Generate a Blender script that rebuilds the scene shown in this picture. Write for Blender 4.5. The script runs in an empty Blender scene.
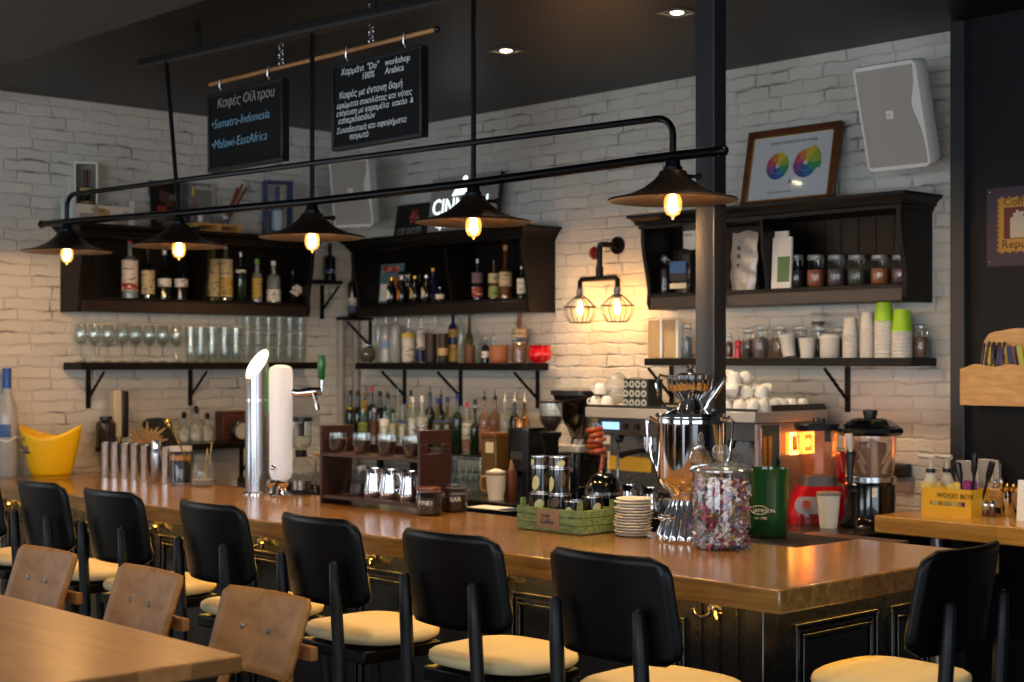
import bpy, bmesh, math, random
from mathutils import Vector, Matrix, Euler
R = random.Random(11)
sc = bpy.context.scene
COL = sc.collection
PI = math.pi
sin, cos, rad = math.sin, math.cos, math.radians
# ---------------------------------------------------------------- camera frame (metres, z up)
F, CX, HY, HE = 1531.0, 512.0, 361.0, 1.655
TH = math.atan2(.730, .683)
RT = Vector((cos(TH), sin(TH), 0)); FW = Vector((-sin(TH), cos(TH), 0))
WX, WY, HC, BZ, CZ = -7.30, 5.57, 3.00, 1.08, 1.01    # left wall, back wall, ceiling, bar top, back counter top
def ray(px, py): return RT*((px-CX)/F) + FW + Vector((0, 0, (HY-py)/F))
def at(px, py, ax, val):
    """point of the sight line through a photo pixel on the plane X, Y or Z = val"""
    d = ray(px, py); o = Vector((0, 0, HE)); i = 'XYZ'.index(ax)
    return o + d*((val-o[i])/d[i])
def dep(p): return FW.dot(Vector(p))
def msize(px, p): return px*dep(p)/F
# ---------------------------------------------------------------- materials
MATS = {}
def lin(h):
    h = h.lstrip('#'); v = [int(h[i:i+2], 16)/255 for i in (0, 2, 4)]
    return tuple(((x+.055)/1.055)**2.4 if x > .04045 else x/12.92 for x in v)
def P(name, col='#808080', rough=.5, metal=0., coat=0., emit=None, es=0., bump=0., bscale=60., spec=.5):
    if name in MATS: return MATS[name]
    m = bpy.data.materials.new(name); m.use_nodes = True; nt = m.node_tree; b = nt.nodes['Principled BSDF']
    c = lin(col) if isinstance(col, str) else col
    b.inputs['Base Color'].default_value = (*c, 1); b.inputs['Roughness'].default_value = rough
    b.inputs['Metallic'].default_value = metal; b.inputs['Coat Weight'].default_value = coat
    b.inputs['Specular IOR Level'].default_value = spec
    if emit:
        e = lin(emit) if isinstance(emit, str) else emit
        b.inputs['Emission Color'].default_value = (*e, 1); b.inputs['Emission Strength'].default_value = es
    # every material carries a light procedural variation
    tc = nt.nodes.new('ShaderNodeTexCoord'); nz = nt.nodes.new('ShaderNodeTexNoise'); nz.inputs['Scale'].default_value = bscale
    nt.links.new(tc.outputs['Object'], nz.inputs['Vector'])
    mr = nt.nodes.new('ShaderNodeMapRange'); mr.inputs['To Min'].default_value = max(0, rough-.04); mr.inputs['To Max'].default_value = min(1, rough+.04)
    nt.links.new(nz.outputs['Fac'], mr.inputs['Value']); nt.links.new(mr.outputs['Result'], b.inputs['Roughness'])
    if bump:
        bp = nt.nodes.new('ShaderNodeBump'); bp.inputs['Strength'].default_value = bump; bp.inputs['Distance'].default_value = .004
        nt.links.new(nz.outputs['Fac'], bp.inputs['Height']); nt.links.new(bp.outputs['Normal'], b.inputs['Normal'])
    MATS[name] = m; return m
def wood(name, c1, c2, rough=.35, scale=(1.2, 14, 14), coat=0., planks=0., axis=0):
    if name in MATS: return MATS[name]
    m = bpy.data.materials.new(name); m.use_nodes = True; nt = m.node_tree; N = nt.nodes; L = nt.links; b = N['Principled BSDF']
    tc = N.new('ShaderNodeTexCoord'); mp = N.new('ShaderNodeMapping'); mp.inputs['Scale'].default_value = scale
    L.new(tc.outputs['Object'], mp.inputs['Vector'])
    nz = N.new('ShaderNodeTexNoise'); nz.inputs['Scale'].default_value = 4; nz.inputs['Detail'].default_value = 6; nz.inputs['Distortion'].default_value = .6
    L.new(mp.outputs['Vector'], nz.inputs['Vector'])
    cr = N.new('ShaderNodeValToRGB'); cr.color_ramp.elements[0].position = .3; cr.color_ramp.elements[1].position = .7
    cr.color_ramp.elements[0].color = (*lin(c1), 1); cr.color_ramp.elements[1].color = (*lin(c2), 1)
    L.new(nz.outputs['Fac'], cr.inputs['Fac']); out = cr.outputs['Color']
    if planks:
        br = N.new('ShaderNodeTexBrick'); br.inputs['Scale'].default_value = 1; br.inputs['Brick Width'].default_value = 1.1
        br.inputs['Row Height'].default_value = planks; br.inputs['Mortar Size'].default_value = .0012
        br.inputs['Color1'].default_value = (.78, .78, .78, 1); br.inputs['Color2'].default_value = (1.12, 1.1, 1.06, 1); br.inputs['Mortar'].default_value = (.6, .55, .5, 1)
        if axis:
            m2 = N.new('ShaderNodeMapping'); m2.inputs['Rotation'].default_value = (0, 0, PI/2); L.new(tc.outputs['Object'], m2.inputs['Vector']); L.new(m2.outputs['Vector'], br.inputs['Vector'])
        else: L.new(tc.outputs['Object'], br.inputs['Vector'])
        mx = N.new('ShaderNodeMix'); mx.data_type = 'RGBA'; mx.blend_type = 'MULTIPLY'; mx.inputs[0].default_value = .8
        L.new(out, mx.inputs[6]); L.new(br.outputs['Color'], mx.inputs[7]); out = mx.outputs[2]
    L.new(out, b.inputs['Base Color']); b.inputs['Roughness'].default_value = rough; b.inputs['Coat Weight'].default_value = coat; b.inputs['Coat Roughness'].default_value = .12
    bp = N.new('ShaderNodeBump'); bp.inputs['Strength'].default_value = .06; bp.inputs['Distance'].default_value = .002
    L.new(nz.outputs['Fac'], bp.inputs['Height']); L.new(bp.outputs['Normal'], b.inputs['Normal'])
    MATS[name] = m; return m
def glass(name, tint='#f4f8f6', rough=.03, gloss=1.0, body=0., bodycol='#ffffff', trans=0., glow=None, gs=0.):
    """thin-walled glass: see-through with fresnel reflections; body adds frosting"""
    if name in MATS: return MATS[name]
    m = bpy.data.materials.new(name); m.use_nodes = True; nt = m.node_tree; N = nt.nodes; L = nt.links
    N.remove(N['Principled BSDF']); o = N['Material Output']
    t = N.new('ShaderNodeBsdfTransparent'); t.inputs['Color'].default_value = (*lin(tint), 1)
    g = N.new('ShaderNodeBsdfGlossy'); g.inputs['Roughness'].default_value = rough
    lw = N.new('ShaderNodeLayerWeight'); lw.inputs['Blend'].default_value = .5
    pw = N.new('ShaderNodeMath'); pw.operation = 'POWER'; pw.inputs[1].default_value = 2.6; L.new(lw.outputs['Facing'], pw.inputs[0])
    fr = N.new('ShaderNodeMath'); fr.operation = 'MULTIPLY_ADD'; fr.inputs[1].default_value = .6*gloss; fr.inputs[2].default_value = .07; L.new(pw.outputs[0], fr.inputs[0])
    tc = N.new('ShaderNodeTexCoord'); nz = N.new('ShaderNodeTexNoise'); nz.inputs['Scale'].default_value = 25; L.new(tc.outputs['Object'], nz.inputs['Vector'])
    bp = N.new('ShaderNodeBump'); bp.inputs['Strength'].default_value = .05; bp.inputs['Distance'].default_value = .003; L.new(nz.outputs['Fac'], bp.inputs['Height']); L.new(bp.outputs['Normal'], g.inputs['Normal'])
    first = t.outputs[0]
    if body:
        d = N.new('ShaderNodeBsdfPrincipled'); d.inputs['Base Color'].default_value = (*lin(bodycol), 1); d.inputs['Roughness'].default_value = .45
        dd = d.outputs[0]
        if trans:
            tl = N.new('ShaderNodeBsdfTranslucent'); tl.inputs['Color'].default_value = (*lin(bodycol), 1)
            md = N.new('ShaderNodeMixShader'); md.inputs[0].default_value = trans; L.new(d.outputs[0], md.inputs[1]); L.new(tl.outputs[0], md.inputs[2]); dd = md.outputs[0]
        mb = N.new('ShaderNodeMixShader'); mb.inputs[0].default_value = body; L.new(t.outputs[0], mb.inputs[1]); L.new(dd, mb.inputs[2]); first = mb.outputs[0]
    if glow:
        em = N.new('ShaderNodeEmission'); em.inputs['Color'].default_value = (*glow, 1); em.inputs['Strength'].default_value = gs
        ads = N.new('ShaderNodeAddShader'); L.new(first, ads.inputs[0]); L.new(em.outputs[0], ads.inputs[1]); first = ads.outputs[0]
    mx = N.new('ShaderNodeMixShader'); L.new(fr.outputs[0], mx.inputs[0]); L.new(first, mx.inputs[1]); L.new(g.outputs[0], mx.inputs[2]); L.new(mx.outputs[0], o.inputs['Surface'])
    MATS[name] = m; return m
def brick(name, swap):
    m = bpy.data.materials.new(name); m.use_nodes = True; nt = m.node_tree; N = nt.nodes; L = nt.links; b = N['Principled BSDF']
    tc = N.new('ShaderNodeTexCoord'); sp = N.new('ShaderNodeSeparateXYZ'); cb = N.new('ShaderNodeCombineXYZ'); L.new(tc.outputs['Object'], sp.inputs[0])
    L.new(sp.outputs['Y' if swap else 'X'], cb.inputs['X']); L.new(sp.outputs['Z'], cb.inputs['Y'])
    n1 = N.new('ShaderNodeTexNoise'); n1.inputs['Scale'].default_value = 11; n1.inputs['Detail'].default_value = 4; L.new(cb.outputs[0], n1.inputs['Vector'])
    va = N.new('ShaderNodeVectorMath'); va.operation = 'SUBTRACT'; va.inputs[1].default_value = (.5, .5, .5); L.new(n1.outputs['Color'], va.inputs[0])
    vs = N.new('ShaderNodeVectorMath'); vs.operation = 'SCALE'; vs.inputs['Scale'].default_value = .036; L.new(va.outputs[0], vs.inputs[0])
    vv = N.new('ShaderNodeVectorMath'); L.new(cb.outputs[0], vv.inputs[0]); L.new(vs.outputs[0], vv.inputs[1])
    br = N.new('ShaderNodeTexBrick'); br.inputs['Scale'].default_value = 1; br.inputs['Brick Width'].default_value = .185; br.inputs['Row Height'].default_value = .058; br.offset = .43; br.squash = 1.3; br.squash_frequency = 3
    br.inputs['Mortar Size'].default_value = .008; br.inputs['Mortar Smooth'].default_value = 1.0; br.inputs['Bias'].default_value = 0
    br.inputs['Color1'].default_value = (.61, .60, .545, 1); br.inputs['Color2'].default_value = (.68, .67, .61, 1); br.inputs['Mortar'].default_value = (.58, .57, .515, 1)
    L.new(vv.outputs[0], br.inputs['Vector'])
    n2 = N.new('ShaderNodeTexNoise'); n2.inputs['Scale'].default_value = 7; n2.inputs['Detail'].default_value = 6; L.new(cb.outputs[0], n2.inputs['Vector'])
    r2 = N.new('ShaderNodeMapRange'); r2.inputs['From Min'].default_value = .56; r2.inputs['From Max'].default_value = .68; r2.inputs['To Max'].default_value = .8; L.new(n2.outputs['Fac'], r2.inputs['Value'])
    mk = N.new('ShaderNodeMath'); mk.operation = 'MULTIPLY'; L.new(br.outputs['Fac'], mk.inputs[0]); L.new(r2.outputs['Result'], mk.inputs[1])
    mx = N.new('ShaderNodeMix'); mx.data_type = 'RGBA'; L.new(mk.outputs[0], mx.inputs[0]); L.new(br.outputs['Color'], mx.inputs[6]); mx.inputs[7].default_value = (.13, .11, .095, 1)
    # worn patches of bare brick and grime
    n3 = N.new('ShaderNodeTexNoise'); n3.inputs['Scale'].default_value = 16; n3.inputs['Detail'].default_value = 8; n3.inputs['Roughness'].default_value = .7; L.new(vv.outputs[0], n3.inputs['Vector'])
    r3 = N.new('ShaderNodeMapRange'); r3.inputs['From Min'].default_value = .62; r3.inputs['From Max'].default_value = .76; r3.inputs['To Max'].default_value = .55; L.new(n3.outputs['Fac'], r3.inputs['Value'])
    m2 = N.new('ShaderNodeMix'); m2.data_type = 'RGBA'; L.new(r3.outputs['Result'], m2.inputs[0]); L.new(mx.outputs[2], m2.inputs[6]); m2.inputs[7].default_value = (.3, .25, .21, 1)
    L.new(m2.outputs[2], b.inputs['Base Color']); b.inputs['Roughness'].default_value = .62
    inv = N.new('ShaderNodeMath'); inv.operation = 'MULTIPLY_ADD'; inv.inputs[1].default_value = -1.0; inv.inputs[2].default_value = 1.0
    r4 = N.new('ShaderNodeMapRange'); r4.inputs['From Min'].default_value = .40; r4.inputs['From Max'].default_value = .62; r4.inputs['To Min'].default_value = .22; L.new(n2.outputs['Fac'], r4.inputs['Value'])
    mm = N.new('ShaderNodeMath'); mm.operation = 'MULTIPLY'; L.new(br.outputs['Fac'], mm.inputs[0]); L.new(r4.outputs['Result'], mm.inputs[1]); L.new(mm.outputs[0], inv.inputs[0])
    ad = N.new('ShaderNodeMath'); ad.operation = 'MULTIPLY_ADD'; ad.inputs[1].default_value = 1.5; L.new(n3.outputs['Fac'], ad.inputs[0]); L.new(inv.outputs[0], ad.inputs[2])
    bp = N.new('ShaderNodeBump'); bp.inputs['Strength'].default_value = .75; bp.inputs['Distance'].default_value = .010; L.new(ad.outputs[0], bp.inputs['Height']); L.new(bp.outputs['Normal'], b.inputs['Normal'])
    MATS[name] = m; return m
# ---------------------------------------------------------------- mesh builder
class MB:
    def __init__(s): s.v = []; s.f = []; s.mi = []; s.m = 0; s.T = Matrix()
    def add(s, vs, fs):
        k = len(s.v); s.v += [tuple(s.T @ Vector(p)) for p in vs]
        s.f += [tuple(i+k for i in f) for f in fs]; s.mi += [s.m]*len(fs); return s
    def box(s, cx, cy, cz, sx, sy, sz):
        x, y, z = sx/2, sy/2, sz/2
        return s.add([(cx+a*x, cy+b*y, cz+c*z) for c in (-1, 1) for a, b in ((-1, -1), (1, -1), (1, 1), (-1, 1))],
                     [(3, 2, 1, 0), (4, 5, 6, 7), (0, 1, 5, 4), (1, 2, 6, 5), (2, 3, 7, 6), (3, 0, 4, 7)])
    def bb(s, x0, x1, y0, y1, z0, z1): return s.box((x0+x1)/2, (y0+y1)/2, (z0+z1)/2, x1-x0, y1-y0, z1-z0)
    def lathe(s, prof, seg=16, o=(0, 0, 0), flute=0, amp=0., fr=None, a0=0., a1=2*PI):
        vs, fs, rings = [], [], []
        full = abs(a1-a0-2*PI) < 1e-6; n = seg if full else seg+1
        for i, (r, z) in enumerate(prof):
            if r <= 1e-6: rings.append([len(vs)]); vs.append((o[0], o[1], o[2]+z)); continue
            rg = []
            for j in range(n):
                a = a0+(a1-a0)*j/seg; rr = r
                if flute and (fr is None or fr[0] <= i <= fr[1]): rr = r*(1+amp*abs(cos(flute*a/2)))
                rg.append(len(vs)); vs.append((o[0]+rr*cos(a), o[1]+rr*sin(a), o[2]+z))
            rings.append(rg)
        for A, B in zip(rings, rings[1:]):
            for j in range(n if full else n-1):
                k = (j+1) % n
                if len(A) == 1 and len(B) == 1: continue
                if len(A) == 1: fs.append((A[0], B[k], B[j]))
                elif len(B) == 1: fs.append((A[j], A[k], B[0]))
                else: fs.append((A[j], A[k], B[k], B[j]))
        return s.add(vs, fs)
    def cyl(s, r, z0, z1, seg=16, o=(0, 0, 0)): return s.lathe([(0, z0), (r, z0), (r, z1), (0, z1)], seg, o)
    def tube(s, pts, r, seg=8, closed=False):
        pts = [Vector(p) for p in pts]; n = len(pts); vs, fs = [], []; up = None
        rs = r if isinstance(r, (list, tuple)) else [r]*n
        for i, p in enumerate(pts):
            a = pts[(i-1) % n] if (closed or i) else p; b = pts[(i+1) % n] if (closed or i < n-1) else p
            t = (b-a).normalized()
            if up is None: up = Vector((0, 0, 1)) if abs(t.z) < .9 else Vector((1, 0, 0))
            u = (up-t*up.dot(t)).normalized(); w = t.cross(u); up = u
            vs += [tuple(p+(u*cos(2*PI*j/seg)+w*sin(2*PI*j/seg))*rs[i]) for j in range(seg)]
        for i in range(n if closed else n-1):
            k = (i+1) % n
            fs += [(i*seg+j, i*seg+(j+1) % seg, k*seg+(j+1) % seg, k*seg+j) for j in range(seg)]
        if not closed: fs += [tuple(range(seg))[::-1], tuple((n-1)*seg+j for j in range(seg))]
        return s.add(vs, fs)
    def prism(s, poly, h, M=None):
        """polygon in xy raised from z=0 to z=h, then moved by M"""
        n = len(poly); M = M or Matrix()
        vs = [tuple(M @ Vector((x, y, 0))) for x, y in poly]+[tuple(M @ Vector((x, y, h))) for x, y in poly]
        return s.add(vs, [tuple(range(n))[::-1], tuple(range(n, 2*n))]+[(i, (i+1) % n, n+(i+1) % n, n+i) for i in range(n)])
    def ball(s, r, o=(0, 0, 0), sc3=(1, 1, 1), seg=12, rg=7):
        vs = [(o[0], o[1], o[2]-r*sc3[2])]; fs = []
        for i in range(1, rg):
            a = -PI/2+PI*i/rg
            for j in range(seg): b = 2*PI*j/seg; vs.append((o[0]+r*cos(a)*cos(b)*sc3[0], o[1]+r*cos(a)*sin(b)*sc3[1], o[2]+r*sin(a)*sc3[2]))
        vs.append((o[0], o[1], o[2]+r*sc3[2])); e = len(vs)-1
        for j in range(seg): k = (j+1) % seg; fs.append((0, 1+k, 1+j)); fs.append((e, e-seg+j, e-seg+k))
        for i in range(rg-2):
            for j in range(seg): k = (j+1) % seg; fs.append((1+i*seg+j, 1+i*seg+k, 1+(i+1)*seg+k, 1+(i+1)*seg+j))
        return s.add(vs, fs)
    def surf(s, fn, nu, nv):
        vs = [tuple(fn(i/nu, j/nv)) for j in range(nv+1) for i in range(nu+1)]
        return s.add(vs, [(j*(nu+1)+i, j*(nu+1)+i+1, (j+1)*(nu+1)+i+1, (j+1)*(nu+1)+i) for j in range(nv) for i in range(nu)])
    def build(s, name, mats, parent=None, smooth=40, bevel=0., solid=0., loc=None, sub=0):
        me = bpy.data.meshes.new(name); me.from_pydata(s.v, [], s.f)
        for m in (mats if isinstance(mats, (list, tuple)) else [mats]): me.materials.append(m)
        for p, k in zip(me.polygons, s.mi): p.material_index = k; p.use_smooth = smooth > 0
        if smooth and not sub: me.set_sharp_from_angle(angle=rad(smooth))
        ob = bpy.data.objects.new(name, me); COL.objects.link(ob)
        if parent: ob.parent = parent
        if loc is not None: ob.location = loc
        if solid: md = ob.modifiers.new('thick', 'SOLIDIFY'); md.thickness = solid; md.offset = 0
        if bevel: md = ob.modifiers.new('edge', 'BEVEL'); md.width = bevel; md.segments = 2; md.limit_method = 'ANGLE'; md.angle_limit = rad(50)
        if sub: md = ob.modifiers.new('soft', 'SUBSURF'); md.levels = sub; md.render_levels = sub
        return ob
def arc(c, r, a0, a1, n, plane='xz'):
    out = []
    for i in range(n+1):
        a = a0+(a1-a0)*i/n; x, y = r*cos(a), r*sin(a)
        out.append((c[0]+x, c[1], c[2]+y) if plane == 'xz' else (c[0], c[1]+x, c[2]+y) if plane == 'yz' else (c[0]+x, c[1]+y, c[2]))
    return out
def rrect(w, h, r, n=5, x=0, y=0):
    """rounded rectangle outline centred on x, y"""
    out = []
    for sx, sy, a in ((1, 1, 0), (-1, 1, PI/2), (-1, -1, PI), (1, -1, 3*PI/2)):
        for i in range(n+1):
            b = a+PI/2*i/n; out.append((x+sx*(w/2-r)+r*cos(b), y+sy*(h/2-r)+r*sin(b)))
    return out
def tag(o, label=None, cat=None, group=None, kind=None):
    if label: o['label'] = label
    if cat: o['category'] = cat
    if group: o['group'] = group
    if kind: o['kind'] = kind
    return o
def thing(name, label, cat, loc=(0, 0, 0), rz=0., group=None, rot=None):
    o = bpy.data.objects.new(name, None); COL.objects.link(o); o.empty_display_size = .1
    o.location = loc; o.rotation_euler = rot or (0, 0, rz); return tag(o, label, cat, group)
def kids(o, allobs): return [c for c in allobs if c.parent == o]
KIDS = {}
def dup(root, loc, rz=None, label=None, group=None, scale=None):
    def kd(o): return list(o.children)
    r = root.copy(); COL.objects.link(r); r.location = loc
    if rz is not None: r.rotation_euler = (0, 0, rz)
    if scale: r.scale = scale
    if label: r['label'] = label
    if group: r['group'] = group
    for ch in kd(root):
        c = ch.copy(); COL.objects.link(c); c.parent = r
        for g in kd(ch): d = g.copy(); COL.objects.link(d); d.parent = c
    return r
def text(s, name, parent, loc, size, mat, rot=(PI/2, 0, 0), align='LEFT', shear=0., ext=.0006, sx=1., off=0.):
    cu = bpy.data.curves.new('t', 'FONT'); cu.body = s; cu.size = size; cu.extrude = ext; cu.align_x = align; cu.shear = shear; cu.resolution_u = 2; cu.offset = off
    t = bpy.data.objects.new('t', cu); COL.objects.link(t)
    bpy.context.view_layer.update(); dg = bpy.context.evaluated_depsgraph_get()
    me = bpy.data.meshes.new_from_object(t.evaluated_get(dg)); bpy.data.objects.remove(t)
    me.materials.clear(); me.materials.append(mat); me.name = name
    o = bpy.data.objects.new(name, me); COL.objects.link(o); o.location = loc; o.rotation_euler = rot; o.scale = (sx, 1, 1)
    if parent: o.parent = parent
    return o
ORD = 'first second third fourth fifth sixth seventh eighth ninth tenth eleventh twelfth'.split()
# shared materials
BLK = P('black_satin_paint', '#070708', .4, spec=.4); BLKG = P('black_gloss', '#070708', .15, coat=.5); IRON = P('black_iron', '#0c0c0e', .45, .4)
DKWOOD = wood('black_brown_wood', '#060505', '#0e0a08', .42, (1, 12, 12)); DKWOOD.node_tree.nodes['Principled BSDF'].inputs['Specular IOR Level'].default_value = .22
CHROME = P('chrome', '#e8e8ea', .07, 1.); STEEL = P('brushed_steel', '#b9babd', .26, 1., bscale=200); BRASS = P('brass', '#caa24a', .2, 1.)
WHITE = P('white_ceramic', '#e9e6df', .25, coat=.3); PAPER = P('white_paper', '#e4e0d6', .7); CREAM = P('cream_paper', '#d9cda8', .7)
GLASS = glass('clear_glass', '#fbfdfc'); GLASSG = glass('green_glass', '#2c5a36', body=.35, bodycol='#0c3018'); GLASSB = glass('brown_glass', '#3a1c0c', body=.6, bodycol='#180a04')
FROST = glass('frosted_glass', '#d8dcda', rough=.25, body=.55, bodycol='#c8ccca'); AMBER = glass('amber_glass', '#b0803a', body=.4, bodycol='#6e4218')
DKG = P('dark_bottle_glass', '#0b0d0b', .1, coat=.6); CLEARB = glass('clear_bottle_glass', '#eef2ef', body=.16, bodycol='#d4dcd6')
ROSE = glass('rose_glass', '#d9b8a4', body=.3, bodycol='#94705c'); OLIVE = glass('olive_glass', '#8a8440', body=.4, bodycol='#5f5a20'); TEALG = glass('pale_teal_glass', '#a8cfca', body=.25, bodycol='#7fb0a8')
RED = P('red_plastic', '#b3121a', .3, coat=.3); BLUE = P('blue_foil', '#14337f', .3, .3); GREENC = P('green_foil', '#5e9a24', .4); YEL = P('yellow_plastic', '#f2bf08', .35)
def labmat(name, col, ink='#3a3430', s=(26, 26, 75), th=.56):
    m = P(name, col, .62); nt = m.node_tree; N = nt.nodes; L = nt.links; b = N['Principled BSDF']
    tc = N.new('ShaderNodeTexCoord'); mp = N.new('ShaderNodeMapping'); mp.inputs['Scale'].default_value = s; L.new(tc.outputs['Object'], mp.inputs['Vector'])
    nz = N.new('ShaderNodeTexNoise'); nz.inputs['Scale'].default_value = 1; nz.inputs['Detail'].default_value = 2; L.new(mp.outputs['Vector'], nz.inputs['Vector'])
    mr = N.new('ShaderNodeMapRange'); mr.inputs['From Min'].default_value = th; mr.inputs['From Max'].default_value = th+.04; mr.inputs['To Max'].default_value = .8; L.new(nz.outputs['Fac'], mr.inputs['Value'])
    mx = N.new('ShaderNodeMix'); mx.data_type = 'RGBA'; L.new(mr.outputs['Result'], mx.inputs[0]); mx.inputs[6].default_value = (*lin(col), 1); mx.inputs[7].default_value = (*lin(ink), 1); L.new(mx.outputs[2], b.inputs['Base Color']); return m
LABY = labmat('ochre_label', '#a8873c'); LABR = labmat('red_label', '#8a2a22', '#d8c8b0'); LABB = labmat('blue_label', '#2d4672', '#c8b890'); LABG = labmat('green_label', '#7f8a40', '#2a3018'); LABO = labmat('orange_label', '#b06a28', '#2a1a10')
LIDG = glass('thick_clear_glass', '#f4f6f4', body=.10, bodycol='#c4c8c6', gloss=1.5)
COFFEE = P('coffee_beans', '#2c1b12', .5, bump=1., bscale=140)
# ================================================================ the setting
def struct(name, mb, m, **k): return tag(mb.build(name, m, **k), kind='structure')
BW, LW = brick('white_brick_back', False), brick('white_brick_side', True)
DARKW = P('dark_wall_paint', '#0d0f13', .6, spec=.3); CEIL = P('dark_ceiling_paint', '#080707', .45, spec=.4); GREYC = P('grey_ceiling_paint', '#3c4145', .7)
struct('floor', MB().bb(WX, 4, -4, WY, -.06, 0), wood('floor_boards', '#1d140d', '#2b1d12', .4, planks=.12))
struct('wall_back', MB().bb(WX-.2, -3.2, WY, WY+.2, 0, 3.3), BW)
wl = MB(); wl.bb(WX-.2, WX, 1.7, WY, 0, 3.3); wl.bb(WX-.2, WX, -4, -1.6, 0, 3.3); wl.bb(WX-.2, WX, -1.6, 1.7, 0, .9); wl.bb(WX-.2, WX, -1.6, 1.7, 2.6, 3.3)
struct('wall_left', wl, LW)
struct('wall_right', MB().bb(-3.225, 4, 5.43, WY+.2, 0, 3.3), DARKW)
struct('trim_1', MB().bb(-3.235, -3.172, 5.395, 5.44, 0, 2.995), P('slate_trim_paint', '#23262a', .45), bevel=.004)
struct('ceiling', MB().bb(WX, 4, 2.7, WY, HC, HC+.1), CEIL)
struct('trim_2', MB().bb(WX, 4, -4, 2.79, 2.88, 3.1), GREYC)              # lowered ceiling over the seating side
# the wall behind the viewer, with two windows that let the daylight in
fw = MB(); fw.bb(WX, 4, -4.2, -4, 0, .25); fw.bb(WX, 4, -4.2, -4, 2.7, 3.1)
for x0, x1 in ((WX, -5.2), (-2.3, -1.1), (2.4, 4)): fw.bb(x0, x1, -4.2, -4, .25, 2.7)
struct('wall_front', fw, P('plaster', '#5c5a56', .8))
for i, (x0, x1) in enumerate(((-5.2, -2.3), (-1.1, 2.4))):
    w = MB()
    for x in (x0+.03, (x0+x1)/2, x1-.03): w.bb(x-.03, x+.03, -4.13, -4.06, .25, 2.7)
    for z in (.28, 2.67): w.bb(x0, x1, -4.13, -4.06, z-.03, z+.03)
    wf = struct('window_%d' % (i+1), w, BLK)
    tag(MB().bb(x0, x1, -4.1, -4.095, .25, 2.7).build('pane', GLASS, wf), kind='structure')
w = MB()
for y in (-1.57, .05, 1.67): w.bb(WX-.12, WX-.06, y-.03, y+.03, .9, 2.6)
for z in (.93, 2.57): w.bb(WX-.12, WX-.06, -1.6, 1.7, z-.03, z+.03)
wf = struct('window_3', w, BLK); tag(MB().bb(WX-.1, WX-.095, -1.6, 1.7, .9, 2.6).build('pane', GLASS, wf), kind='structure')
# far side wall with a shop window
ws = MB(); ws.bb(4, 4.2, -4.2, -2.6, 0, 3.1); ws.bb(4, 4.2, 2.6, 5.6, 0, 3.1); ws.bb(4, 4.2, -2.6, 2.6, 0, .3); ws.bb(4, 4.2, -2.6, 2.6, 2.7, 3.1)
struct('wall_far', ws, P('plaster', ''))
w = MB()
for y in (-2.57, -.85, .85, 2.57): w.bb(4.06, 4.12, y-.03, y+.03, .3, 2.7)
for z in (.33, 2.67): w.bb(4.06, 4.12, -2.6, 2.6, z-.03, z+.03)
wf = struct('window_4', w, BLK); tag(MB().bb(4.095, 4.1, -2.6, 2.6, .3, 2.7).build('pane', GLASS, wf), kind='structure')
# steel column of the room: a square tube with welded base plate
pc = at(714, 300, 'Y', 3.93)
col = MB(); col.prism(rrect(.082, .066, .006, 3), 2.98); col.box(0, 0, .01, .10, .09, .02); col.box(0, 0, 2.965, .12, .12, .02)
struct('column', col, P('column_paint', '#26272a', .38, .1, bump=.1), loc=(pc.x-.041, 3.93+.033, 0), smooth=30)
# white conduit pipes in the room corner
for k, px in enumerate((341, 350)):
    q = at(px, 350, 'X', WX+.03) if k == 0 else at(px+6, 350, 'Y', WY-.03)
    pm = MB(); pm.cyl(.022, 0, 1.92, 10)
    for z in (.4, 1.25, 1.75): pm.cyl(.028, z, z+.02, 10)
    struct('trim_%d' % (3+k), pm, P('conduit_grey', '#9a968e', .5), loc=(q.x, q.y, 0))
# ================================================================ bar
OAK = wood('bar_oak', '#75522b', '#a3793f', .2, (1.0, 12, 12), coat=.35, planks=.085)
OAKL = wood('side_counter_oak', '#a2742f', '#c4934a', .24, (1.0, 12, 12), coat=.3, planks=.09)
TABLEW = wood('table_oak', '#91643a', '#a67645', .34, (.9, 9, 9), coat=.12, planks=.12)
b0 = thing('bar_worktop', 'long L-shaped oak worktop running along the black bar front', 'worktop', (0, 0, 0))
wt = MB(); wt.prism([(WX+.005, 3.12), (-2.35, 3.12), (-2.35, 4.20), (-2.85, 4.20), (-2.85, 3.87), (WX+.005, 3.87)], .064, Matrix.Translation((0, 0, BZ-.064)))
wt.build('slab', OAK, b0, bevel=.006)
lip = MB(); lip.bb(WX+.01, -3.55, 3.87, 3.884, BZ-.05, BZ-.001); lip.build('edge_trim', DKWOOD, b0, bevel=.003)
base = thing('bar_cabinet', 'black panelled bar front with gilded mouldings under the oak worktop', 'bar', (0, 0, 0))
bm = MB(); bm.prism([(WX+.01, 3.34), (-2.57, 3.34), (-2.57, 4.16), (-2.80, 4.16), (-2.80, 3.80), (WX+.01, 3.80)], BZ-.066)
bm.build('carcass', P('bar_black_paint', '#0d0d0c', .28, spec=.6), base, bevel=.004)
PNL = P('bar_panel_paint', '#0f0f0e', .22, spec=.7)
def panel(x0, x1, z0, z1, M, parent):
    """raised and fielded panel: three stepped ridges round a flat field"""
    p = MB(); p.T = M; p.bb(x0+.05, x1-.05, -.008, 0, z0+.05, z1-.05)
    for o, d in ((0, .016), (.016, .011), (.032, .016)):
        w = .009
        p.bb(x0+o, x1-o, -d, 0, z1-o-w, z1-o); p.bb(x0+o, x1-o, -d, 0, z0+o, z0+o+w)
        p.bb(x0+o, x0+o+w, -d, 0, z0+o+w, z1-o-w); p.bb(x1-o-w, x1-o, -d, 0, z0+o+w, z1-o-w)
    return p.build('moulding_panel', PNL, parent, bevel=.002)
I4 = Matrix.Translation((0, 3.34, 0))
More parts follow.
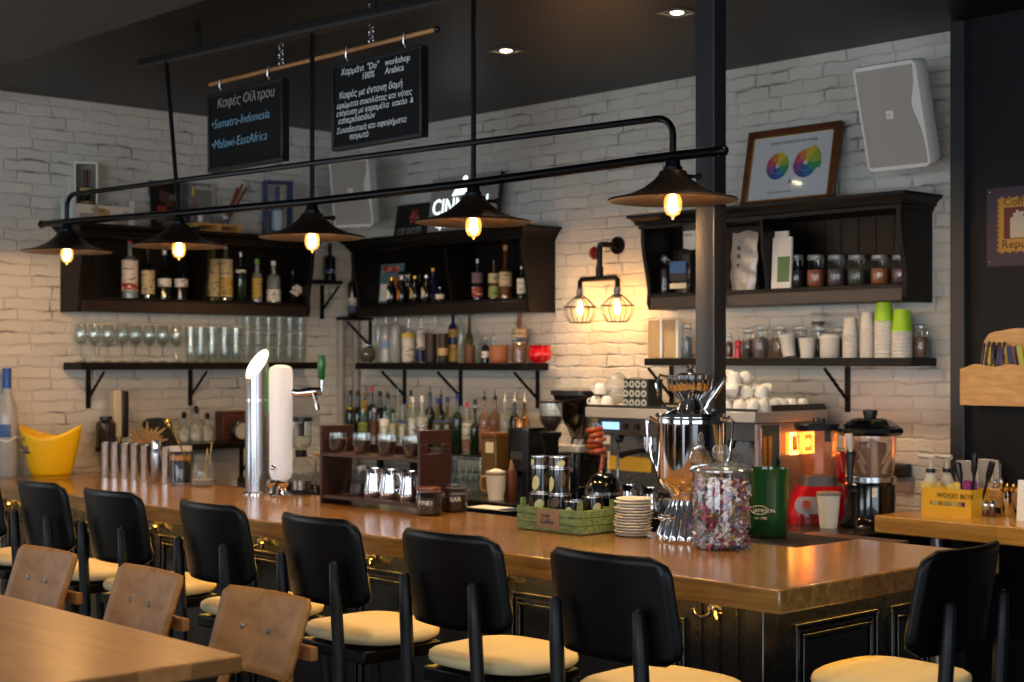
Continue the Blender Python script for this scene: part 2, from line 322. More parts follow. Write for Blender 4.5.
hx = [at(px, 600, 'Y', 3.34).x for px in (14, 160, 266, 374, 505, 718)]
edges = [WX+.05, -6.45, -5.78, -5.1, -4.42, -3.6, -2.80]
for a, b in zip(edges, edges[1:]): panel(a+.04, b-.04, .16, .925, I4, base)
panel(.05, .45, .16, .925, Matrix.Translation((-2.57, 3.42, 0)) @ Matrix.Rotation(PI/2, 4, 'Z'), base)
panel(.52, .72, .16, .925, Matrix.Translation((-2.57, 3.42, 0)) @ Matrix.Rotation(PI/2, 4, 'Z'), base)
for x in (-2.785, -2.72, -2.655):
    MB().bb(x-.002, x+.002, 3.333, 3.341, .1, 1.0).build('groove_bead', PNL, base)
MB().bb(-2.63, -2.567, 3.335, 3.40, .0, 1.01).build('corner_post', PNL, base, bevel=.004)
MB().bb(WX+.02, -2.565, 3.325, 3.345, 0, .11).build('skirting_board', PNL, base, bevel=.003)
for x in hx:
    h = MB(); h.lathe([(0, 0), (.016, 0), (.016, .004), (.007, .008), (.006, .02), (0, .02)], 12); h.T = Matrix()
    hk = MB(); hk.T = Matrix.Rotation(PI/2, 4, 'X')
    hk.lathe([(0, 0), (.017, 0), (.017, .004), (.008, .008), (.007, .022), (.011, .026), (.011, .032), (0, .036)], 12)
    hk.T = Matrix()
    for sg in (-1, 1): hk.tube([(0, -.018, -.004), (sg*.015, -.026, -.024), (sg*.034, -.036, -.03), (sg*.046, -.046, -.018), (sg*.05, -.05, -.004)], [.006, .006, .005, .005, .006], 8)
    hk.build('bag_hook', P('aged_nickel', '#b9ad92', .2, 1.), base, loc=(x, 3.34, .968))
WARM = P('warm_led', '#000000', .5, emit=(1., .56, .10), es=21.)
for nm, a in (('led_strip', (WX+.1, -2.5, 3.29, 3.305)), ('led_strip', (-2.55, -2.535, 3.32, 4.12))):
    MB().bb(*a, BZ-.0745, BZ-.066).build(nm, WARM, base)
# inner work surface behind the bar, cut out round the column
iw = thing('inner_worktop', 'low brown work surface in the inner corner of the bar by the steel column', 'worktop')
MB().prism([(-3.232, 3.872), (-2.852, 3.872), (-2.852, 4.5), (-3.232, 4.5)], .03, Matrix.Translation((0, 0, 1.02))).build('slab', wood('inner_wood', '#3a2214', '#5a3620', .4), iw, bevel=.003)
MB().bb(-3.22, -2.86, 3.9, 4.46, .0, 1.02).build('carcass', BLK, iw)
mt = MB(); mt.prism(rrect(.36, .46, .02, 4), .008)
for i in range(10): mt.bb(-.16, .16, -.21+.044*i, -.19+.044*i, .008, .0105)
tag(mt.build('rubber_mat', P('black_rubber', '#0c0c0d', .6), None, loc=(-3.04, 4.12, 1.05)), 'black ribbed rubber bar mat under the green bin', 'mat')
# ================================================================ back counter, side counter
bc = thing('back_counter', 'dark counter along the brick wall under the bottles and coffee machine', 'counter')
MB().bb(WX+.01, -3.27, 4.72, WY-.01, CZ-.04, CZ).build('worktop', P('dark_stone', '#16140f', .25), bc, bevel=.004)
MB().bb(WX+.01, -3.30, 4.76, WY-.02, 0, CZ-.04).build('carcass', BLK, bc)
x0 = at(874, 515, 'Y', 4.89).x
sidec = thing('side_counter', 'pale oak counter against the dark wall carrying the yellow box', 'counter')
MB().bb(x0, -1.2, 4.89, 5.425, BZ-.066, BZ).build('worktop', OAKL, sidec, bevel=.006)
MB().bb(-2.63, -1.2, 5.02, 5.42, 0, BZ-.066).build('cabinet_body', P('olive_black_panel', '#1a1710', .35), sidec, bevel=.004)
lg = MB(); lg.cyl(.022, 0, BZ-.066, 12); lg.cyl(.04, 0, .012, 12); lg.build('leg', P('grey_steel', '#8e8c88', .35, .8), sidec, loc=(at(936, 545, 'Y', 4.97).x, 4.97, 0))
# ================================================================ foreground table
tz = 1.05; tc = at(243, 655, 'Z', tz)
tb = thing('dining_table', 'high oak table with three plywood chairs along its far side', 'table', (tc.x, tc.y, 0))
MB().bb(-2.3, 0, -.8, 0, tz-.036, tz).build('table_top', TABLEW, tb, bevel=.005)
for x, y in ((-.12, -.1), (-.12, -.7), (-2.18, -.1), (-2.18, -.7)): MB().bb(x-.025, x+.025, y-.025, y+.025, 0, tz-.036).build('leg', BLK, tb, bevel=.003)
MB().bb(-2.2, -.1, -.72, -.08, tz-.08, tz-.037).build('apron', BLK, tb)
# ================================================================ seating
def backrest_mb(wt_, wb, h, r, curve, tilt, nu=14, nv=12):
    def f(u, v):
        zz = (v-.5)*h; hw = (wb+(wt_-wb)*v)/2; d = abs(zz)-(h/2-r)
        if d > 0: hw -= r-math.sqrt(max(0, r*r-d*d))
        x = (2*u-1)*hw; return (x, curve*(1-(x/(wt_/2))**2)*-1-tilt*zz, zz)
    m = MB(); m.surf(f, nu, nv); return m
BLKPLY = P('black_lacquered_ply', '#030304', .38, spec=.22)
LEGB = P('blue_black_lacquer', '#080b10', .45, spec=.3)
UPH = P('cream_upholstery', '#c9b88e', .85, bump=.15, bscale=220)
def make_stool():
    """local frame: the sitter looks along +y, the backrest stands at y = 0"""
    t = thing('bar_stool', 'tmp', 'bar stool')
    st = MB(); n = 28
    def ol(s, z):
        out = []
        for i in range(n):
            a = 2*PI*i/n; c, d = cos(a), sin(a); e = .68
            x = .200*s*math.copysign(abs(c)**e, c); y = .178*s*math.copysign(abs(d)**e, d); x *= 1+.1*(y/.2)
            out.append((x, y+.215, z+.018+.012*(y/.2)**2))
        return out
    rings = [(.84, .789), (.95, .791), (.99, .798), (1.0, .808), (.985, .82), (.92, .829), (.6, .834), (.25, .835)]
    for s, z in rings: st.v += ol(s, z)
    for k in range(len(rings)-1): st.f += [(k*n+i, k*n+(i+1) % n, (k+1)*n+(i+1) % n, (k+1)*n+i) for i in range(n)]
    st.f += [tuple(range(n))[::-1], tuple((len(rings)-1)*n+i for i in range(n))]; st.mi = [0]*len(st.f)
    st.build('seat', UPH, t, smooth=60)
    fr = MB(); fr.bb(-.165, .165, .07, .365, .760, .799); fr.build('seat_frame', BLKPLY, t, bevel=.006)
    backrest_mb(.395, .418, .262, .045, .045, .16).build('backrest', BLKPLY, t, solid=.012, loc=(0, .045, 1.062))
    for sx in (-1, 1):
        l = MB(); l.tube([(sx*.148, -.05, 0), (sx*.143, .0, .75), (sx*.14, -.012, .95), (sx*.138, -.018, 1.062), (sx*.138, -.018, 1.072)], [.014, .019, .019, .015, .006], 10); l.build('leg', LEGB, t)
        l = MB(); l.tube([(sx*.20, .42, 0), (sx*.155, .35, .775)], [.012, .018], 10); l.build('leg', LEGB, t)
        l = MB(); l.tube([(sx*.185, .0, .36), (sx*.185, .40, .36)], .01, 8); l.build('stretcher', LEGB, t)
    for y, z in ((.412, .25), (-.03, .3)):
        l = MB(); l.tube([(-.19, y, z), (.19, y, z)], .01, 8); l.build('stretcher', LEGB, t)
    return t
stool = make_stool(); first = True
def put_stool(px_posts, Y0, rz, label):
    global first
    p = at(px_posts, 600, 'Y', Y0)
    o = stool if first else dup(stool, (0, 0, 0))
    first = False; o.location = (p.x, Y0, 0); o.rotation_euler = (0, 0, rz); o['label'] = label; o['group'] = 'black bar stools with cream seats'
Y0 = 2.69
for px, rz, label in ((601, 0, 'black bar stool with cream seat at the bar in front of the candy jar'),
                      (443, .02, 'black bar stool with cream seat at the bar before the two small bean jars'),
                      (312, -.02, 'black bar stool with cream seat at the bar in front of the brown wooden caddy'),
                      (205, 0, 'black bar stool with cream seat at the bar in front of the tea jar'),
                      (106, .03, 'black bar stool with cream seat at the bar before the row of steel tumblers'),
                      (35, 0, 'black bar stool with cream seat at the bar in front of the yellow ice bucket'),
                      (-30, 0, 'black bar stool with cream seat below the frosted bottle, cut off by the edge')):
    put_stool(px, Y0, rz, label)
q = at(974, 600, 'X', -2.0)
o = dup(stool, (-2.01, q.y, 0), PI/2+.05, 'black bar stool with cream seat standing alone at the short end of the bar', 'black bar stools with cream seats')
PLY = wood('birch_plywood', '#8f6034', '#b07d46', .5, (3, 3, 5)); PLY.node_tree.nodes['Principled BSDF'].inputs['Specular IOR Level'].default_value = .2
def make_chair():
    """the sitter looks along -y, the backrest stands at y = 0"""
    t = thing('plywood_chair', 'tmp', 'chair')
    backrest_mb(.36, .345, .195, .02, -.022, -.35).build('backrest', PLY, t, solid=.012, loc=(0, 0, .982))
    for sx in (-.055, .055):
        s = MB(); s.T = Matrix.Rotation(PI/2, 4, 'X'); s.lathe([(0, .006), (.008, .005), (.008, 0), (0, 0)], 10); s.build('screw', STEEL, t, loc=(sx, -.022+.02, .992))
    st = MB(); st.prism(rrect(.40, .38, .06, 6), .016); st.build('seat', PLY, t, bevel=.005, loc=(0, -.23, .72))
    for sx in (-1, 1):
        l = MB(); l.tube([(sx*.2, .06, 0), (sx*.165, -.03, .72), (sx*.10, .025, .99)], [.014, .016, .012], 8); l.build('leg', PLY, t)
        l = MB(); l.tube([(sx*.2, -.42, 0), (sx*.16, -.38, .72)], [.013, .016], 8); l.build('leg', PLY, t)
        l = MB(); l.tube([(sx*.19, .03, .3), (sx*.19, -.41, .3)], .01, 8); l.build('stretcher', PLY, t)
    cr = MB(); cr.bb(-.185, .185, .03, .05, .93, .965); cr.build('back_rail', PLY, t, bevel=.004)
    return t
ch = make_chair()
for i, (px, label) in enumerate(((256, 'birch plywood chair at the high table, tucked in beside the table corner'), (140, 'birch plywood chair at the high table, middle one of the three'), (38, 'birch plywood chair at the high table, the one farthest from the table corner'))):
    o = ch if i == 0 else dup(ch, (0, 0, 0))
    p = at(px, 610, 'Y', 2.13); o.location = (p.x, 2.13, 0); o.rotation_euler = (0, 0, rad((2, -2, 1)[i])); o['label'] = label; o['group'] = 'plywood chairs at the high table'
# ================================================================ wall cabinets and shelves
def cabinet(name, label, L, divs, loc, rz):
    """plate-rack wall cabinet: x along the wall, y = 0 at the wall, -y into the room"""
    t = thing(name, label, 'wall cabinet', loc, rz); D, H = .19, .42
    bk = MB(); bk.bb(.012, L-.012, -.014, -.002, .004, H-.03); n = int(L/.085)
    for i in range(1, n): bk.bb(i*L/n-.0025, i*L/n+.0025, -.017, -.014, .08, H-.04)
    bk.build('back_panel', DKWOOD, t)
    sd = [(0, 0), (-D+.01, 0), (-D-.005, .03), (-D, .09), (-D-.012, .16), (-D-.035, .25), (-D-.045, .32), (-D-.045, H-.03), (0, H-.03)]
    Mx = lambda x: Matrix(((0, 0, 1, x), (1, 0, 0, 0), (0, 1, 0, 0), (0, 0, 0, 1)))
    for x in (0, L-.022): MB().prism(sd, .022, Mx(x)).build('side_panel', DKWOOD, t, bevel=.002)
    for d in divs: MB().prism([(-.016, .075), (-D+.004, .075), (-D-.01, .16), (-D-.03, .25), (-D-.04, H-.05), (-.016, H-.05)], .016, Mx(d)).build('divider', DKWOOD, t)
    MB().bb(.022, L-.022, -D+.003, -.014, .058, .075).build('shelf_board', DKWOOD, t)
    a = MB(); a.bb(.022, L-.022, -D-.002, -D+.014, .004, .058); a.bb(.022, L-.022, -D+.01, -.014, .002, .012); a.build('apron', wood('apron_sheen_brown', '#0d0806', '#1a100a', .36, (1, 12, 12)), t, bevel=.002)  # brownish sheen put into the apron wood colour
    E = D+.045; pr = [(0, H-.045), (.006, H-.045), (.008, H-.03), (.018, H-.026), (.022, H-.012), (.04, H+.006), (.046, H+.006), (.048, H+.02), (0, H+.02)]
    c = MB(); k = len(pr)
    for o, z in pr: c.v += [(-o, 0, z), (-o, -E-o, z), (L+o, -E-o, z), (L+o, 0, z)]
    c.f = [(4*i+j, 4*i+j+1, 4*i+j+5, 4*i+j+4) for i in range(k-1) for j in range(3)]+[(4*k-4, 4*k-3, 4*k-2, 4*k-1), (0, 3, 2, 1)]; c.mi = [0]*len(c.f)
    c.build('cornice', DKWOOD, t, smooth=0)
    return t
def bracket(parent, x):
    m = MB(); m.bb(x-.013, x+.013, -.006, 0, -.20, -.002)
    m.build('bracket_strap', IRON, parent)
    b = MB(); b.tube([(x, -.004, -.15), (x, -.17, -.012)], .009, 4)
    for i in range(5):
        f = .15+.17*i; b.ball(.012, (x, -.004-.166*f, -.15+.138*f), (1.1, .6, .6), 8, 4)
    b.build('bracket_brace', IRON, parent)
def shelf(label, L, loc, rz, br, D=.19, th=.038, name='wall_shelf'):
    t = thing(name, label, 'shelf', loc, rz)
    MB().bb(0, L, -D, -.002, 0, th).build('board', DKWOOD, t, bevel=.003)
    for x in br: bracket(t, x)
    return t
CB = 1.905; CS = CB+.076                                # cabinet bottom, its inside shelf
aL = at(60, 310, 'X', WX).y; bL = at(309, 314, 'X', WX+.18).y
cabinet('wall_cabinet', 'black wooden wall cabinet on the side brick wall above the wine glasses', bL-aL, [at(201, 300, 'X', WX+.16).y-aL], (WX, aL, CB), PI/2)
aM = at(357, 314, 'Y', WY-.19).x; bM = at(529, 314, 'Y', WY-.19).x
cabinet('wall_cabinet', 'black wooden wall cabinet in the room corner holding cans and liquor bottles', bM-aM, [at(450, 300, 'Y', WY-.19).x-aM], (aM, WY, CB), 0)
aR = at(647, 309, 'Y', WY-.19).x; bR = at(907, 307, 'Y', WY-.19).x
cabinet('wall_cabinet', 'black wooden wall cabinet behind the steel column with clip jars inside', bR-aR, [at(765, 300, 'Y', WY-.19).x-aR], (aR, WY, CB-.01), 0)
SL, SM, SR = 1.648, 1.645, 1.668                        # shelf tops
s0, s1 = at(63, 365, 'X', WX).y, at(321, 363, 'X', WX+.19).y
shelf('long black wall shelf of wine glasses under the side wall cabinet', s1-s0, (WX, s0, SL-.038), PI/2, [at(px, 380, 'X', WX).y-s0 for px in (88, 190)])
m0, m1 = at(355, 365, 'Y', WY-.19).x, at(549, 367, 'Y', WY).x
shelf('black wall shelf of bottles under the corner wall cabinet', m1-m0, (m0, WY, SM-.038), 0, [at(px, 385, 'Y', WY).x-m0 for px in (405, 461, 538)])
r0, r1 = at(644, 360, 'Y', WY-.19).x, at(937, 362, 'Y', WY).x
shelf('black wall shelf of paper cups and jars behind the steel column', r1-r0, (r0, WY, SR-.034), 0, [at(px, 385, 'Y', WY).x-r0 for px in (672, 848)], th=.034)
# two small corner ledges and the low side shelf
e0, e1 = at(309, 284, 'X', WX+.13).y+.02, at(342, 283, 'X', WX+.13).y
led = shelf('small black corner ledge carrying one dark bottle', e1-e0, (WX, e0, 2.10), PI/2, [e1-e0-.05], D=.14, th=.02, name='corner_ledge')
f0, f1 = WX+.01, at(367, 318, 'Y', WY-.05).x
shelf('small black corner ledge carrying two bottles beside the corner cabinet', f1-f0, (f0, WY, 1.895), 0, [f1-f0-.03], D=.17, th=.02, name='corner_ledge')
g0, g1 = at(95, 450, 'X', WX).y, at(250, 445, 'X', WX+.2).y
shelf('low black side shelf behind the steel tumblers and tea jar', g1-g0, (WX, g0, 1.185), PI/2, [at(241, 460, 'X', WX).y-g0, at(110, 460, 'X', WX).y-g0], D=.26, th=.03)
# ================================================================ bottles
SHP = {'w': (.30, .12, .3), 'o': (.34, .16, .3), 'g': (.26, .09, .34), 'b': (.42, .22, .34), 'f': (.30, .06, .42), 't': (.4, .3, .3)}
def bottle(label, loc, h, r, glas, cap, lab=None, lz=(.14, .5), shp='w', pour=False, lab2=None, group=None, name='liquor_bottle', capz=.10, cat='bottle'):
    t = thing(name, label, cat, loc, R.uniform(0, 6), group)
    nh, sh, nr = SHP[shp]; n = r*nr; z1 = h*(1-nh-sh); z2 = h*(1-nh)
    gb = [(0, .002), (r*.88, 0), (r, h*.015), (r, z1), (r*.93, z1+(z2-z1)*.35), (r*.62, z1+(z2-z1)*.75), (n*1.05, z2), (n, h*(1-capz*.9)), (0, h*(1-capz*.9))]
    if loc[2] < 1.3: r *= .9
    MB().lathe(gb, 14).build('glass_body', glas, t)
    if pour: MB().lathe([(0, h*.9), (n*1.1, h*.9), (n*1.1, h*.94), (n*.4, h*.95), (n*.3, h*1.02), (n*.2, h*1.05), (0, h*1.05)], 10).build('pourer', cap, t)
    else: MB().lathe([(0, h*(1-capz)), (n*1.18, h*(1-capz)), (n*1.18, h*.995), (n*.9, h), (0, h)], 12).build('cap', cap, t)
    if lab:
        MB().lathe([(r*1.012, h*lz[0]), (r*1.02, h*lz[0]+.001), (r*1.02, h*lz[1]-.001), (r*1.012, h*lz[1])], 18).build('paper_label', lab, t)
    if lab2: MB().lathe([(r*1.03, h*lab2[1]), (r*1.035, h*lab2[1]+.001), (r*1.035, h*lab2[2])], 18).build('label_band', lab2[0], t)
    return t
def brow(rows, ax, val, zb, group, **kw):
    """rows: px, top py, width px, glass, cap, label material, label z, shape, text [, lab2]"""
    for r in rows:
        px, ty, w, g, c, lb, lz, sh, tx = r[:9]
        p = at(px, ty, ax, val); h = p.z-zb
        bottle(tx, (p.x, p.y, zb), h, msize(w, p)/2, g, c, lb, lz, sh.lower(), sh.isupper(), r[9] if len(r) > 9 else None, group, **kw)
NAVY = P('navy_cap', '#0f1e4a', .35); SILV = P('silver_cap', '#a9a9ab', .3, .9); CAPK = P('black_cap', '#101011', .35); CORK = P('cork', '#b08a60', .8); GOLD = P('gold_cap', '#b8923c', .3, .9)
BEIGE = labmat('beige_label', '#b5a680'); WLAB = labmat('white_label', '#c9c4ba'); TAN = P('tan_label', '#a88d5e', .7)
X1 = WX+.10
brow([(130, 237, 16, CLEARB, RED, WLAB, (.12, .62), 'w', 'red-capped vodka bottle with white label in the side wall cabinet', (LABR, .14, .25)),
      (148, 247, 13.5, DKG, CAPK, BEIGE, (.1, .55), 'w', 'dark bottle with beige label next to the red-capped vodka bottle'),
      (164.5, 250, 13.5, DKG, SILV, WLAB, (.26, .42), 'b', 'round-shouldered dark bottle with narrow white label, second from the cabinet divider'),
      (181, 250, 13.5, DKG, SILV, WLAB, (.26, .42), 'b', 'round-shouldered dark bottle with narrow white label, just before the cabinet divider'),
      (212.5, 243, 14, OLIVE, SILV, BEIGE, (.08, .72), 'f', 'tall bottle wrapped in beige label just past the cabinet divider'),
      (225.5, 243, 14, OLIVE, SILV, BEIGE, (.08, .72), 'f', 'tall bottle wrapped in beige label beside the slim green bottle', (LABY, .1, .4)),
      (240.7, 252, 10.5, GLASSG, SILV, None, (.1, .4), 'w', 'slim dark green bottle in the side wall cabinet', (WLAB, .58, .64)),
      (257, 259, 10, CLEARB, GREENC, LABY, (.1, .55), 'f', 'small bottle with lime green cap in the side wall cabinet'),
      (273.5, 261, 14, CLEARB, PAPER, WLAB, (.04, .32), 'w', 'white-capped clear bottle with low white label in the side wall cabinet')],
     'X', X1, CS, 'bottles in the side wall cabinet')
p = at(293, 271, 'X', X1); t = thing('liqueur_bottle', 'dark bottle with round white badge, last in the side wall cabinet by the room corner', 'bottle', (p.x, p.y, CS), group='bottles in the side wall cabinet')
h = p.z-CS; MB().lathe([(0, 0), (.02, 0), (.036, h*.3), (.038, h*.45), (.016, h*.72), (.012, h*.9), (0, h*.9)], 14).build('glass_body', DKG, t)
MB().lathe([(0, h*.88), (.015, h*.88), (.015, h), (0, h)], 10).build('stopper', CAPK, t)
bd = MB(); bd.T = Matrix.Rotation(PI/2, 4, 'Y'); bd.prism([(.036*cos(a*PI/3)*.95, .036*sin(a*PI/3)) for a in range(6)], .003); bd.build('badge', WLAB, t, loc=(.037, 0, h*.4))
# corner ledges
brow([(330, 243, 12, DKG, CAPK, None, 0, 'w', 'dark wine bottle alone on the upper corner ledge', (LABB, .2, .3))], 'X', WX+.07, 2.12, 'bottles on the corner ledges', name='wine_bottle')
brow([(352.5, 264, 9.5, GLASSB, PAPER, WLAB, (.2, .36), 'w', 'brown spirits bottle with tall white pourer on the lower corner ledge', (LABB, .08, .2)),
      (362.5, 276, 8, GLASSB, RED, LABR, (.1, .42), 'w', 'small beer bottle with red label on the lower corner ledge')], 'Y', WY-.09, 1.915, 'bottles on the corner ledges')
# middle cabinet
YM = WY-.075
mg = at(389, 300, 'Y', WY-.06); t = thing('magazine', 'magazine with teal cover and red title standing in the corner cabinet', 'magazine', (mg.x, WY-.055, CS), rot=(rad(-6), 0, 0))
MB().bb(-.105, .105, -.004, .004, 0, .235).build('cover', P('magazine_teal', '#4f7480', .4), t)
for q, m, a in (((-.085, .06, .185, .225), LABR, 'title_band'), ((-.02, .07, .07, .16), LABO, 'cover_figure'), ((-.09, -.03, .02, .12), PAPER, 'cover_figure'), ((.02, .09, .02, .06), PAPER, 'cover_figure')):
    MB().bb(q[0], q[1], -.0055, -.004, q[2], q[3]).build(a, m, t)
mg = at(401, 300, 'Y', WY-.10); t = thing('book', 'black book with big white capitals in front of the magazine', 'book', (mg.x, WY-.082, CS), rot=(rad(-5), 0, 0))
MB().bb(-.062, .062, -.006, .006, 0, .185).build('cover', CAPK, t)
text('FAM', 'lettering', t, (-.056, -.0065, .128), .055, PAPER, sx=1.0); text('OUS', 'lettering', t, (-.056, -.0065, .078), .055, PAPER)
for i, (px, lm, lb) in enumerate(((391.6, PAPER, 'silver-white badge, nearest the magazine'), (402, LABO, 'orange oval label'), (415, LABY, 'yellow oval label'), (426.6, BEIGE, 'beige oval label'))):
    p = at(px, 290, 'Y', WY-.15); t = thing('drink_can', 'small black bottle-can with '+lb.replace('nearest', 'next to')+' in the corner cabinet', 'can', (p.x, p.y, CS), 0, 'black cans in the corner cabinet')
    MB().lathe([(0, 0), (.026, 0), (.029, .006), (.029, .085), (.02, .1), (.013, .112), (.013, .135), (0, .135)], 14).build('can_body', BLKG, t)
    MB().lathe([(0, .13), (.0145, .13), (.0145, .148), (0, .148)], 10).build('cap', SILV if i % 2 else GOLD, t)
    bd = MB(); bd.T = Matrix.Rotation(rad(-20), 4, 'Z')
    bd.surf(lambda u, v: (.0296*sin((u-.5)*1.7*math.sqrt(max(.02, 1-(2*v-1)**2))), -.0296*cos((u-.5)*1.7*math.sqrt(max(.02, 1-(2*v-1)**2))), .018+.062*v), 6, 8); bd.build('oval_label', lm, t)
brow([(420, 275, 8, DKG, CAPK, None, 0, 'w', 'thin dark bottle rising behind the black cans'),
      (433, 268, 11, P('cobalt_glass', '#141b45', .15, coat=.5), YEL, None, 0, 'w', 'cobalt bottle with yellow stopper in the corner cabinet'),
      (440, 287, 10, DKG, SILV, WLAB, (.2, .5), 'b', 'squat dark bottle with white label past the cobalt bottle'),
      (463.5, 266, 12, DKG, SILV, None, 0, 'w', 'dark bottle with silver top, first past the corner cabinet divider', (P('grey_label', '#6b6f70', .6), .3, .45)),
      (477.5, 259, 11.5, DKG, SILV, LABR, (.08, .32), 'w', 'dark bottle with low red label in the corner cabinet', (P('mauve_label', '#6d5560', .6), .42, .66)),
      (494, 260, 11, AMBER, CAPK, LABG, (.06, .34), 'w', 'amber bottle with green label in the corner cabinet', (BEIGE, .42, .66)),
      (505.5, 245, 13, AMBER, CORK, BEIGE, (.24, .5), 'b', 'tall whisky bottle with big cream label in the corner cabinet'),
      (521.5, 266, 9, GLASSG, SILV, WLAB, (.15, .62), 'w', 'slim bottle with white vertical label, last in the corner cabinet')], 'Y', YM, CS, 'bottles in the corner cabinet')
# middle shelf
YS = WY-.075
brow([(378.6, 303, 7, CLEARB, CAPK, None, 0, 'w', 'thin clear bottle with black cap on the corner wall shelf'),
      (386, 307, 13, FROST, BLUE, None, 0, 'w', 'frosted vodka bottle with blue cap on the corner wall shelf', (P('pale_blue_print', '#7c92b4', .5), .25, .4)),
      (395.5, 305, 12, FROST, SILV, None, 0, 'w', 'frosted vodka bottle with silver cap on the corner wall shelf'),
      (408.6, 313, 13.5, CLEARB, CORK, WLAB, (.02, .5), 'w', 'white-labelled bottle with yellow lemon print on the corner wall shelf', (P('lemon_print', '#d8b93a', .5), .5, .6)),
      (421, 313, 9.5, CLEARB, CORK, WLAB, (.3, .66), 'w', 'clear bottle with tall white label and dark foot on the corner wall shelf', (NAVY, .02, .26)),
      (435, 312, 11, CLEARB, CORK, None, 0, 'b', 'plain clear bottle behind the two brown cups'),
      (453, 302, 11, P('navy_bottle', '#1a2450', .25, coat=.4), GOLD, LABY, (.02, .55), 'o', 'navy bottle with gold ornament on the corner wall shelf', (NAVY, .3, .42)),
      (461, 310, 8, CLEARB, SILV, None, 0, 'w', 'thin clear bottle beside the navy and gold bottle'),
      (469.5, 310, 11, OLIVE, CAPK, None, 0, 't', 'olive green bottle on the corner wall shelf'),
      (477, 307, 9, CLEARB, SILV, None, 0, 't', 'clear bottle with white top beside the olive green bottle'),
      (485.5, 337, 8, DKG, PAPER, WLAB, (.2, .45), 'w', 'miniature dark bottle with white cap beside the brown tub'),
      (493.5, 337, 7, CLEARB, PAPER, None, 0, 'w', 'miniature clear bottle with white cap behind the brown tub'),
      (519.5, 308, 15, ROSE, CORK, BEIGE, (.36, .62), 'b', 'rose pink bottle with small label on the corner wall shelf', (LABB, .38, .46))], 'Y', YS, SM, 'bottles on the corner wall shelf')
def lobj(name, label, cat, loc, parts, group=None, seg=18, rz=0):
    t = thing(name, label, cat, loc, rz, group)
    for nm, prof, m in parts: MB().lathe(prof, seg).build(nm, m, t)
    return t
BRN = P('brown_clay', '#5b3420', .55, bump=.3); BRND = P('dark_brown_clay', '#2c1a12', .5, bump=.3)
for px, w, h, m, nm, lb in ((431, 12, .16, BRND, 'clay_cup', 'brown ribbed clay cup on the corner wall shelf'), (443, 10, .16, BRND, 'clay_cup', 'dark brown clay cup with pale round mark on the corner wall shelf'), (470, 10, .095, BRN, 'clay_jar', 'small brown clay jar before the olive green bottle'), (499, 19, .092, P('copper_brown_tub', '#8a5230', .5), 'tub', 'copper brown tub on the corner wall shelf'),):
    p = at(px, 350, 'Y', WY-.148); r = msize(w, p)/2
    lobj(nm, lb, 'pot', (p.x, p.y, SM), [('pot_body', [(0, 0), (r*.9, 0), (r, .01), (r*1.02, h*.3), (r*.97, h*.4), (r*1.02, h*.5), (r*.97, h*.62), (r, h), (r*.9, h), (r*.86, .02), (0, .02)], m)]+([('round_mark', [(r*1.03, h*.25), (r*1.05, h*.3), (r*1.05, h*.45), (r*1.03, h*.5)], TAN)] if px == 443 else []), 'clay pots on the corner wall shelf')
p = at(540, 355, 'Y', WY-.12); r = .05
t = thing('candle_holder', 'red star-cut glass candle holder at the end of the corner wall shelf', 'candle holder', (p.x, p.y, SM))
MB().lathe([(0, 0), (.03, 0), (.046, .02), (.05, .05), (.04, .075), (.046, .09), (.03, .085), (.02, .03), (0, .03)], 20, flute=10, amp=.22, fr=(2, 5)).build('holder', P('red_glass', '#c01018', .2, coat=.6), t)
p = at(367, 350, 'Y', WY-.11)
lobj('glass_bowl', 'round glass bowl of dried herbs on the corner wall shelf', 'bowl', (p.x, p.y, SM), [('bowl', [(0, 0), (.03, 0), (.05, .03), (.052, .06), (.04, .09), (.042, .11)], GLASS), ('herbs', [(0, .004), (.028, .004), (.046, .03), (.048, .06), (.036, .085), (0, .09)], P('herbs', '#5d5442', .9, bump=1, bscale=120))])
# ================================================================ glassware on the side shelf
def glassware(name, label, prof, seg=12):
    t = thing(name, label, 'glass', group='tmp'); MB().lathe(prof, seg).build('glass_wall', GLASS, t); return t
wine = glassware('wine_glass', 'w', [(0, 0), (.034, .001), (.03, .004), (.006, .01), (.0045, .075), (.012, .085), (.028, .105), (.033, .13), (.032, .16), (.027, .195), (.0257, .195), (.0305, .16), (.0315, .13), (.026, .107), (0, .09)])
flute = glassware('beer_glass', 'f', [(0, .0), (.028, 0), (.03, .004), (.024, .02), (.027, .08), (.031, .19), (.0295, .19), (.025, .08), (.02, .022), (0, .02)])
tumbl = glassware('tumbler', 't', [(0, 0), (.026, 0), (.029, .006), (.033, .082), (.0315, .082), (.027, .01), (0, .008)])
used = set()
def place(proto, loc, label, group):
    o = proto if proto.name not in used else dup(proto, loc)
    used.add(proto.name); o.location = loc; o['label'] = label; o['group'] = group; return o
for row, xx in ((0, WX+.045), (1, WX+.14)):
    for i in range(8):
        p = at(81+13.6*i+R.uniform(-.4, .4), 350, 'X', xx)
        place(wine, (xx, p.y, SL), '%s wine glass from the shelf end, %s row of the side wall shelf' % (ORD[i], ('back', 'front')[row]), 'wine glasses on the side shelf')
for row, xx in ((0, WX+.05), (1, WX+.14)):
    for i in range(5):
        p = at(190+11.5*i+R.uniform(-1, 1), 350, 'X', xx)
        place(flute, (xx, p.y, SL), '%s tall beer glass after the wine glasses, %s row of the side wall shelf' % (ORD[i], ('back', 'front')[row]), 'tall beer glasses on the side shelf')
for i in range(6):
    p = at(248+10.6*i, 350, 'X', WX+.11)
    for k in range(3):
        place(tumbl, (p.x+.0, p.y, SL+.0835*k), '%s tumbler of the %s three-high column after the beer glasses' % (('bottom', 'middle', 'top')[k], ORD[i]), 'stacked tumblers on the side shelf')
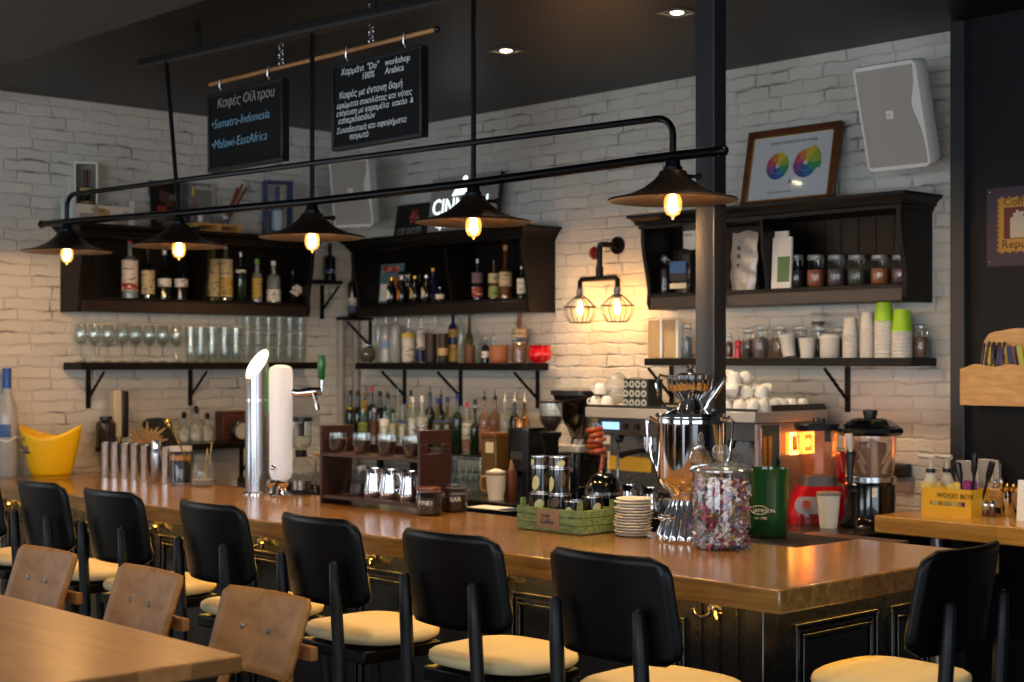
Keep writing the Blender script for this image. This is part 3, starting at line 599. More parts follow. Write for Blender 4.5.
# ================================================================ bottle tier on the back counter
tx0, tx1 = at(338, 452, 'Y', 5.2).x, at(528, 452, 'Y', 5.4).x
tr = thing('bottle_rack', 'low black tier on the back counter crowded with liquor bottles', 'rack', (tx0, 5.16, CZ))
TZ = .16
MB().bb(0, tx1-tx0, 0, .36, TZ-.02, TZ).build('board', BLK, tr, bevel=.003)
for x in (.03, (tx1-tx0)/2, tx1-tx0-.03):
    for y in (.04, .32): MB().bb(x-.015, x+.015, y-.015, y+.015, 0, TZ-.02).build('leg', BLK, tr)
TZ += CZ
brow([(341, 398, 7, CLEARB, SILV, None, 0, 'W', 'tall clear bottle with steel pourer at the corner end of the bottle tier'),
      (350.5, 390, 11, GLASSG, CAPK, WLAB, (.1, .35), 'w', 'dark green bottle with black cap, second on the bottle tier', (GOLD, .64, .68)),
      (358, 391, 11, DKG, CAPK, None, 0, 'w', 'near-black bottle beside the dark green one on the tier'),
      (364, 392, 8, TEALG, LABY, LABY, (.62, .84), 'w', 'bottle with mustard neck sleeve on the tier'),
      (371.5, 386, 11, GLASSG, RED, None, 0, 'w', 'green bottle with tall red cap on the tier'),
      (380, 391, 12, DKG, CAPK, None, 0, 'w', 'broad dark bottle behind the amber bottle on the tier'),
      (388, 393, 10, TEALG, CAPK, None, 0, 'w', 'teal bottle with black cap on the tier'),
      (398, 389, 9, CLEARB, SILV, None, 0, 'W', 'clear bottle with tall steel pourer behind the blue-topped label'),
      (411, 390, 9, CLEARB, CAPK, GOLD, (.68, .74), 'w', 'clear bottle with black cap and gold neck ring on the tier'),
      (430, 389, 11, GLASSB, CAPK, LABR, (.08, .25), 'W', 'brown bottle with thin black pourer on the tier'),
      (441, 391, 9, DKG, CAPK, None, 0, 'W', 'dark bottle with pourer between the two blue-capped bottles'),
      (475, 399, 11, CLEARB, CAPK, WLAB, (.2, .5), 'w', 'clear bottle with dark cap behind the red-capped bottle'),
      (495, 393, 12, ROSE, CAPK, None, 0, 'W', 'pinkish bottle with black pourer behind the amber-necked bottle'),
      (505, 396, 12, CLEARB, PAPER, WLAB, (.15, .4), 'W', 'clear bottle with white pourer, first of the white-pourer bottles'),
      (514.5, 396, 11, DKG, PAPER, None, 0, 'W', 'dark bottle with white pourer above the black machine'),
      (524.5, 396, 10, AMBER, PAPER, None, 0, 'W', 'amber bottle with white pourer, last on the tier')], 'Y', 5.43, TZ, 'bottles on the counter tier')
brow([(363, 409, 11, TEALG, SILV, LABG, (.32, .66), 'b', 'low pale bottle with lime label in the front of the tier'),
      (374.5, 408, 10, AMBER, SILV, LABO, (.30, .66), 'f', 'amber bottle with orange label in the front of the tier'),
      (384.5, 407, 11, CLEARB, CAPK, PAPER, (.1, .72), 'o', 'bottle wearing an arched white label in the front of the tier'),
      (393, 409, 9.5, CLEARB, CAPK, BEIGE, (.32, .64), 'w', 'clear bottle with beige label in the front of the tier'),
      (402.5, 406, 10, CLEARB, P('pale_blue_cap', '#6f8fae', .4), BEIGE, (.30, .60), 'w', 'clear bottle with blue-topped beige label in the front of the tier', (LABB, .6, .68)),
      (413, 397, 12, CLEARB, PAPER, WLAB, (.26, .6), 'w', 'white-capped clear bottle with wide white label on the tier'),
      (422, 396, 12, CLEARB, PAPER, WLAB, (.26, .62), 'w', 'white-capped bottle with red figure label on the tier', (LABR, .32, .46)),
      (438, 398, 11, OLIVE, BLUE, LABB, (.1, .6), 'o', 'blue-capped rum bottle with blue picture label next to the brown bottle'),
      (447.5, 397, 11, OLIVE, BLUE, LABB, (.1, .6), 'o', 'blue-capped rum bottle with blue picture label next to the green wine bottle'),
      (457.5, 394, 10.5, GLASSG, BLUE, WLAB, (.1, .42), 'w', 'green bottle with dark blue cap and white label on the tier'),
      (467, 402, 11, CLEARB, RED, WLAB, (.3, .6), 'o', 'red-capped bottle with white and red label on the tier', (LABR, .1, .28)),
      (475, 408, 10, GLASSG, CAPK, WLAB, (.14, .6), 'w', 'green-tinted bottle with large white label on the tier'),
      (484.5, 393, 12, ROSE, CAPK, PAPER, (.08, .5), 'W', 'amber-necked bottle with red and white label and pourer on the tier', (LABR, .44, .56))], 'Y', 5.24, TZ, 'bottles on the counter tier')
p = at(527, 432, 'Y', 5.36)
t = thing('copper_jug', 'tapered copper jug at the end of the bottle tier', 'jug', (p.x+.02, 5.3, TZ))
MB().lathe([(0, 0), (.055, 0), (.05, .06), (.035, .16), (.038, .2), (.035, .2), (.03, .16), (0, .02)], 18).build('jug_body', P('copper', '#c98a52', .2, 1.), t)
MB().tube(arc((.04, 0, .1), .045, -1.2, 1.2, 8), .005, 6).build('handle', P('copper', ''), t)
for i in range(8):
    p = at(448+5.2*i, 492, 'Y', 5.0+.09*(i % 2)); place(tumbl, (p.x, p.y, CZ), 'upright tumbler on the back counter, one of those under the bottle tier', 'tumblers under the bottle tier')
for i in range(5):
    p = at(451+6.5*i, 475, 'Y', 5.03); place(tumbl, (p.x, 5.045, CZ+.0835), 'tumbler stacked on another one under the bottle tier', 'stacked tumblers under the bottle tier')
# ================================================================ things on the bar
def on_bar(px, py, z=BZ): return at(px, py, 'Z', z)
# frosted magnum bottle
p = at(7, 471, 'X', WX+.06); p.z = BZ; t = thing('vodka_bottle', 'very large frosted bottle with blue cap at the far end of the bar', 'bottle', p)
MB().lathe([(0, .003), (.046, 0), (.052, .008), (.054, .30), (.05, .34), (.032, .39), (.02, .43), (.018, .50), (0, .50)], 24).build('glass_body', FROST, t)
MB().lathe([(0, .44), (.0215, .44), (.0215, .535), (.02, .54), (0, .54)], 18).build('cap', P('bright_blue_cap', '#1d4fa8', .35), t)
m = MB(); m.lathe([(.0545, .20), (.0552, .201), (.0552, .262), (.0545, .263)], 20, a0=-1.9, a1=-.1); m.build('blue_print', P('blue_print', '#3d5f96', .5), t)
m = MB(); m.tube([(.058*cos(a), .058*sin(a), .19+.012*sin(3*a)) for a in [2*PI*i/24 for i in range(24)]], .004, 6, True); m.build('neck_ring', P('ice_white_print', '#d8dcdc', .5), t)
# yellow ice bucket
p = at(51, 474, 'X', WX+.20); p.z = BZ; t = thing('ice_bucket', 'yellow wavy-rimmed ice bucket at the far end of the bar', 'bucket', p, rz=TH)
def bk(u, v):
    a = 2*PI*u; r = .092+.06*v**.8; z = .005+v*(.225+.028*cos(2*a)); return (r*1.0*cos(a), r*.78*sin(a), z)
m = MB(); m.surf(bk, 40, 10); m.lathe([(0, .0), (.088, 0), (.092, .008), (0, .008)], 40); m.T = Matrix.Scale(.78, 4, (0, 1, 0)); m.T = Matrix()
m = MB(); m.surf(bk, 40, 10); m.T = Matrix.Scale(.78, 4, (0, 1, 0)); m.lathe([(0, 0), (.09, 0), (.092, .006), (0, .006)], 40); m.build('bucket_wall', YEL, t, solid=.004)
text('KETEL', 'lettering', t, (-.118, -.068, .185), .026, CAPK, rot=(PI/2+.3, 0, -.55)); 
m = MB(); m.T = Matrix.Translation((-.098, -.0745, .14)) @ Matrix.Rotation(-.58, 4, 'Z') @ Matrix.Rotation(PI/2+.28, 4, 'X')
m.prism([(-.022, -.012), (.022, -.016), (.012, .0), (.02, .024), (-.002, .012), (-.018, .022)], .001); m.build('emblem', P('grey_emblem', '#77746a', .5), t)
m = MB(); m.T = Matrix.Translation((-.097, -.0735, .125)) @ Matrix.Rotation(-.58, 4, 'Z') @ Matrix.Rotation(PI/2+.28, 4, 'X'); m.prism([(-.025, -.004), (.025, -.004), (.025, .004), (-.025, .004)], .001); m.build('emblem_base', CAPK, t)
# steel tumblers
tall = thing('steel_tumbler', 'x', 'tumbler')
MB().lathe([(0, 0), (.0245, 0), (.0255, .004), (.0215, .168), (.0225, .172), (.0205, .172), (.0195, .16), (0, .02)], 20).build('cup_wall', P('tumbler_steel', '#e4e7ea', .24, 1.), tall)
for i, (px, py) in enumerate(((106, 477), (115.7, 477.6), (125.7, 478.5), (135.4, 479.4), (145.5, 481), (166.8, 483.5))):
    p = on_bar(px, py); o = place(tall, p, '%s polished steel tumbler in the row on the bar, counting from the yellow bucket' % ORD[i], 'steel tumblers on the bar')
p = on_bar(156.3, 482.5); lobj('cocktail_shaker', 'steel cocktail shaker with narrow cap among the steel tumblers', 'shaker', p, [('shaker_body', [(0, 0), (.024, 0), (.026, .004), (.028, .13), (.027, .145), (.022, .16), (0, .16)], STEEL), ('shaker_cap', [(0, .16), (.0235, .16), (.0235, .19), (.021, .2), (0, .2)], CHROME)], seg=20)
# jar of dark tea
p = on_bar(180.5, 485); r = msize(22, p)/2
lobj('tea_jar', 'glass jar of dark red tea with pale lid at the end of the tumbler row', 'jar', p, [('glass_wall', [(0, 0), (r, 0), (r, .15), (r*.93, .158)], GLASS), ('tea', [(0, .012), (r*.94, .012), (r*.94, .115), (0, .115)], P('dark_tea', '#22100a', .2)), ('label_band', [(r*.95, .117), (r*.95, .14), (r*.9, .14)], P('amber_band', '#a8742c', .3)), ('lid', [(0, .158), (r*1.03, .158), (r*1.03, .18), (0, .182)], P('pale_lid', '#b9b4aa', .4))], seg=24)
# honey glass with brass stirrers
p = on_bar(203, 486); r = msize(24, p)/2
lobj('stirrer_glass', 'square-shouldered low glass with card and brass stirrers leaning out', 'glass', p, [('glass_wall', [(0, 0), (r*.95, 0), (r, .006), (r*.98, .075), (r*.8, .11), (r*.62, .145)], LIDG), ('sugar', [(0, .006), (r*.93, .006), (r*.93, .03), (0, .034)], P('pale_sugar', '#8d8b86', .8, bump=1, bscale=200))], seg=20)
t = thing('bar_spoon', 'long brass bar spoon with flame-shaped tip leaning in the low glass', 'bar spoon', p)
a, b = Vector((-.005, -.01, .02)), RT*(-.155)+Vector((0, 0, .275)); MB().tube([a, b], .003, 8).build('shaft', BRASS, t)
m = MB(); d = (b-a).normalized(); m.tube([b-d*.01, b+d*.005, b+d*.02, b+d*.035, b+d*.04], [.004, .011, .012, .008, .002], 8); m.build('tip', BRASS, t)
for k, dx in enumerate((.012, .034)):
    t = thing('stirrer', '%s thin brass stirrer standing upright in the low glass' % ('shorter', 'taller')[k], 'stirrer', p)
    MB().tube([RT*(.01*k)+Vector((0, 0, .02)), RT*dx+Vector((0, .01, .17+.03*k))], .0022, 6).build('shaft', BRASS, t); MB().ball(.005, tuple(RT*dx+Vector((0, .01, .173+.03*k)))).build('knob', BRASS, t)
# steel tap tower with slanted luminous top
p = on_bar(257, 494); r = msize(23.5, p)/2; hL, hR = .513, .605
t = thing('tap_tower', 'brushed steel beer tower with slanted glowing top', 'beer tap', p)
def slant(m, rr, z0, f):
    n = 32; A = [2*PI*i/n for i in range(n)]
    m.v += [(rr*cos(a), rr*sin(a), z0) for a in A]+[(rr*cos(a), rr*sin(a), f(cos(a-TH))) for a in A]
    m.f += [(i, (i+1) % n, n+(i+1) % n, n+i) for i in range(n)]+[tuple(range(n, 2*n)), tuple(range(n))[::-1]]; m.mi = [0]*len(m.f); return m
tw = MB(); A = [2*PI*i/36 for i in range(36)]
RTv = RT; dv = Vector((-FW.x, -FW.y, 0))
def zt(x, y, k=1.): q = (RT.x*x+RT.y*y)/r; w_ = (dv.x*x+dv.y*y)/r; return (hL+hR)/2+q*(hR-hL)/2*.9-w_*.05
tw.v = [(r*cos(a), r*sin(a), .0) for a in A]+[(r*cos(a), r*sin(a), zt(r*cos(a), r*sin(a))) for a in A]
tw.f = [(i, (i+1) % 36, 36+(i+1) % 36, 36+i) for i in range(36)]+[tuple(range(36))[::-1], tuple(range(36, 72))]; tw.mi = [0]*38
tw.build('column', STEEL, t)
gl = MB(); gl.v = [(r*.92*cos(a), r*.92*sin(a), zt(r*.92*cos(a), r*.92*sin(a))+.002) for a in A]; gl.v += [(x, y, z+.004) for x, y, z in gl.v]
gl.f = [(i, (i+1) % 36, 36+(i+1) % 36, 36+i) for i in range(36)]+[tuple(range(36, 72))]; gl.mi = [0]*37
gl.build('light_panel', P('tap_light', '#ffffff', .4, emit=(.95, 1, .97), es=.9), t)
MB().lathe([(r*1.02, 0), (r*1.25, 0), (r*1.25, .006), (r*1.02, .012)], 32).build('base_flange', CHROME, t)
MB().lathe([(r*1.01, .40), (r*1.012, .402), (r*1.012, .41), (r*1.01, .412)], 32).build('ring', CHROME, t)
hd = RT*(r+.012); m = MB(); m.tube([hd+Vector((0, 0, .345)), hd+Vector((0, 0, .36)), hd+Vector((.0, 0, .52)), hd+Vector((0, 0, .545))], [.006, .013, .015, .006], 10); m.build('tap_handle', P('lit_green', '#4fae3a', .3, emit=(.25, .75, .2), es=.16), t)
MB().tube([hd*.75+Vector((0, 0, .35)), hd+Vector((0, 0, .345))], .007, 8).build('tap_lever', CHROME, t)
# white frosted tower
p = on_bar(278, 497); t = thing('beer_column', 'white ice-frosted beer column on a chrome foot beside the steel tap tower', 'beer tap', p); r = msize(23, p)/2
MB().lathe([(0, .075), (r*.72, .075), (r*.9, .085), (r, .11), (r*1.0, .3), (r*1.03, .43), (r*1.02, .53), (r*.93, .548), (r*.5, .558), (0, .56)], 28).build('column', P('ice_white_glow', '#d4d8dc', .5, bump=.25, bscale=60, emit=(.75, .87, 1.), es=.10), t, loc=RT*.012)  # faint bluish glow put into the column material, no lamp inside
m = MB(); m.lathe([(0, 0), (.056, 0), (.058, .01), (.042, .02), (.034, .035), (.046, .05), (.05, .062), (.04, .075), (0, .075)], 20); m.build('chrome_foot', CHROME, t)
m = MB(); m.tube([RT*.0+dv*.03+Vector((0, 0, .04)), dv*.09+Vector((0, 0, .05)), dv*.10+Vector((0, 0, .015))], .010, 8); m.build('spout', CHROME, t)
m = MB(); m.ball(.013, tuple(dv*(r+.004)-RT*.012+Vector((0, 0, .128)))); m.build('knob', CHROME, t)
m = MB(); c = RT*(r+.02); z = .445
m.tube([c*.5+Vector((0, 0, z)), RT*.085+Vector((0, 0, z-.005)), RT*.135+Vector((0, 0, z+.0)), RT*.185+Vector((0, 0, z+.004))], [.018, .014, .020, .015], 10); m.build('tap_arm', CHROME, t)
m = MB(); m.tube([RT*.15+Vector((0, 0, z)), RT*.165+dv*.03+Vector((0, 0, z-.03)), RT*.175+dv*.04+Vector((0, 0, z-.075))], [.011, .01, .008], 8); m.build('spout', CHROME, t)
m = MB(); m.tube([RT*.182+Vector((0, 0, z)), RT*.183+Vector((0, 0, z+.05))], .007, 8); m.build('tap_lever', CHROME, t)
m = MB(); b = RT*.184; m.tube([b+Vector((0, 0, z+.05)), b+Vector((0, 0, z+.06)), b+Vector((0, 0, z+.12)), b+Vector((0, 0, z+.15)), b+Vector((0, 0, z+.155))], [.008, .015, .019, .016, .006], 12); m.build('tap_handle', P('dark_green_handle', '#155c2c', .3, coat=.3), t)
# siphon brewer
p = on_bar(301, 494); t = thing('siphon_brewer', 'glass siphon coffee brewer beside the white beer column', 'coffee maker', p)
MB().lathe([(0, 0), (.055, 0), (.055, .012), (.02, .018), (0, .018)], 20).build('stand_base', CAPK, t)
MB().lathe([(0, .03), (.03, .035), (.05, .06), (.055, .09), (.048, .12), (.028, .145), (.022, .16)], 20).build('lower_globe', GLASS, t)
MB().lathe([(0, .02), (.04, .02), (.042, .06), (0, .05)], 18).build('burner', STEEL, t)
MB().lathe([(0, .16), (.024, .16), (.026, .19), (0, .19)], 16).build('stopper', CAPK, t)
MB().lathe([(.016, .19), (.04, .205), (.046, .23), (.047, .32), (.045, .32), (.044, .23), (.038, .21)], 20).build('upper_chamber', GLASS, t)
MB().lathe([(0, .315), (.05, .315), (.05, .332), (0, .334)], 20).build('lid', CAPK, t); MB().lathe([(0, .25), (.014, .25), (.016, .315), (0, .315)], 12).build('filter', P('grey_filter', '#3a3c3e', .5), t)
m = MB(); k = RT*.062; m.tube([k, k+Vector((0, 0, .15)), RT*.03+Vector((0, 0, .172))], .006, 8); m.build('stand_arm', STEEL, t)
m = MB(); m.tube([k+Vector((0, 0, .18)), RT*.09+Vector((0, 0, .16)), RT*.095+Vector((0, 0, .08)), RT*.085+Vector((0, 0, .03))], [.008, .012, .012, .008], 8); m.build('handle', P('tan_handle', '#8a6a4a', .4), t)
# brown wooden caddy
cx0, cx1 = at(319.5, 500, 'Y', 3.66).x, at(417.5, 500, 'Y', 3.66).x; Lc = cx1-cx0+.012
CADW = wood('caddy_brown', '#2a1611', '#3d221b', .45, (1.5, 14, 14))
t = thing('wooden_caddy', 'brown two-tier wooden caddy with slotted ends holding cups and pitchers', 'caddy', (cx0, 3.66, BZ))
def endp(x):
    m = MB(); D2, Hh = .158, .315
    m.bb(x, x+.014, 0, D2, 0, .225); m.bb(x, x+.014, 0, D2, .262, Hh); m.bb(x, x+.014, 0, .045, .225, .262); m.bb(x, x+.014, .113, D2, .225, .262)
    return m.build('end_panel', CADW, t, bevel=.003)
endp(0); endp(Lc-.014)
for z in (.022, .192): MB().bb(.014, Lc-.014, .004, .154, z, z+.014).build('shelf', CADW, t, bevel=.002)
MB().bb(.014, Lc-.014, .142, .156, .205, .24).build('back_rail', CADW, t)
for z in (.04,): MB().bb(.014, Lc-.014, .142, .156, z+.02, z+.05).build('back_rail', CADW, t)
espg = thing('coffee_glass', 'x', 'glass')
MB().lathe([(0, 0), (.024, 0), (.028, .005), (.038, .04), (.037, .08), (.0355, .08), (.036, .04), (.026, .008), (0, .006)], 16).build('glass_wall', GLASS, espg)
MB().lathe([(0, .009), (.0245, .01), (.034, .040), (.033, .055), (0, .058)], 14).build('coffee_beans', COFFEE, espg)
m = MB(); m.tube(arc((.03, 0, .034), .017, -1.3, 1.3, 7), .0035, 6); m.build('handle', GLASS, espg)
for i in range(7):
    place(espg, (cx0+.062+.083*i*(Lc/.66), 3.705+.06*(i % 2), BZ+.2065), '%s small handled coffee glass on the caddy top, counting from the beer taps' % ORD[i], 'coffee glasses on the caddy')
    espg.rotation_euler.z = 2.5
pit = thing('milk_pitcher', 'x', 'pitcher')
MB().lathe([(0, 0), (.038, 0), (.042, .006), (.043, .03), (.033, .085), (.035, .115), (.0335, .115), (.031, .085), (.04, .03), (0, .01)], 20).build('pitcher_body', CHROME, pit)
m = MB(); m.tube([(.036, 0, .1), (.06, 0, .1), (.066, 0, .075), (.058, 0, .045), (.042, 0, .035)], .004, 6); m.build('handle', CHROME, pit)
m = MB(); m.tube([(-.03, 0, .105), (-.04, 0, .116)], [.014, .006], 8); m.build('spout', CHROME, pit)
for i, px in enumerate((374, 390, 410)):
    q = at(px, 485, 'Y', 3.74); place(pit, (q.x, 3.74, BZ+.036), '%s steel milk pitcher on the lower caddy shelf, counting from the beer taps' % ORD[i], 'milk pitchers in the caddy'); 
q = at(357, 490, 'Y', 3.74); lobj('glass_server', 'dark glass server on the lower caddy shelf before the pitchers', 'jug', (q.x, 3.75, BZ+.036), [('glass_wall', [(0, 0), (.036, 0), (.04, .02), (.03, .09), (.034, .12)], GLASS), ('coffee', [(0, .004), (.034, .004), (.037, .02), (.034, .05), (0, .05)], COFFEE)])
# clip-top jars
def clip_jar(name, label, loc, r, h, cont, rz=0, group=None, fill=.62, lidm=None, txt=None):
    t = thing(name, label, 'jar', loc, rz, group)
    MB().lathe([(0, 0), (r*.9, 0), (r, h*.06), (r, h*.62), (r*.86, h*.74), (r*.84, h*.8), (r*.88, h*.82)], 20).build('glass_wall', GLASS, t)
    MB().lathe([(0, .004), (r*.87, .004), (r*.95, h*.07), (r*.95, h*min(fill, .6)), (r*.8, h*fill), (0, h*fill+.004)], 18).build('contents', cont, t)
    MB().lathe([(0, h*.84), (r*.92, h*.84), (r*.95, h*.87), (r*.93, h*.96), (r*.6, h), (0, h*.99)], 20).build('lid', lidm or GLASS, t)
    MB().lathe([(r*.9, h*.815), (r*.94, h*.82), (r*.94, h*.84), (r*.9, h*.845)], 18).build('rubber_seal', P('seal_grey', '#8f8577', .6), t)
    w = MB(); w.tube([(r*.9, -.012, h*.72), (r*1.12, -.012, h*.80), (r*1.15, -.01, h*.64), (r*1.15, .01, h*.64), (r*1.12, .012, h*.80), (r*.9, .012, h*.72)], max(.0016, r*.035), 6); w.build('wire_clip', STEEL, t)
    if txt: text(txt, 'lettering', t, (-r*.42, -r*1.03, h*.38), h*.22, PAPER)
    return t
p = on_bar(429, 515); clip_jar('bean_jar', 'clip-top jar of coffee beans with white lettering, beside the brown caddy', p, .050, .108, COFFEE, .45, 'bean jars on the bar', lidm=P('pinkish_lid', '#7a4a3a', .25, coat=.5), txt='FINE')
p = on_bar(454.5, 511.5); clip_jar('bean_jar', 'clip-top jar of coffee beans with plain glass lid, behind the lettered one', p, .050, .112, COFFEE, .9, 'bean jars on the bar', txt='BAR')
# folded paper with blue block
p = on_bar(492, 509); t = thing('menu_sheet', 'white paper sheet with a dark blue end lying on the bar by the green crate', 'paper', (p.x, p.y+.02, BZ), .05)
MB().box(0, 0, .002, .22, .10, .004).build('sheet', PAPER, t); MB().box(.088, -.005, .005, .045, .09, .003).build('blue_block', P('ink_blue', '#16306b', .5), t)
# green crate of tins
p = on_bar(580, 536); cxa = p.x; t = thing('green_crate', 'weathered green wooden crate of black tins with paper plaque', 'crate', (cxa-.302, p.y, BZ))
GRN = wood('weathered_green', '#4a6636', '#8c9d62', .7, (6, 20, 20)); CW, CD, CH = .302, .185, .082
for k in range(3):
    z0, z1 = .003+k*.0265, .003+k*.0265+.0245
    MB().bb(0, CW, 0, .008, z0, z1).build('front_slat', GRN, t, bevel=.0015); MB().bb(0, CW, CD-.008, CD, z0, z1).build('back_slat', GRN, t)
    MB().bb(CW-.008, CW, .008, CD-.008, z0, z1).build('end_slat', GRN, t, bevel=.0015); MB().bb(0, .008, .008, CD-.008, z0, z1).build('end_slat', GRN, t)
for x in (.008, CW-.022):
    for y in (.008, CD-.022): MB().bb(x, x+.014, y, y+.014, 0, CH+.026).build('corner_post', GRN, t)
MB().bb(.008, CW-.008, .008, CD-.008, .001, .007).build('floor_board', GRN, t)
MB().bb(.10, .205, -.0025, 0, .012, .076).build('plaque', P('tan_plaque', '#9a7a5c', .7, bump=.3), t); text('Fresh', 'plaque_lettering', t, (.122, -.0032, .05), .018, CAPK, shear=.2); text('Coffee', 'plaque_lettering', t, (.115, -.0032, .028), .024, CAPK, shear=.2)
TIN = P('black_tin', '#0b0c12', .2, coat=.5); LEAF = P('cream_leaf_print', '#c9c78e', .35); TANL = P('tan_leaf_print', '#54462c', .35)
def tin(label, loc, r, h, rz):
    t = thing('leaf_tin', label, 'tin', loc, rz, 'black leaf-print tins')
    MB().lathe([(0, 0), (r, 0), (r, h*.97), (0, h*.97)], 22).build('tin_body', TIN, t)
    for z in (.0, h-.006): MB().lathe([(r, z), (r*1.03, z+.001), (r*1.03, z+.005), (r, z+.006)], 22).build('rim', STEEL, t)
    m = MB()
    for k in range(5):
        a0 = 2*PI*k/5+.3; c = h*(.38+.2*(k % 2)); hh = h*.3; m.m = k % 2
        def lf(u, v):
            w = .42*math.sqrt(max(0, 1-(2*v-1)**2)); a = a0+(2*u-1)*w+.2*(v-.5); return (r*1.012*cos(a), r*1.012*sin(a), c+(2*v-1)*hh)
        m.surf(lf, 4, 8)
    m.build('leaf_print', [LEAF, TANL], t)
Tz = BZ+.008; yy = p.y
xs = [at(px, 500, 'Y', yy+.06).x for px in (540.5, 563)]
tin('low black tin in the crate under the tower of tins next to the plaque end', (cxa-.245, yy+.06, Tz+.055), .040, .062, .0); tin('low black tin in the crate under the tower of tins by the crate middle', (cxa-.155, yy+.06, Tz+.055), .040, .062, 1.)
tin('low black tin in the green crate beside the corner post', (cxa-.075, yy+.05, Tz+.04), .034, .062, 2.); tin('low black tin at the inner end of the green crate', (cxa-.068, yy+.13, Tz+.05), .036, .062, .6)
tin('tall black tin with cream leaves, the one of the two towers nearer the bean jars', (cxa-.245, yy+.06, Tz+.1175), .034, .088, 4.6); tin('tall black tin with cream leaves in the tower beside the black dome', (cxa-.155, yy+.06, Tz+.1175), .035, .088, 4.2)
tin('squat tin crowning the tower nearer the bean jars', (cxa-.245, yy+.06, Tz+.206), .034, .038, 1.5); tin('squat tin crowning the tower beside the black dome', (cxa-.155, yy+.06, Tz+.206), .035, .040, 2.8)
s = thing('tin_packing', 'brown card packing under the tins inside the green crate', 'packing', (cxa-.302, p.y, BZ)); MB().bb(.024, CW-.024, .024, CD-.024, .0075, .048).build('card', P('brown_card', '#3a2a1c', .8), s, bevel=.002)
# black dome kettle
p = on_bar(593, 512); t = thing('dome_pot', 'glossy black domed pot with a steel band behind the green crate', 'pot', (p.x+.02, p.y+.04, BZ))
MB().lathe([(0, 0), (.05, 0), (.066, .02), (.072, .06), (.070, .068), (0, .068)], 28).build('pot_body', BLKG, t)
MB().lathe([(.070, .066), (.074, .067), (.074, .078), (.070, .079)], 28).build('steel_band', STEEL, t)
MB().lathe([(0, .079), (.071, .079), (.068, .10), (.055, .128), (.034, .146), (.01, .152), (0, .152)], 28).build('dome_lid', BLKG, t); MB().ball(.01, (0, 0, .158)).build('knob', BLKG, t)
# stack of saucers
p = on_bar(633.5, 536); sau = thing('saucer', 'x', 'saucer')
MB().lathe([(0, 0), (.04, 0), (.058, .006), (.0625, .0092), (.060, .0105), (.04, .004), (0, .004)], 24).build('dish', P('stoneware', '#e2ddd0', .6, bump=.4), sau)
for k in range(13):
    o = place(sau, (p.x+R.uniform(-.004, .004), p.y+R.uniform(-.004, .004), BZ+.0096*k), 'pale stoneware saucer in the stack between the green crate and the silver urn', 'stacked saucers on the bar')
# silver urn
p = on_bar(690, 541); t = thing('coffee_urn', 'polished silver two-handled urn with fluted foot by the steel column', 'urn', p)
q = msize(1, p)
def L_(pr): return [(r*q, (541-y)*q) for r, y in pr]
MB().lathe([(0, 0)]+L_([(33, 541), (34, 538), (30, 532), (26, 522), (21, 508), (19, 499), (21, 494)])+[(0, 47*q)], 154, flute=22, amp=.13, fr=(3, 5)).build('fluted_foot', CHROME, t)
MB().lathe([(0, 46*q)]+L_([(19, 496), (24, 490), (31, 482), (33.5, 476), (33.5, 424), (34.5, 420), (33, 416)])+[(0, 125*q)], 40).build('urn_body', CHROME, t)
MB().lathe([(0, 124*q)]+L_([(33, 417), (35, 416), (34, 413), (22, 411), (14, 409), (12, 404)])+[(0, 137*q)], 36).build('urn_lid', CHROME, t)
MB().lathe([(0, 136*q)]+L_([(12, 405), (10.5, 400), (14, 395), (20, 389), (21.5, 378), (22, 375), (20.5, 375), (19, 388)])+[(0, 148*q)], 126, flute=18, amp=.09, fr=(3, 6)).build('fluted_bowl', CHROME, t)
MB().lathe([(0, 150*q)]+L_([(20, 377), (12, 373), (4, 372), (3, 369), (5, 366.5)])+[(0, 177*q)], 24).build('finial', CHROME, t)
for sg in (-1, 1):
    pts = [RT*(sg*x*q)+Vector((0, 0, (541-y)*q)) for x, y in ((30, 424), (40, 417), (43, 421), (42, 440), (39, 458), (33, 472))]
    MB().tube(pts, [.005, .006, .006, .005, .005, .006], 8).build('side_handle', CHROME, t)
pts = [RT*(x*q)+Vector((0, 0, (541-y)*q)) for x, y in ((-19, 378), (-30, 375), (-34, 384), (-31, 398), (-24, 408), (-16, 412))]
MB().tube(pts, [.004, .005, .005, .005, .004, .005], 8).build('bowl_handle', CHROME, t)
pts = [RT*(x*q)+Vector((0, 0, (541-y)*q)) for x, y in ((13, 412), (17, 405), (24, 394), (32, 382), (36, 376))]
MB().tube(pts, [.006, .011, .012, .010, .004], 10).build('scoop_spout', CHROME, t)
m = MB(); m.tube([dv*(20*q)-RT*(18*q)+Vector((0, 0, 27*q)), dv*(24*q)-RT*(30*q)+Vector((0, 0, 26*q))], .006, 8); m.ball(.011, tuple(dv*(24*q)-RT*(31*q)+Vector((0, 0, 26*q)))); m.build('tap', CHROME, t)
m = MB(); m.tube([RT*(22*q)+Vector((0, 0, 124*q)), RT*(24*q)+Vector((0, 0, 132*q))], .007, 8); m.build('vent_knob', CHROME, t)
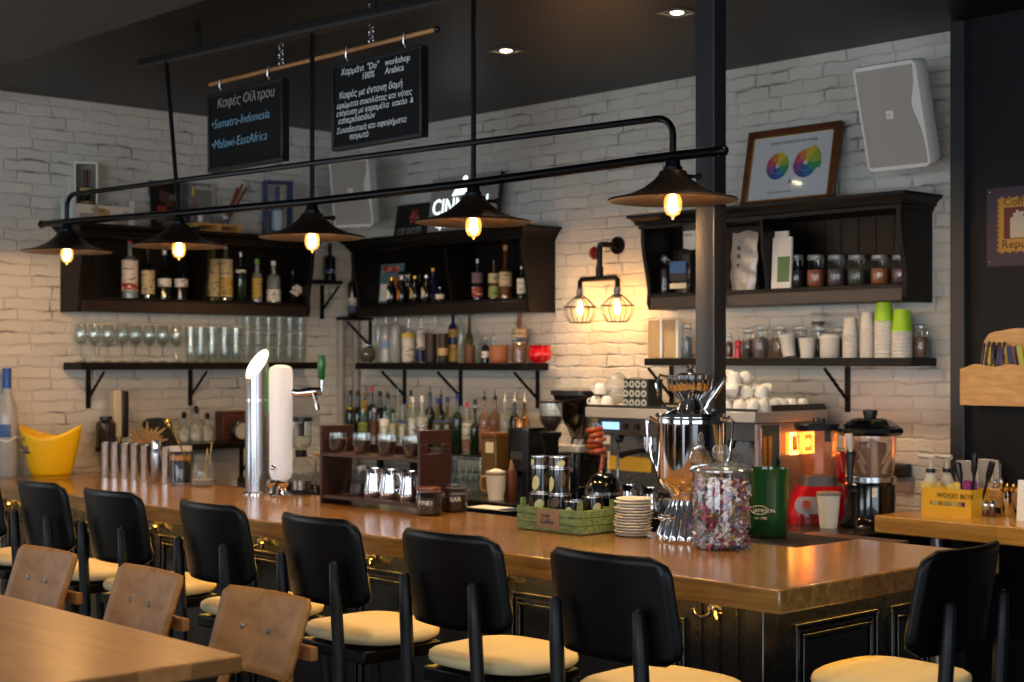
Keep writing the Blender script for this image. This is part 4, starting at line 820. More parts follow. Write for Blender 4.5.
# candy jar
p = on_bar(721, 548); q = msize(1, p); r = 28.5*q; H0 = 76*q
t = thing('candy_jar', 'tall lidded glass jar packed with wrapped candies on the bar corner', 'jar', p)
MB().lathe([(0, 0), (r*1.03, 0), (r*1.06, .006), (r*.99, .02), (r, .03), (r, H0*.94), (r*.96, H0)], 36).build('glass_wall', GLASS, t)
MB().lathe([(r*.9, H0), (r*1.08, H0+.003), (r*1.1, H0+.010), (r*1.0, H0+.018), (r*.55, H0+.026), (r*.2, H0+.034), (0, H0+.034)], 36).build('lid', LIDG, t)
MB().ball(9.2*q, (0, 0, H0+.034+8.6*q), seg=16, rg=10).build('knob', LIDG, t)
MB().lathe([(r*1.09, H0+.002), (r*1.12, H0+.005), (r*1.12, H0+.009), (r*1.09, H0+.012)], 36).build('lid_rim', P('lid_rim_grey', '#8d8f90', .15, .7), t)
cm = [P('candy_'+n, c, .35, coat=.4) for n, c in (('white', '#d8d2d4'), ('pink', '#b0526c'), ('crimson', '#7a1a2a'), ('lilac', '#8f7d96'), ('gold', '#b08a30'), ('grey', '#8b8a90'))]
m = MB()
for i in range(1000):
    a = R.uniform(0, 2*PI); rr = r*.88*math.sqrt(R.uniform(.62, 1)); z = R.uniform(.016, H0*.84); m.m = R.choice((0, 0, 0, 0, 1, 2, 3, 3, 5, 5, 5, 4, 1))
    m.T = Matrix.Translation((rr*.93*cos(a), rr*.93*sin(a), z)) @ Euler((R.uniform(0, 6), R.uniform(0, 6), R.uniform(0, 6))).to_matrix().to_4x4()
    s_ = R.uniform(.9, 1.7); w = .0085*s_
    m.add([(-2.0*w, -w*.8, .002), (-2.0*w, w*.8, -.002), (-w, 0, w*.5), (-w, 0, -w*.5), (0, -w*.8, -w*.6), (0, w*.8, -w*.5), (0, w*.7, w*.6), (0, -w*.7, w*.5), (w, 0, w*.5), (w, 0, -w*.5), (2.0*w, -w*.8, -.002), (2.0*w, w*.8, .002)],
          [(0, 1, 2), (0, 3, 1), (2, 5, 6), (2, 4, 7), (2, 6, 7), (3, 4, 5), (2, 3, 4), (2, 5, 3), (8, 7, 6), (8, 6, 5, 9), (8, 9, 4, 7), (9, 5, 4), (8, 10, 11), (9, 11, 10)])
c = m.build('wrapped_candies', cm, None, loc=p, smooth=0); tag(c, 'pink, white and gold wrapped candies filling the tall glass jar', 'candies', kind='stuff')
MB().lathe([(0, .008), (r*.66, .008), (r*.66, H0*.80), (0, H0*.82)], 24).build('candy_core', cm[3], c)
# green bin
p = at(769, 536, 'Z', 1.062); p.y = max(p.y, 3.97); q = msize(1, p); t = thing('green_bin', 'dark green glass ice bin with white oval logo on the rubber mat', 'bin', p)
MB().lathe([(0, .003), (16*q, 0), (17.5*q, .006), (18.5*q, 20*q), (20.5*q, 58*q), (21.5*q, 66*q), (22*q, 68*q), (20.5*q, 68*q), (19.5*q, 58*q), (17*q, .02), (0, .02)], 36).build('bin_wall', glass('bottle_green', '#14602c', body=.7, bodycol='#0a5a26'), t)
MB().lathe([(0, .03), (16.5*q, .03), (18.8*q, 52*q), (0, 50*q)], 24).build('dark_liner', P('dark_green_liner', '#083c1c', .4), t)
text('JAMESON', 'lettering', t, tuple(dv*(20*q)-RT*(19*q)+Vector((0, 0, 26*q))), 5.2*q, PAPER, rot=(PI/2, 0, TH-.42)); text('est 1780', 'lettering', t, tuple(dv*(19.7*q)-RT*(17.5*q)+Vector((0, 0, 19*q))), 3.6*q, PAPER, rot=(PI/2, 0, TH-.42))
m = MB(); n = 28; m.tube([tuple(dv*((19.9+.5*sin(a)*0)*q*math.sqrt(max(.1, 1-((-12+8.0*cos(a))/21.5)**2)))+RT*((-12+8.0*cos(a))*q)+Vector((0, 0, (27.5+4.2*sin(a))*q))) for a in [2*PI*i/n for i in range(n)]], .0011, 5, True); m.build('oval_logo', PAPER, t)
# ================================================================ machines on the back counter
DGREY = P('dark_grey_metal', '#2c2b2a', .35, .7); MGREY = P('machine_grey', '#b0aba2', .38, .35); ORG = P('orange_hose', '#a8481a', .3, coat=.4)
# amber dispenser box, dark grinder box, squeeze bottle, mug
p = at(494.5, 492, 'Z', CZ); p = at(494.5, 470, 'Y', 4.97)
t = thing('oil_box', 'amber tinted box with pale label behind the white mug', 'box', (p.x, 4.98, CZ)); w = msize(22, p)/2; Hh = at(494, 433, 'Y', 4.93).z-CZ
MB().bb(-w, w, -.05, .05, 0, Hh*.93).build('box_body', glass('amber_plastic', '#b9924c', body=.6, bodycol='#7a5c26', rough=.2), t, bevel=.004)
MB().bb(-w*1.04, w*1.04, -.053, .053, Hh*.93, Hh).build('lid', P('dark_amber', '#6b4520', .4), t, bevel=.003); MB().bb(-w*.35, w*.7, -.0515, -.05, Hh*.68, Hh*.85).build('paper_label', CREAM, t)
p = at(525, 470, 'Y', 5.0); w = msize(32, p)/2; Hh = at(525, 428, 'Y', 4.95).z-CZ
t = thing('water_boiler', 'tall black boiler box between the amber box and the small grinder', 'boiler', (p.x, 5.03, CZ))
MB().prism(rrect(2*w, .17, .03, 4), Hh*.96).build('boiler_body', BLK, t); MB().prism(rrect(2*w+.006, .176, .03, 4), Hh*.04, Matrix.Translation((0, 0, Hh*.96))).build('lid', BLKG, t); MB().bb(-.03, .03, -.105, -.085, .10, .13).build('spout', BLKG, t); MB().bb(-w*.5, w*.5, -.0865, -.085, Hh*.55, Hh*.66).build('badge', P('smoke_badge', '#3a3836', .4), t)
p = at(511.5, 494, 'Y', 4.87); p.z = CZ; t = lobj('squeeze_bottle', 'brown squeeze bottle in front of the black boiler box', 'bottle', p, [('bottle_body', [(0, 0), (.024, 0), (.026, .006), (.026, .12), (.018, .14), (0, .14)], P('caramel_plastic', '#5a3018', .35)), ('nozzle', [(0, .14), (.014, .14), (.004, .185), (0, .185)], P('tan_nozzle', '#8a6a4a', .4))])
p = at(496, 500, 'Z', CZ); t = thing('latte_mug', 'tall white handled mug in front of the amber box', 'mug', p, rz=TH+PI)
MB().lathe([(0, 0), (.036, 0), (.038, .006), (.035, .016), (.043, .05), (.047, .135), (.0445, .135), (.04, .05), (0, .03)], 24).build('mug_wall', WHITE, t)
m = MB(); m.tube([(.043, 0, .11), (.068, 0, .105), (.074, 0, .075), (.066, 0, .045), (.042, 0, .04)], .006, 8); m.build('handle', P('tan_handle', ''), t); MB().lathe([(.0475, .118), (.048, .119), (.048, .126), (.0475, .127)], 24).build('brown_band', P('tan_handle', ''), t)
MB().lathe([(0, .122), (.044, .122), (.03, .138), (.012, .145), (0, .145)], 20).build('foam', PAPER, t)
# grinders
p = at(551, 470, 'Y', 5.02); p = at(551, 470, 'Y', 4.90); t = thing('coffee_grinder', 'slim black coffee grinder with clear cylinder hopper', 'grinder', (p.x, 4.90, CZ)); zz = lambda y: at(551, y, 'Y', 4.90).z-CZ
MB().prism(rrect(.10, .16, .02, 4), .03).build('base_plate', BLK, t); MB().lathe([(0, .03), (.035, .03), (.036, zz(440)), (.048, zz(436)), (.05, zz(432)), (0, zz(432))], 22).build('grinder_body', BLK, t)
MB().lathe([(0, zz(431)), (.02, zz(431)), (.05, zz(420)), (.052, zz(416)), (0, zz(416))], 22).build('beans', COFFEE, t)
MB().lathe([(.03, zz(432)), (.053, zz(420)), (.054, zz(403)), (.052, zz(403)), (.051, zz(420))], 22).build('hopper', GLASS, t); MB().lathe([(0, zz(403)), (.056, zz(403)), (.056, zz(401)), (0, zz(401))], 22).build('lid', CAPK, t)
m = MB(); m.bb(-.02, .02, -.075, -.03, .13, .15); m.build('portafilter_fork', STEEL, t)
p = at(581, 470, 'Y', 5.14); t = thing('coffee_grinder', 'large coffee grinder with smoked funnel hopper and silver collar', 'grinder', (p.x, 5.14, CZ)); zz = lambda y: at(581, y, 'Y', 5.14).z-CZ
MB().prism(rrect(.17, .22, .03, 4), zz(452)).build('grinder_body', BLKG, t, bevel=.003)
MB().prism(rrect(.20, .24, .03, 4), zz(444)-zz(451), Matrix.Translation((0, 0, zz(451)))).build('collar', MGREY, t, bevel=.004); MB().lathe([(0, zz(444)), (.05, zz(444)), (.045, zz(439)), (0, zz(439))], 22).build('neck', STEEL, t)
SMK = glass('smoked_glass', '#8a7a6c', body=.12, bodycol='#4a3c32')
def funnel(m, sgn):
    for z, s in ((zz(440), .035), (zz(425), .06), (zz(403), .10), (zz(395), .104)): m.v += [(x, y, z) for x, y in rrect(2*s, 2*s, s*.35, 4)]
    n = 24; m.f = [(k*n+i, k*n+(i+1) % n, (k+1)*n+(i+1) % n, (k+1)*n+i) for k in range(3) for i in range(n)]; m.mi = [0]*len(m.f); return m
funnel(MB(), 1).build('hopper', SMK, t); MB().prism(rrect(.22, .22, .03, 4), .022, Matrix.Translation((0, 0, zz(395)))).build('lid', CAPK, t)
MB().lathe([(0, zz(439)), (.03, zz(439)), (.055, zz(425)), (.075, zz(412)), (.04, zz(408)), (0, zz(407))], 20).build('beans', COFFEE, t)
MB().bb(-.06, .06, -.115, -.109, zz(470), zz(466)).build('silver_strip', STEEL, t)
# orange coiled hose
p = at(596, 440, 'Y', 4.86); t = thing('coiled_hose', 'orange coiled hose hanging between the large grinder and the coffee machine', 'hose', (p.x, 4.86, CZ))
zz = lambda y: at(596, y, 'Y', 4.86).z-CZ; pts = []
for i in range(60): a = i*.55; f = i/59; pts.append((.040*cos(a)*(1-.35*f)+.012*sin(a*.37), .03*sin(a), zz(455)+(zz(428)-zz(455))*f))
MB().tube([(.02, 0, .012), (.036, -.01, zz(475)), (.04, 0, zz(458))]+pts, .010, 8).build('hose', ORG, t)
# espresso machine
MX0, MX1, MY = at(585, 412, 'Y', 4.95).x, at(755, 415, 'Y', 4.95).x, 4.95; ML = MX1-MX0; mz = lambda y: at(600, y, 'Y', MY).z-CZ
t = thing('espresso_machine', 'wide steel two-group espresso machine with cups piled on its top', 'coffee machine', (MX0, MY, CZ)); TOP = mz(407.5); D = .50
MB().bb(0, ML, 0, D, TOP-.045, TOP).build('top_tray', MGREY, t, bevel=.004)
MB().bb(.03, ML-.02, .13, D-.01, .06, TOP-.045).build('machine_body', P('machine_steel', '#7d7a76', .28, .8), t, bevel=.006)
MB().bb(.02, ML-.02, .06, .13, TOP-.125, TOP-.046).build('control_panel', P('machine_front', '#55524d', .35, .7), t, bevel=.004)
sx_ = at(611, 420, 'Y', MY+.06).x-MX0
MB().bb(sx_-.05, sx_+.05, .056, .06, TOP-.098, TOP-.066).build('display', P('blue_display', '#1a2a50', .3, emit=(.28, .5, 1.), es=1.0), t)
for i, dx in enumerate((-.095, -.075, .09, .16)):
    m = MB(); m.T = Matrix.Rotation(PI/2, 4, 'X'); m.lathe([(0, 0), (.014, 0), (.012, .012), (0, .012)], 14); m.build('button', STEEL if i < 2 else CAPK, t, loc=(sx_+dx, .06, TOP-.082))
for gx in (.30, .62):
    g = MB(); g.cyl(.034, TOP-.19, TOP-.125, 20, (gx*ML/.94, .09, 0)); g.build('group_head', CHROME, t)
    h = MB(); h.tube([(gx*ML/.94, .07, TOP-.185), (gx*ML/.94, -.03, TOP-.19), (gx*ML/.94, -.09, TOP-.20)], [.011, .012, .015], 10); h.build('portafilter', CAPK, t)
for gx in (.16, .47, .78):
    w_ = MB(); w_.tube([(gx*ML/.94, .08, TOP-.125), (gx*ML/.94, .045, TOP-.16), (gx*ML/.94+.02, .02, TOP-.30), (gx*ML/.94+.02, .03, TOP-.36)], .006, 8); w_.build('steam_wand', STEEL, t)
    k = MB(); k.ball(.02, (gx*ML/.94, .05, TOP-.14)); k.build('steam_knob', CAPK, t)
ya, yb = at(609, 463, 'Y', MY+.12).x-MX0, at(651, 463, 'Y', MY+.12).x-MX0
MB().bb(ya, yb, .115, .13, mz(472), mz(457)).build('yellow_glow_panel', P('lit_yellow_tone', '#f2c236', .4), t, bevel=.01)  # bright yellow colour stands in for the lit back of the drip tray
MB().bb(0, ML, .0, D, 0, .055).build('drip_tray', STEEL, t, bevel=.004)
gm = MB()
for i in range(16): gm.bb(.03+i*(ML-.06)/16, .05+i*(ML-.06)/16, .02, .12, .055, .058)
gm.build('drip_grate', CAPK, t)
MB().bb(ML-.02, ML, .02, D-.02, .055, TOP-.046).build('side_cheek', P('rosy_steel', '#a08c86', .32, .5), t, bevel=.004)
fr = MB(); a0, a1 = .03, .16; fr.bb(ML, ML+.006, a0, a0+.008, .09, TOP-.055); fr.bb(ML, ML+.006, a1-.008, a1, .06, TOP-.055); fr.build('chrome_edge', CHROME, t)
MB().bb(ML, ML+.003, a0+.008, a1-.008, .09, TOP-.055).build('dark_side_panel', P('teal_reflection_panel', '#0f2526', .08, coat=.8), t)  # teal tone paints in the bottles reflected in this panel
for i in range(2):
    MB().bb(ML+.003, ML+.005, .05+.035*i, .07+.035*i, .16, TOP-.10).build('gold_reflection', GOLD, t)  # gold bars painted in as bottle reflections
TOPZ = CZ+TOP
rl = MB()
for y in (.012, D-.012): rl.bb(.0, ML, y-.004, y+.004, TOP+.0005, TOP+.012)
rl.bb(ML-.010, ML-.003, .12, D-.016, TOP+.0005, TOP+.026); rl.build('cup_rail', CAPK, t)
# lit orange sign beside the machine
q = at(803, 443, 'X', MX1+.03); LSIGN = (MX1+.05, q.y, q.z); t = thing('light_sign', 'glowing orange light box with dark numerals behind the red blender', 'sign', (MX1+.0035, q.y+.0, q.z))
GLO = P('orange_glow', '#ff6a10', .4, emit=(1., .26, .03), es=1.3); GLY = P('yellow_glow', '#ffb030', .4, emit=(1., .50, .10), es=3.2)
sW = .085; sH = msize(22, q)/2
MB().bb(0, .02, -sW, sW, -sH, sH).build('glowing_face', GLO, t, bevel=.003)
m = MB(); fw_ = .012
for s1_, s2_ in ((-sW, -.004), (.004, sW)):
    m.bb(.0205, .023, s1_, s2_, sH-fw_, sH); m.bb(.0205, .023, s1_, s2_, -sH, -sH+fw_); m.bb(.0205, .023, s1_, s1_+fw_*1.3, -sH+fw_, sH-fw_); m.bb(.0205, .023, s2_-fw_*1.3, s2_, -sH+fw_, sH-fw_)
m.build('border', GLY, t)
m = MB(); m.bb(.0205, .024, -sW*.72, -sW*.38, -sH*.55, sH*.6); m.build('dark_window', P('burnt_orange', '#7a2a08', .5), t)
m = MB(); m.T = Matrix.Rotation(PI/2, 4, 'Y'); m.cyl(sH*.42, .0205, .0235, 20, (0, sW*.5, 0)); m.build('lamp_disc', GLY, t)
# espresso cups on the machine
cup = thing('espresso_cup', 'x', 'cup')
MB().lathe([(0, .052), (.015, .053), (.018, .05), (.026, .042), (.031, .026), (.032, .012), (.031, 0), (.029, 0), (.029, .014), (.026, .032), (0, .045)], 18).build('cup_wall', WHITE, cup)
m = MB(); m.tube(arc((.027, 0, .026), .015, -1.4, 1.4, 7), .0038, 6); m.build('handle', WHITE, cup)
m = MB(); m.surf(lambda u, v: (.0296*cos(2.6+.7*u)*(1-.1*v), .0296*sin(2.6+.7*u)*(1-.1*v), .012+.022*v), 4, 3); m.build('crimson_print', P('crimson_print', '#8a3a48', .5), cup)
ex = MX1-.05; rows_ = [(0, [(ex-.068*i, MY+.05+.067*j) for j in range(6) for i in range(4)]), (1, [(ex-.09-.068*i, MY+.06+.067*j) for j in range(3) for i in range(3)]+[(ex-.034, MY+.15+.067*j) for j in range(2)]), (2, [(ex-.13-.068*i, MY+.09+.07*j) for j in range(2) for i in range(2)])]
for lay, ps in rows_:
    for x, y in ps:
        place(cup, (x+R.uniform(-.003, .003), y, TOPZ+.057*lay+(.013 if False else .0)), 'white espresso cup upside down in the %s layer of the pile on the coffee machine' % ('bottom', 'second', 'top')[lay], 'espresso cups on the machine')
        cup_ = None
for o in [o for o in COL.objects if o.name.startswith('espresso_cup')]:
    o.rotation_euler.z = R.choice((PI+.4, PI+1, PI-.3, 3.9, 2.8)); o.scale = (.92, .92, .92)
    if 'second' in o['label'] or 'top layer' in o['label']:
        if R.random() < .7: o.location.z += .028-.006*('top' in o['label']); o.rotation_euler = (rad(R.choice((78, 70, 84))), 0, R.choice((.2, -.4, .8, -.9)))
# cup and saucers, bag, patterned box at the other end of the machine top
for i, (px, k, lb) in enumerate(((596, 0, 'lower white cup at the grinder end of the coffee machine top'), (600, 1, 'upper white cup standing on others at the grinder end of the machine top'), (607, 0, 'white cup next to the plastic bag on the coffee machine top'))):
    q = at(px, 404, 'Y', MY+.10); place(cup, (q.x, MY+.10, TOPZ+.057*k), lb, 'white cups at the grinder end')
q = at(614, 400, 'Y', MY+.16); t = thing('plastic_bag', 'clear crumpled plastic bag of white lids on the coffee machine', 'bag', (q.x, MY+.17, TOPZ))
m = MB(); m.ball(.075, (0, 0, .075), (.9, .8, 1.), 14, 9); m.v = [(x*(1+.12*sin(40*z+9*x)), y*(1+.1*sin(31*x+60*z)), max(0.0, z+.012*sin(50*x))) for x, y, z in m.v]; m.build('film', glass('plastic_film', '#f2f2f0', rough=.15, body=.25, bodycol='#dcdad4'), t)
for k in range(4): MB().lathe([(0, 0), (.034, 0), (.036, .008), (0, .009)], 18).build('lid', WHITE, t, loc=(.005*k-.01, .004*k, .014+.022*k))
q = at(640, 405, 'Y', MY+.10); bw = msize(33, q); bh = at(640, 379, 'Y', MY+.1).z-TOPZ
t = thing('patterned_tin', 'black tin box printed with grey rings on the coffee machine', 'tin', (q.x, MY+.12, TOPZ)); MB().prism(rrect(bw, .11, .012, 3), bh).build('box_body', CAPK, t)
for ix in range(4):
    for iz in range(3):
        m = MB(); m.T = Matrix.Translation((-bw*.37+ix*bw*.247, -.0555, bh*(.18+.32*iz))) @ Matrix.Rotation(PI/2, 4, 'X')
        m.lathe([(.007, .001), (.016, .001), (.016, .0), (.007, .0)], 18); m.build('ring_print', P('ring_grey', '#a8aca8', .5), t)
# milk pitchers and a rod in front of the machine
for px, yy_, lb in ((629, 4.84, 'small steel milk pitcher behind the saucer stack'), (650, 4.80, 'steel milk pitcher beside the silver urn, on the back counter')):
    q = at(px, 498, 'Z', CZ); place(pit, (at(px, 498, 'Y', yy_).x, yy_, CZ), lb, 'milk pitchers on the back counter')
# red blender
q = at(817, 521, 'Z', CZ); u = msize(1, q); H = lambda y: (522-y)*u
t = thing('blender', 'red bar blender with clear jug lit orange from behind', 'blender', q, rz=TH)
def loft(secs, mat, name, sub=0):
    m = MB(); n = 24
    for z, w_, d_, ox in secs: m.v += [(x+ox, y, z) for x, y in rrect(w_, d_, min(w_, d_)*.25, 5)]
    n = len(m.v)//len(secs); m.f = [(k*n+i, k*n+(i+1) % n, (k+1)*n+(i+1) % n, (k+1)*n+i) for k in range(len(secs)-1) for i in range(n)]+[tuple(range(n))[::-1], tuple((len(secs)-1)*n+i for i in range(n))]; m.mi = [0]*len(m.f)
    return m.build(name, mat, t)
REDB = P('blender_red', '#c20d16', .25, coat=.5)
loft([(0, 58*u, .2, 0), (H(512), 59*u, .2, 0), (H(495), 50*u, .17, 1*u), (H(486), 42*u, .14, 3*u)], REDB, 'motor_base')
loft([(H(486), 36*u, .13, 2*u), (H(476), 33*u, .12, 2*u)], P('blender_grey', '#5e5854', .35), 'collar')
loft([(H(476), 29*u, .11, 0), (H(450), 36*u, .13, 0), (H(431), 39*u, .14, 0)], glass('peach_glow_jug', '#f6dcc8', body=.16, bodycol='#f0c8a8', trans=.75), 'jug')  # peach tint puts the orange glow into the jug glass
loft([(H(431), 41*u, .15, 0), (H(426), 43*u, .155, 0), (H(424), 39*u, .14, 0)], CAPK, 'lid'); loft([(H(424), 12*u, .05, 2*u), (H(419), 11*u, .045, 2*u)], CAPK, 'lid_cap')
m = MB(); m.bb(22*u, 28*u, -.02, .06, H(484), H(452)); m.build('rear_column', REDB, t, bevel=.008)
m = MB(); m.bb(4*u, 10*u, -.074, -.062, H(442), H(430)); m.build('jug_clip', CAPK, t, bevel=.003)
m = MB(); m.T = Matrix.Translation((-6*u, -.105, H(504))) @ Matrix.Rotation(PI/2-.12, 4, 'X'); m.prism(rrect(42*u, 17*u, 8*u, 6), .008); m.build('control_panel', P('panel_lilac', '#b9b4bd', .35), t)
for k, (bx, mm) in enumerate(((-16, P('orange_button', '#d8501a', .35)), (-3, STEEL), (6, CAPK))):
    m = MB(); m.T = Matrix.Translation((bx*u, -.112, H(503))) @ Matrix.Rotation(PI/2-.12, 4, 'X'); (m.prism(rrect(7*u, 8*u, 1.5*u, 3), .008) if k == 0 else m.cyl(3.2*u, 0, .012, 14)); m.build('button' if k == 0 else 'dial', mm, t)
# drink dispenser
q = at(870, 526, 'Z', CZ); q.x = min(q.x, -3.40); u = msize(1, q); H = lambda y: (528-y)*u
t = thing('drink_dispenser', 'black hot-chocolate dispenser with clear tank beside the red blender', 'dispenser', q, rz=TH)
MB().lathe([(0, 0), (29*u, 0), (30*u, 3*u), (27*u, 7*u), (25*u, 12*u), (25.5*u, H(486)), (23*u, H(483)), (0, H(483))], 32).build('dispenser_base', BLKG, t)
MB().lathe([(23.5*u, H(484)), (24.5*u, H(483)), (24.5*u, H(478)), (23.5*u, H(477))], 32).build('silver_ring', STEEL, t)
MB().lathe([(22*u, H(478)), (23.5*u, H(474)), (25.5*u, H(440)), (25.5*u, H(437)), (24.5*u, H(437))], 32).build('tank', glass('tank_plastic', '#f0e6de', body=.16, bodycol='#cdb8a8', trans=.4), t)
MB().lathe([(0, H(478)), (15*u, H(477)), (16*u, H(445)), (0, H(443))], 24).build('inner_drum', P('cocoa_drum', '#8f705e', .5), t)
for sg in (-1, 1):
    for k in range(2):
        m = MB(); m.tube([(sg*9*u, -14*u, H(474-9*k)), (sg*15*u, -17*u, H(461-9*k))], 2.2*u, 6); m.build('mixing_blade', P('blade_pale', '#c8b2a2', .5), t)
MB().cyl(4.0*u, H(478), H(440), 12, (0, -18*u, 0)).build('centre_shaft', P('blade_pale', ''), t)
m = MB(); n = 8; A = [PI/8+PI/4*i for i in range(8)]
for z, s in ((H(437), 30), (H(434), 33), (H(430), 32), (H(422), 20), (H(420), 14)): m.v += [(s*u*cos(a), s*u*sin(a), z) for a in A]
m.f = [(k*8+i, k*8+(i+1) % 8, k*8+8+(i+1) % 8, k*8+8+i) for k in range(4) for i in range(8)]+[tuple(range(8))[::-1], tuple(range(32, 40))]; m.mi = [0]*len(m.f); m.build('lid', BLKG, t, smooth=25)
MB().lathe([(0, H(420)), (6*u, H(420)), (7.5*u, H(414)), (7*u, H(412)), (0, H(412))], 16).build('lid_knob', CAPK, t)
m = MB(); m.tube([(-22*u, -14*u, H(455)), (-24*u, -20*u, H(456)), (-24.5*u, -21*u, H(474)), (-24.5*u, -21*u, H(482))], [5*u, 5*u, 3*u, 3*u], 10); m.build('tap', CAPK, t)
m = MB(); m.tube([(-24*u, -21*u, H(452)), (-26*u, -24*u, H(443)), (-27*u, -25*u, H(435))], [2*u, 3*u, 4*u], 8); m.build('tap_lever', WHITE, t)
m = MB(); m.bb(-4*u, 1*u, -26*u, -25.4*u, H(497), H(488)); m.build('maker_badge', PAPER, t)
MB().lathe([(0, 0), (7*u, 0), (8*u, 3*u), (0, 3*u)], 20, (-14*u, -33*u, 0)).build('drip_cup_stand', STEEL, t)
# paper cup by the blender
q = at(828, 526, 'Z', CZ); q.y -= .0; u = msize(1, q)
lobj('paper_cup', 'white paper cup standing in front of the red blender', 'cup', q+dv*.06-RT*.01, [('cup_wall', [(0, .002), (8.3*u, 0), (9*u, 4*u), (11.5*u, 31*u), (12*u, 33*u), (11*u, 33*u), (8.5*u, 3*u), (0, 3*u)], WHITE), ('dark_lid', [(11.2*u, 32*u), (12.3*u, 32.5*u), (12*u, 35*u), (10.5*u, 35.5*u), (0, 35*u)], P('lid_grey', '#77706a', .4))])
# socket box on the brick
q = at(909, 471, 'Y', WY-.03); t = thing('socket_box', 'black socket box on the brick wall beside the dispenser', 'socket', (q.x-.05, WY, q.z))
MB().bb(-.045, .045, -.05, -.001, -.028, .028).build('housing', CAPK, t, bevel=.006); MB().lathe([(.018, 0), (.02, 0), (.02, .002), (.018, .002)], 16).build('socket_ring', DGREY, t, loc=(0, -.052, 0))
# salt mill on the back counter by the dispenser
q = at(897, 512, 'Z', CZ); 
# ================================================================ right cabinet contents
CR = CB-.01+.0765; YC = WY-.10
for i, px in enumerate((795.5, 816, 836.5, 857, 880, 901)):
    q = at(px, 270, 'Y', YC); h = at(px, 254, 'Y', YC).z-CR; lit = i in (1, 4)
    clip_jar('spice_jar', '%s clip-top jar in the wall cabinet behind the steel column, counting from the magazines' % ORD[i], (q.x, YC, CR), msize(18.5, q)/2, h, P('jar_spice_glow_%d' % i, ('#2a1c14', '#8a4a16', '#4a3d3a', '#3a3f2c', '#8c4c18', '#5a3a34')[i], .6, bump=1, bscale=150), -.5, 'clip jars in the wall cabinet', .52, P('jar_lid_glass', '#6f7272', .12, coat=.6))  # orange contents of two jars paint in the glow of reflected bulbs
def sbag(name, label, px0, px1, y0, Yp, mat, zb, lean=0, cat='bag'):
    a, b = at(px0, y0, 'Y', Yp), at(px1, y0, 'Y', Yp); w = b.x-a.x; h = a.z-zb
    t = thing(name, label, cat, ((a.x+b.x)/2, Yp, zb))
    def f(s):
        def g(u, v):
            e = 1-abs(2*u-1)**3; th = .045*e*(1-v)**.6+.004; x = (u-.5)*w*(.92+.10*sin(3*v)); return (x+lean*v+.004*sin(17*v+5*u), s*th*.5+.003*sin(20*v+8*u), v*h*(1-.02*sin(8*u)))
        return g
    m = MB(); m.surf(f(-1), 10, 12); m.surf(f(1), 10, 12); m.build('pouch', mat, t)
    return t, w, h
t, w, h = sbag('coffee_bag', 'silver-white coffee bag with dark round prints in the cabinet behind the column', 730.5, 756, 233, WY-.11, P('silver_foil', '#a9a8a4', .35, .4, bump=.6, bscale=40), CR, .012)
for z in (.42, .58, .72): m = MB(); m.T = Matrix.Rotation(PI/2, 4, 'X'); m.lathe([(0, .001), (.011, 0), (.011, -.001)], 12); m.build('round_print', P('print_grey', '#3c3c40', .6), t, loc=(-.012, -.024+.01*z, h*z))
t, w, h = sbag('coffee_bag', 'black coffee bag with blue mountain picture next to the column', 673, 690.5, 250, WY-.12, CAPK, CR)
MB().bb(-w*.46, w*.46, -.028, -.0265, h*.30, h*.72).build('mountain_picture', P('mountain_blue', '#2f5f96', .5), t); MB().bb(-w*.46, w*.46, -.0285, -.027, h*.28, h*.45).build('mountain_slope', P('mountain_dark', '#2a2c34', .6), t); MB().bb(-w*.46, w*.46, -.0275, -.026, h*.10, h*.22).build('text_band', CREAM, t)
q = at(663.5, 280, 'Y', WY-.10); clip_jar('spice_jar', 'dark clip jar in the cabinet corner beside the black coffee bag', (q.x, WY-.09, CR), msize(12, q)/2, at(663, 253, 'Y', WY-.1).z-CR, COFFEE)
q = at(688, 240, 'Y', WY-.04); t = thing('price_card', 'small white card fixed high in the cabinet beside the column', 'card', (q.x, WY-.0185, q.z)); MB().bb(-.045, .03, -.003, 0, -.045, .05).build('card', PAPER, t); text('MENU', 'lettering', t, (-.038, -.0035, .02), .018, CAPK)
for k, (px, y0, dy, lb) in enumerate(((779, 232, .148, 'taller white magazine standing in the cabinet next to the jars'), (783, 238, .168, 'shorter magazine with green photo in front of the taller white one'))):
    a, b = at(px-11, y0, 'Y', WY-dy), at(px+8, y0, 'Y', WY-dy); w = b.x-a.x
    t = thing('magazine', lb, 'magazine', (a.x, WY-dy, CR), rot=(rad(-3), 0, 0)); h = a.z-CR
    MB().bb(0, w, -.005, .005, 0, h).build('cover', PAPER, t); MB().bb(0, .012, -.0055, .0055, .001, h-.001).build('spine', WHITE, t); MB().bb(w*.3, w-.006, -.0065, -.005, h*.12, h*(.62 if k else .55)).build('cover_photo', (P('photo_green', '#5a7a4a', .5) if k else P('photo_grey', '#8d8a86', .5)), t)
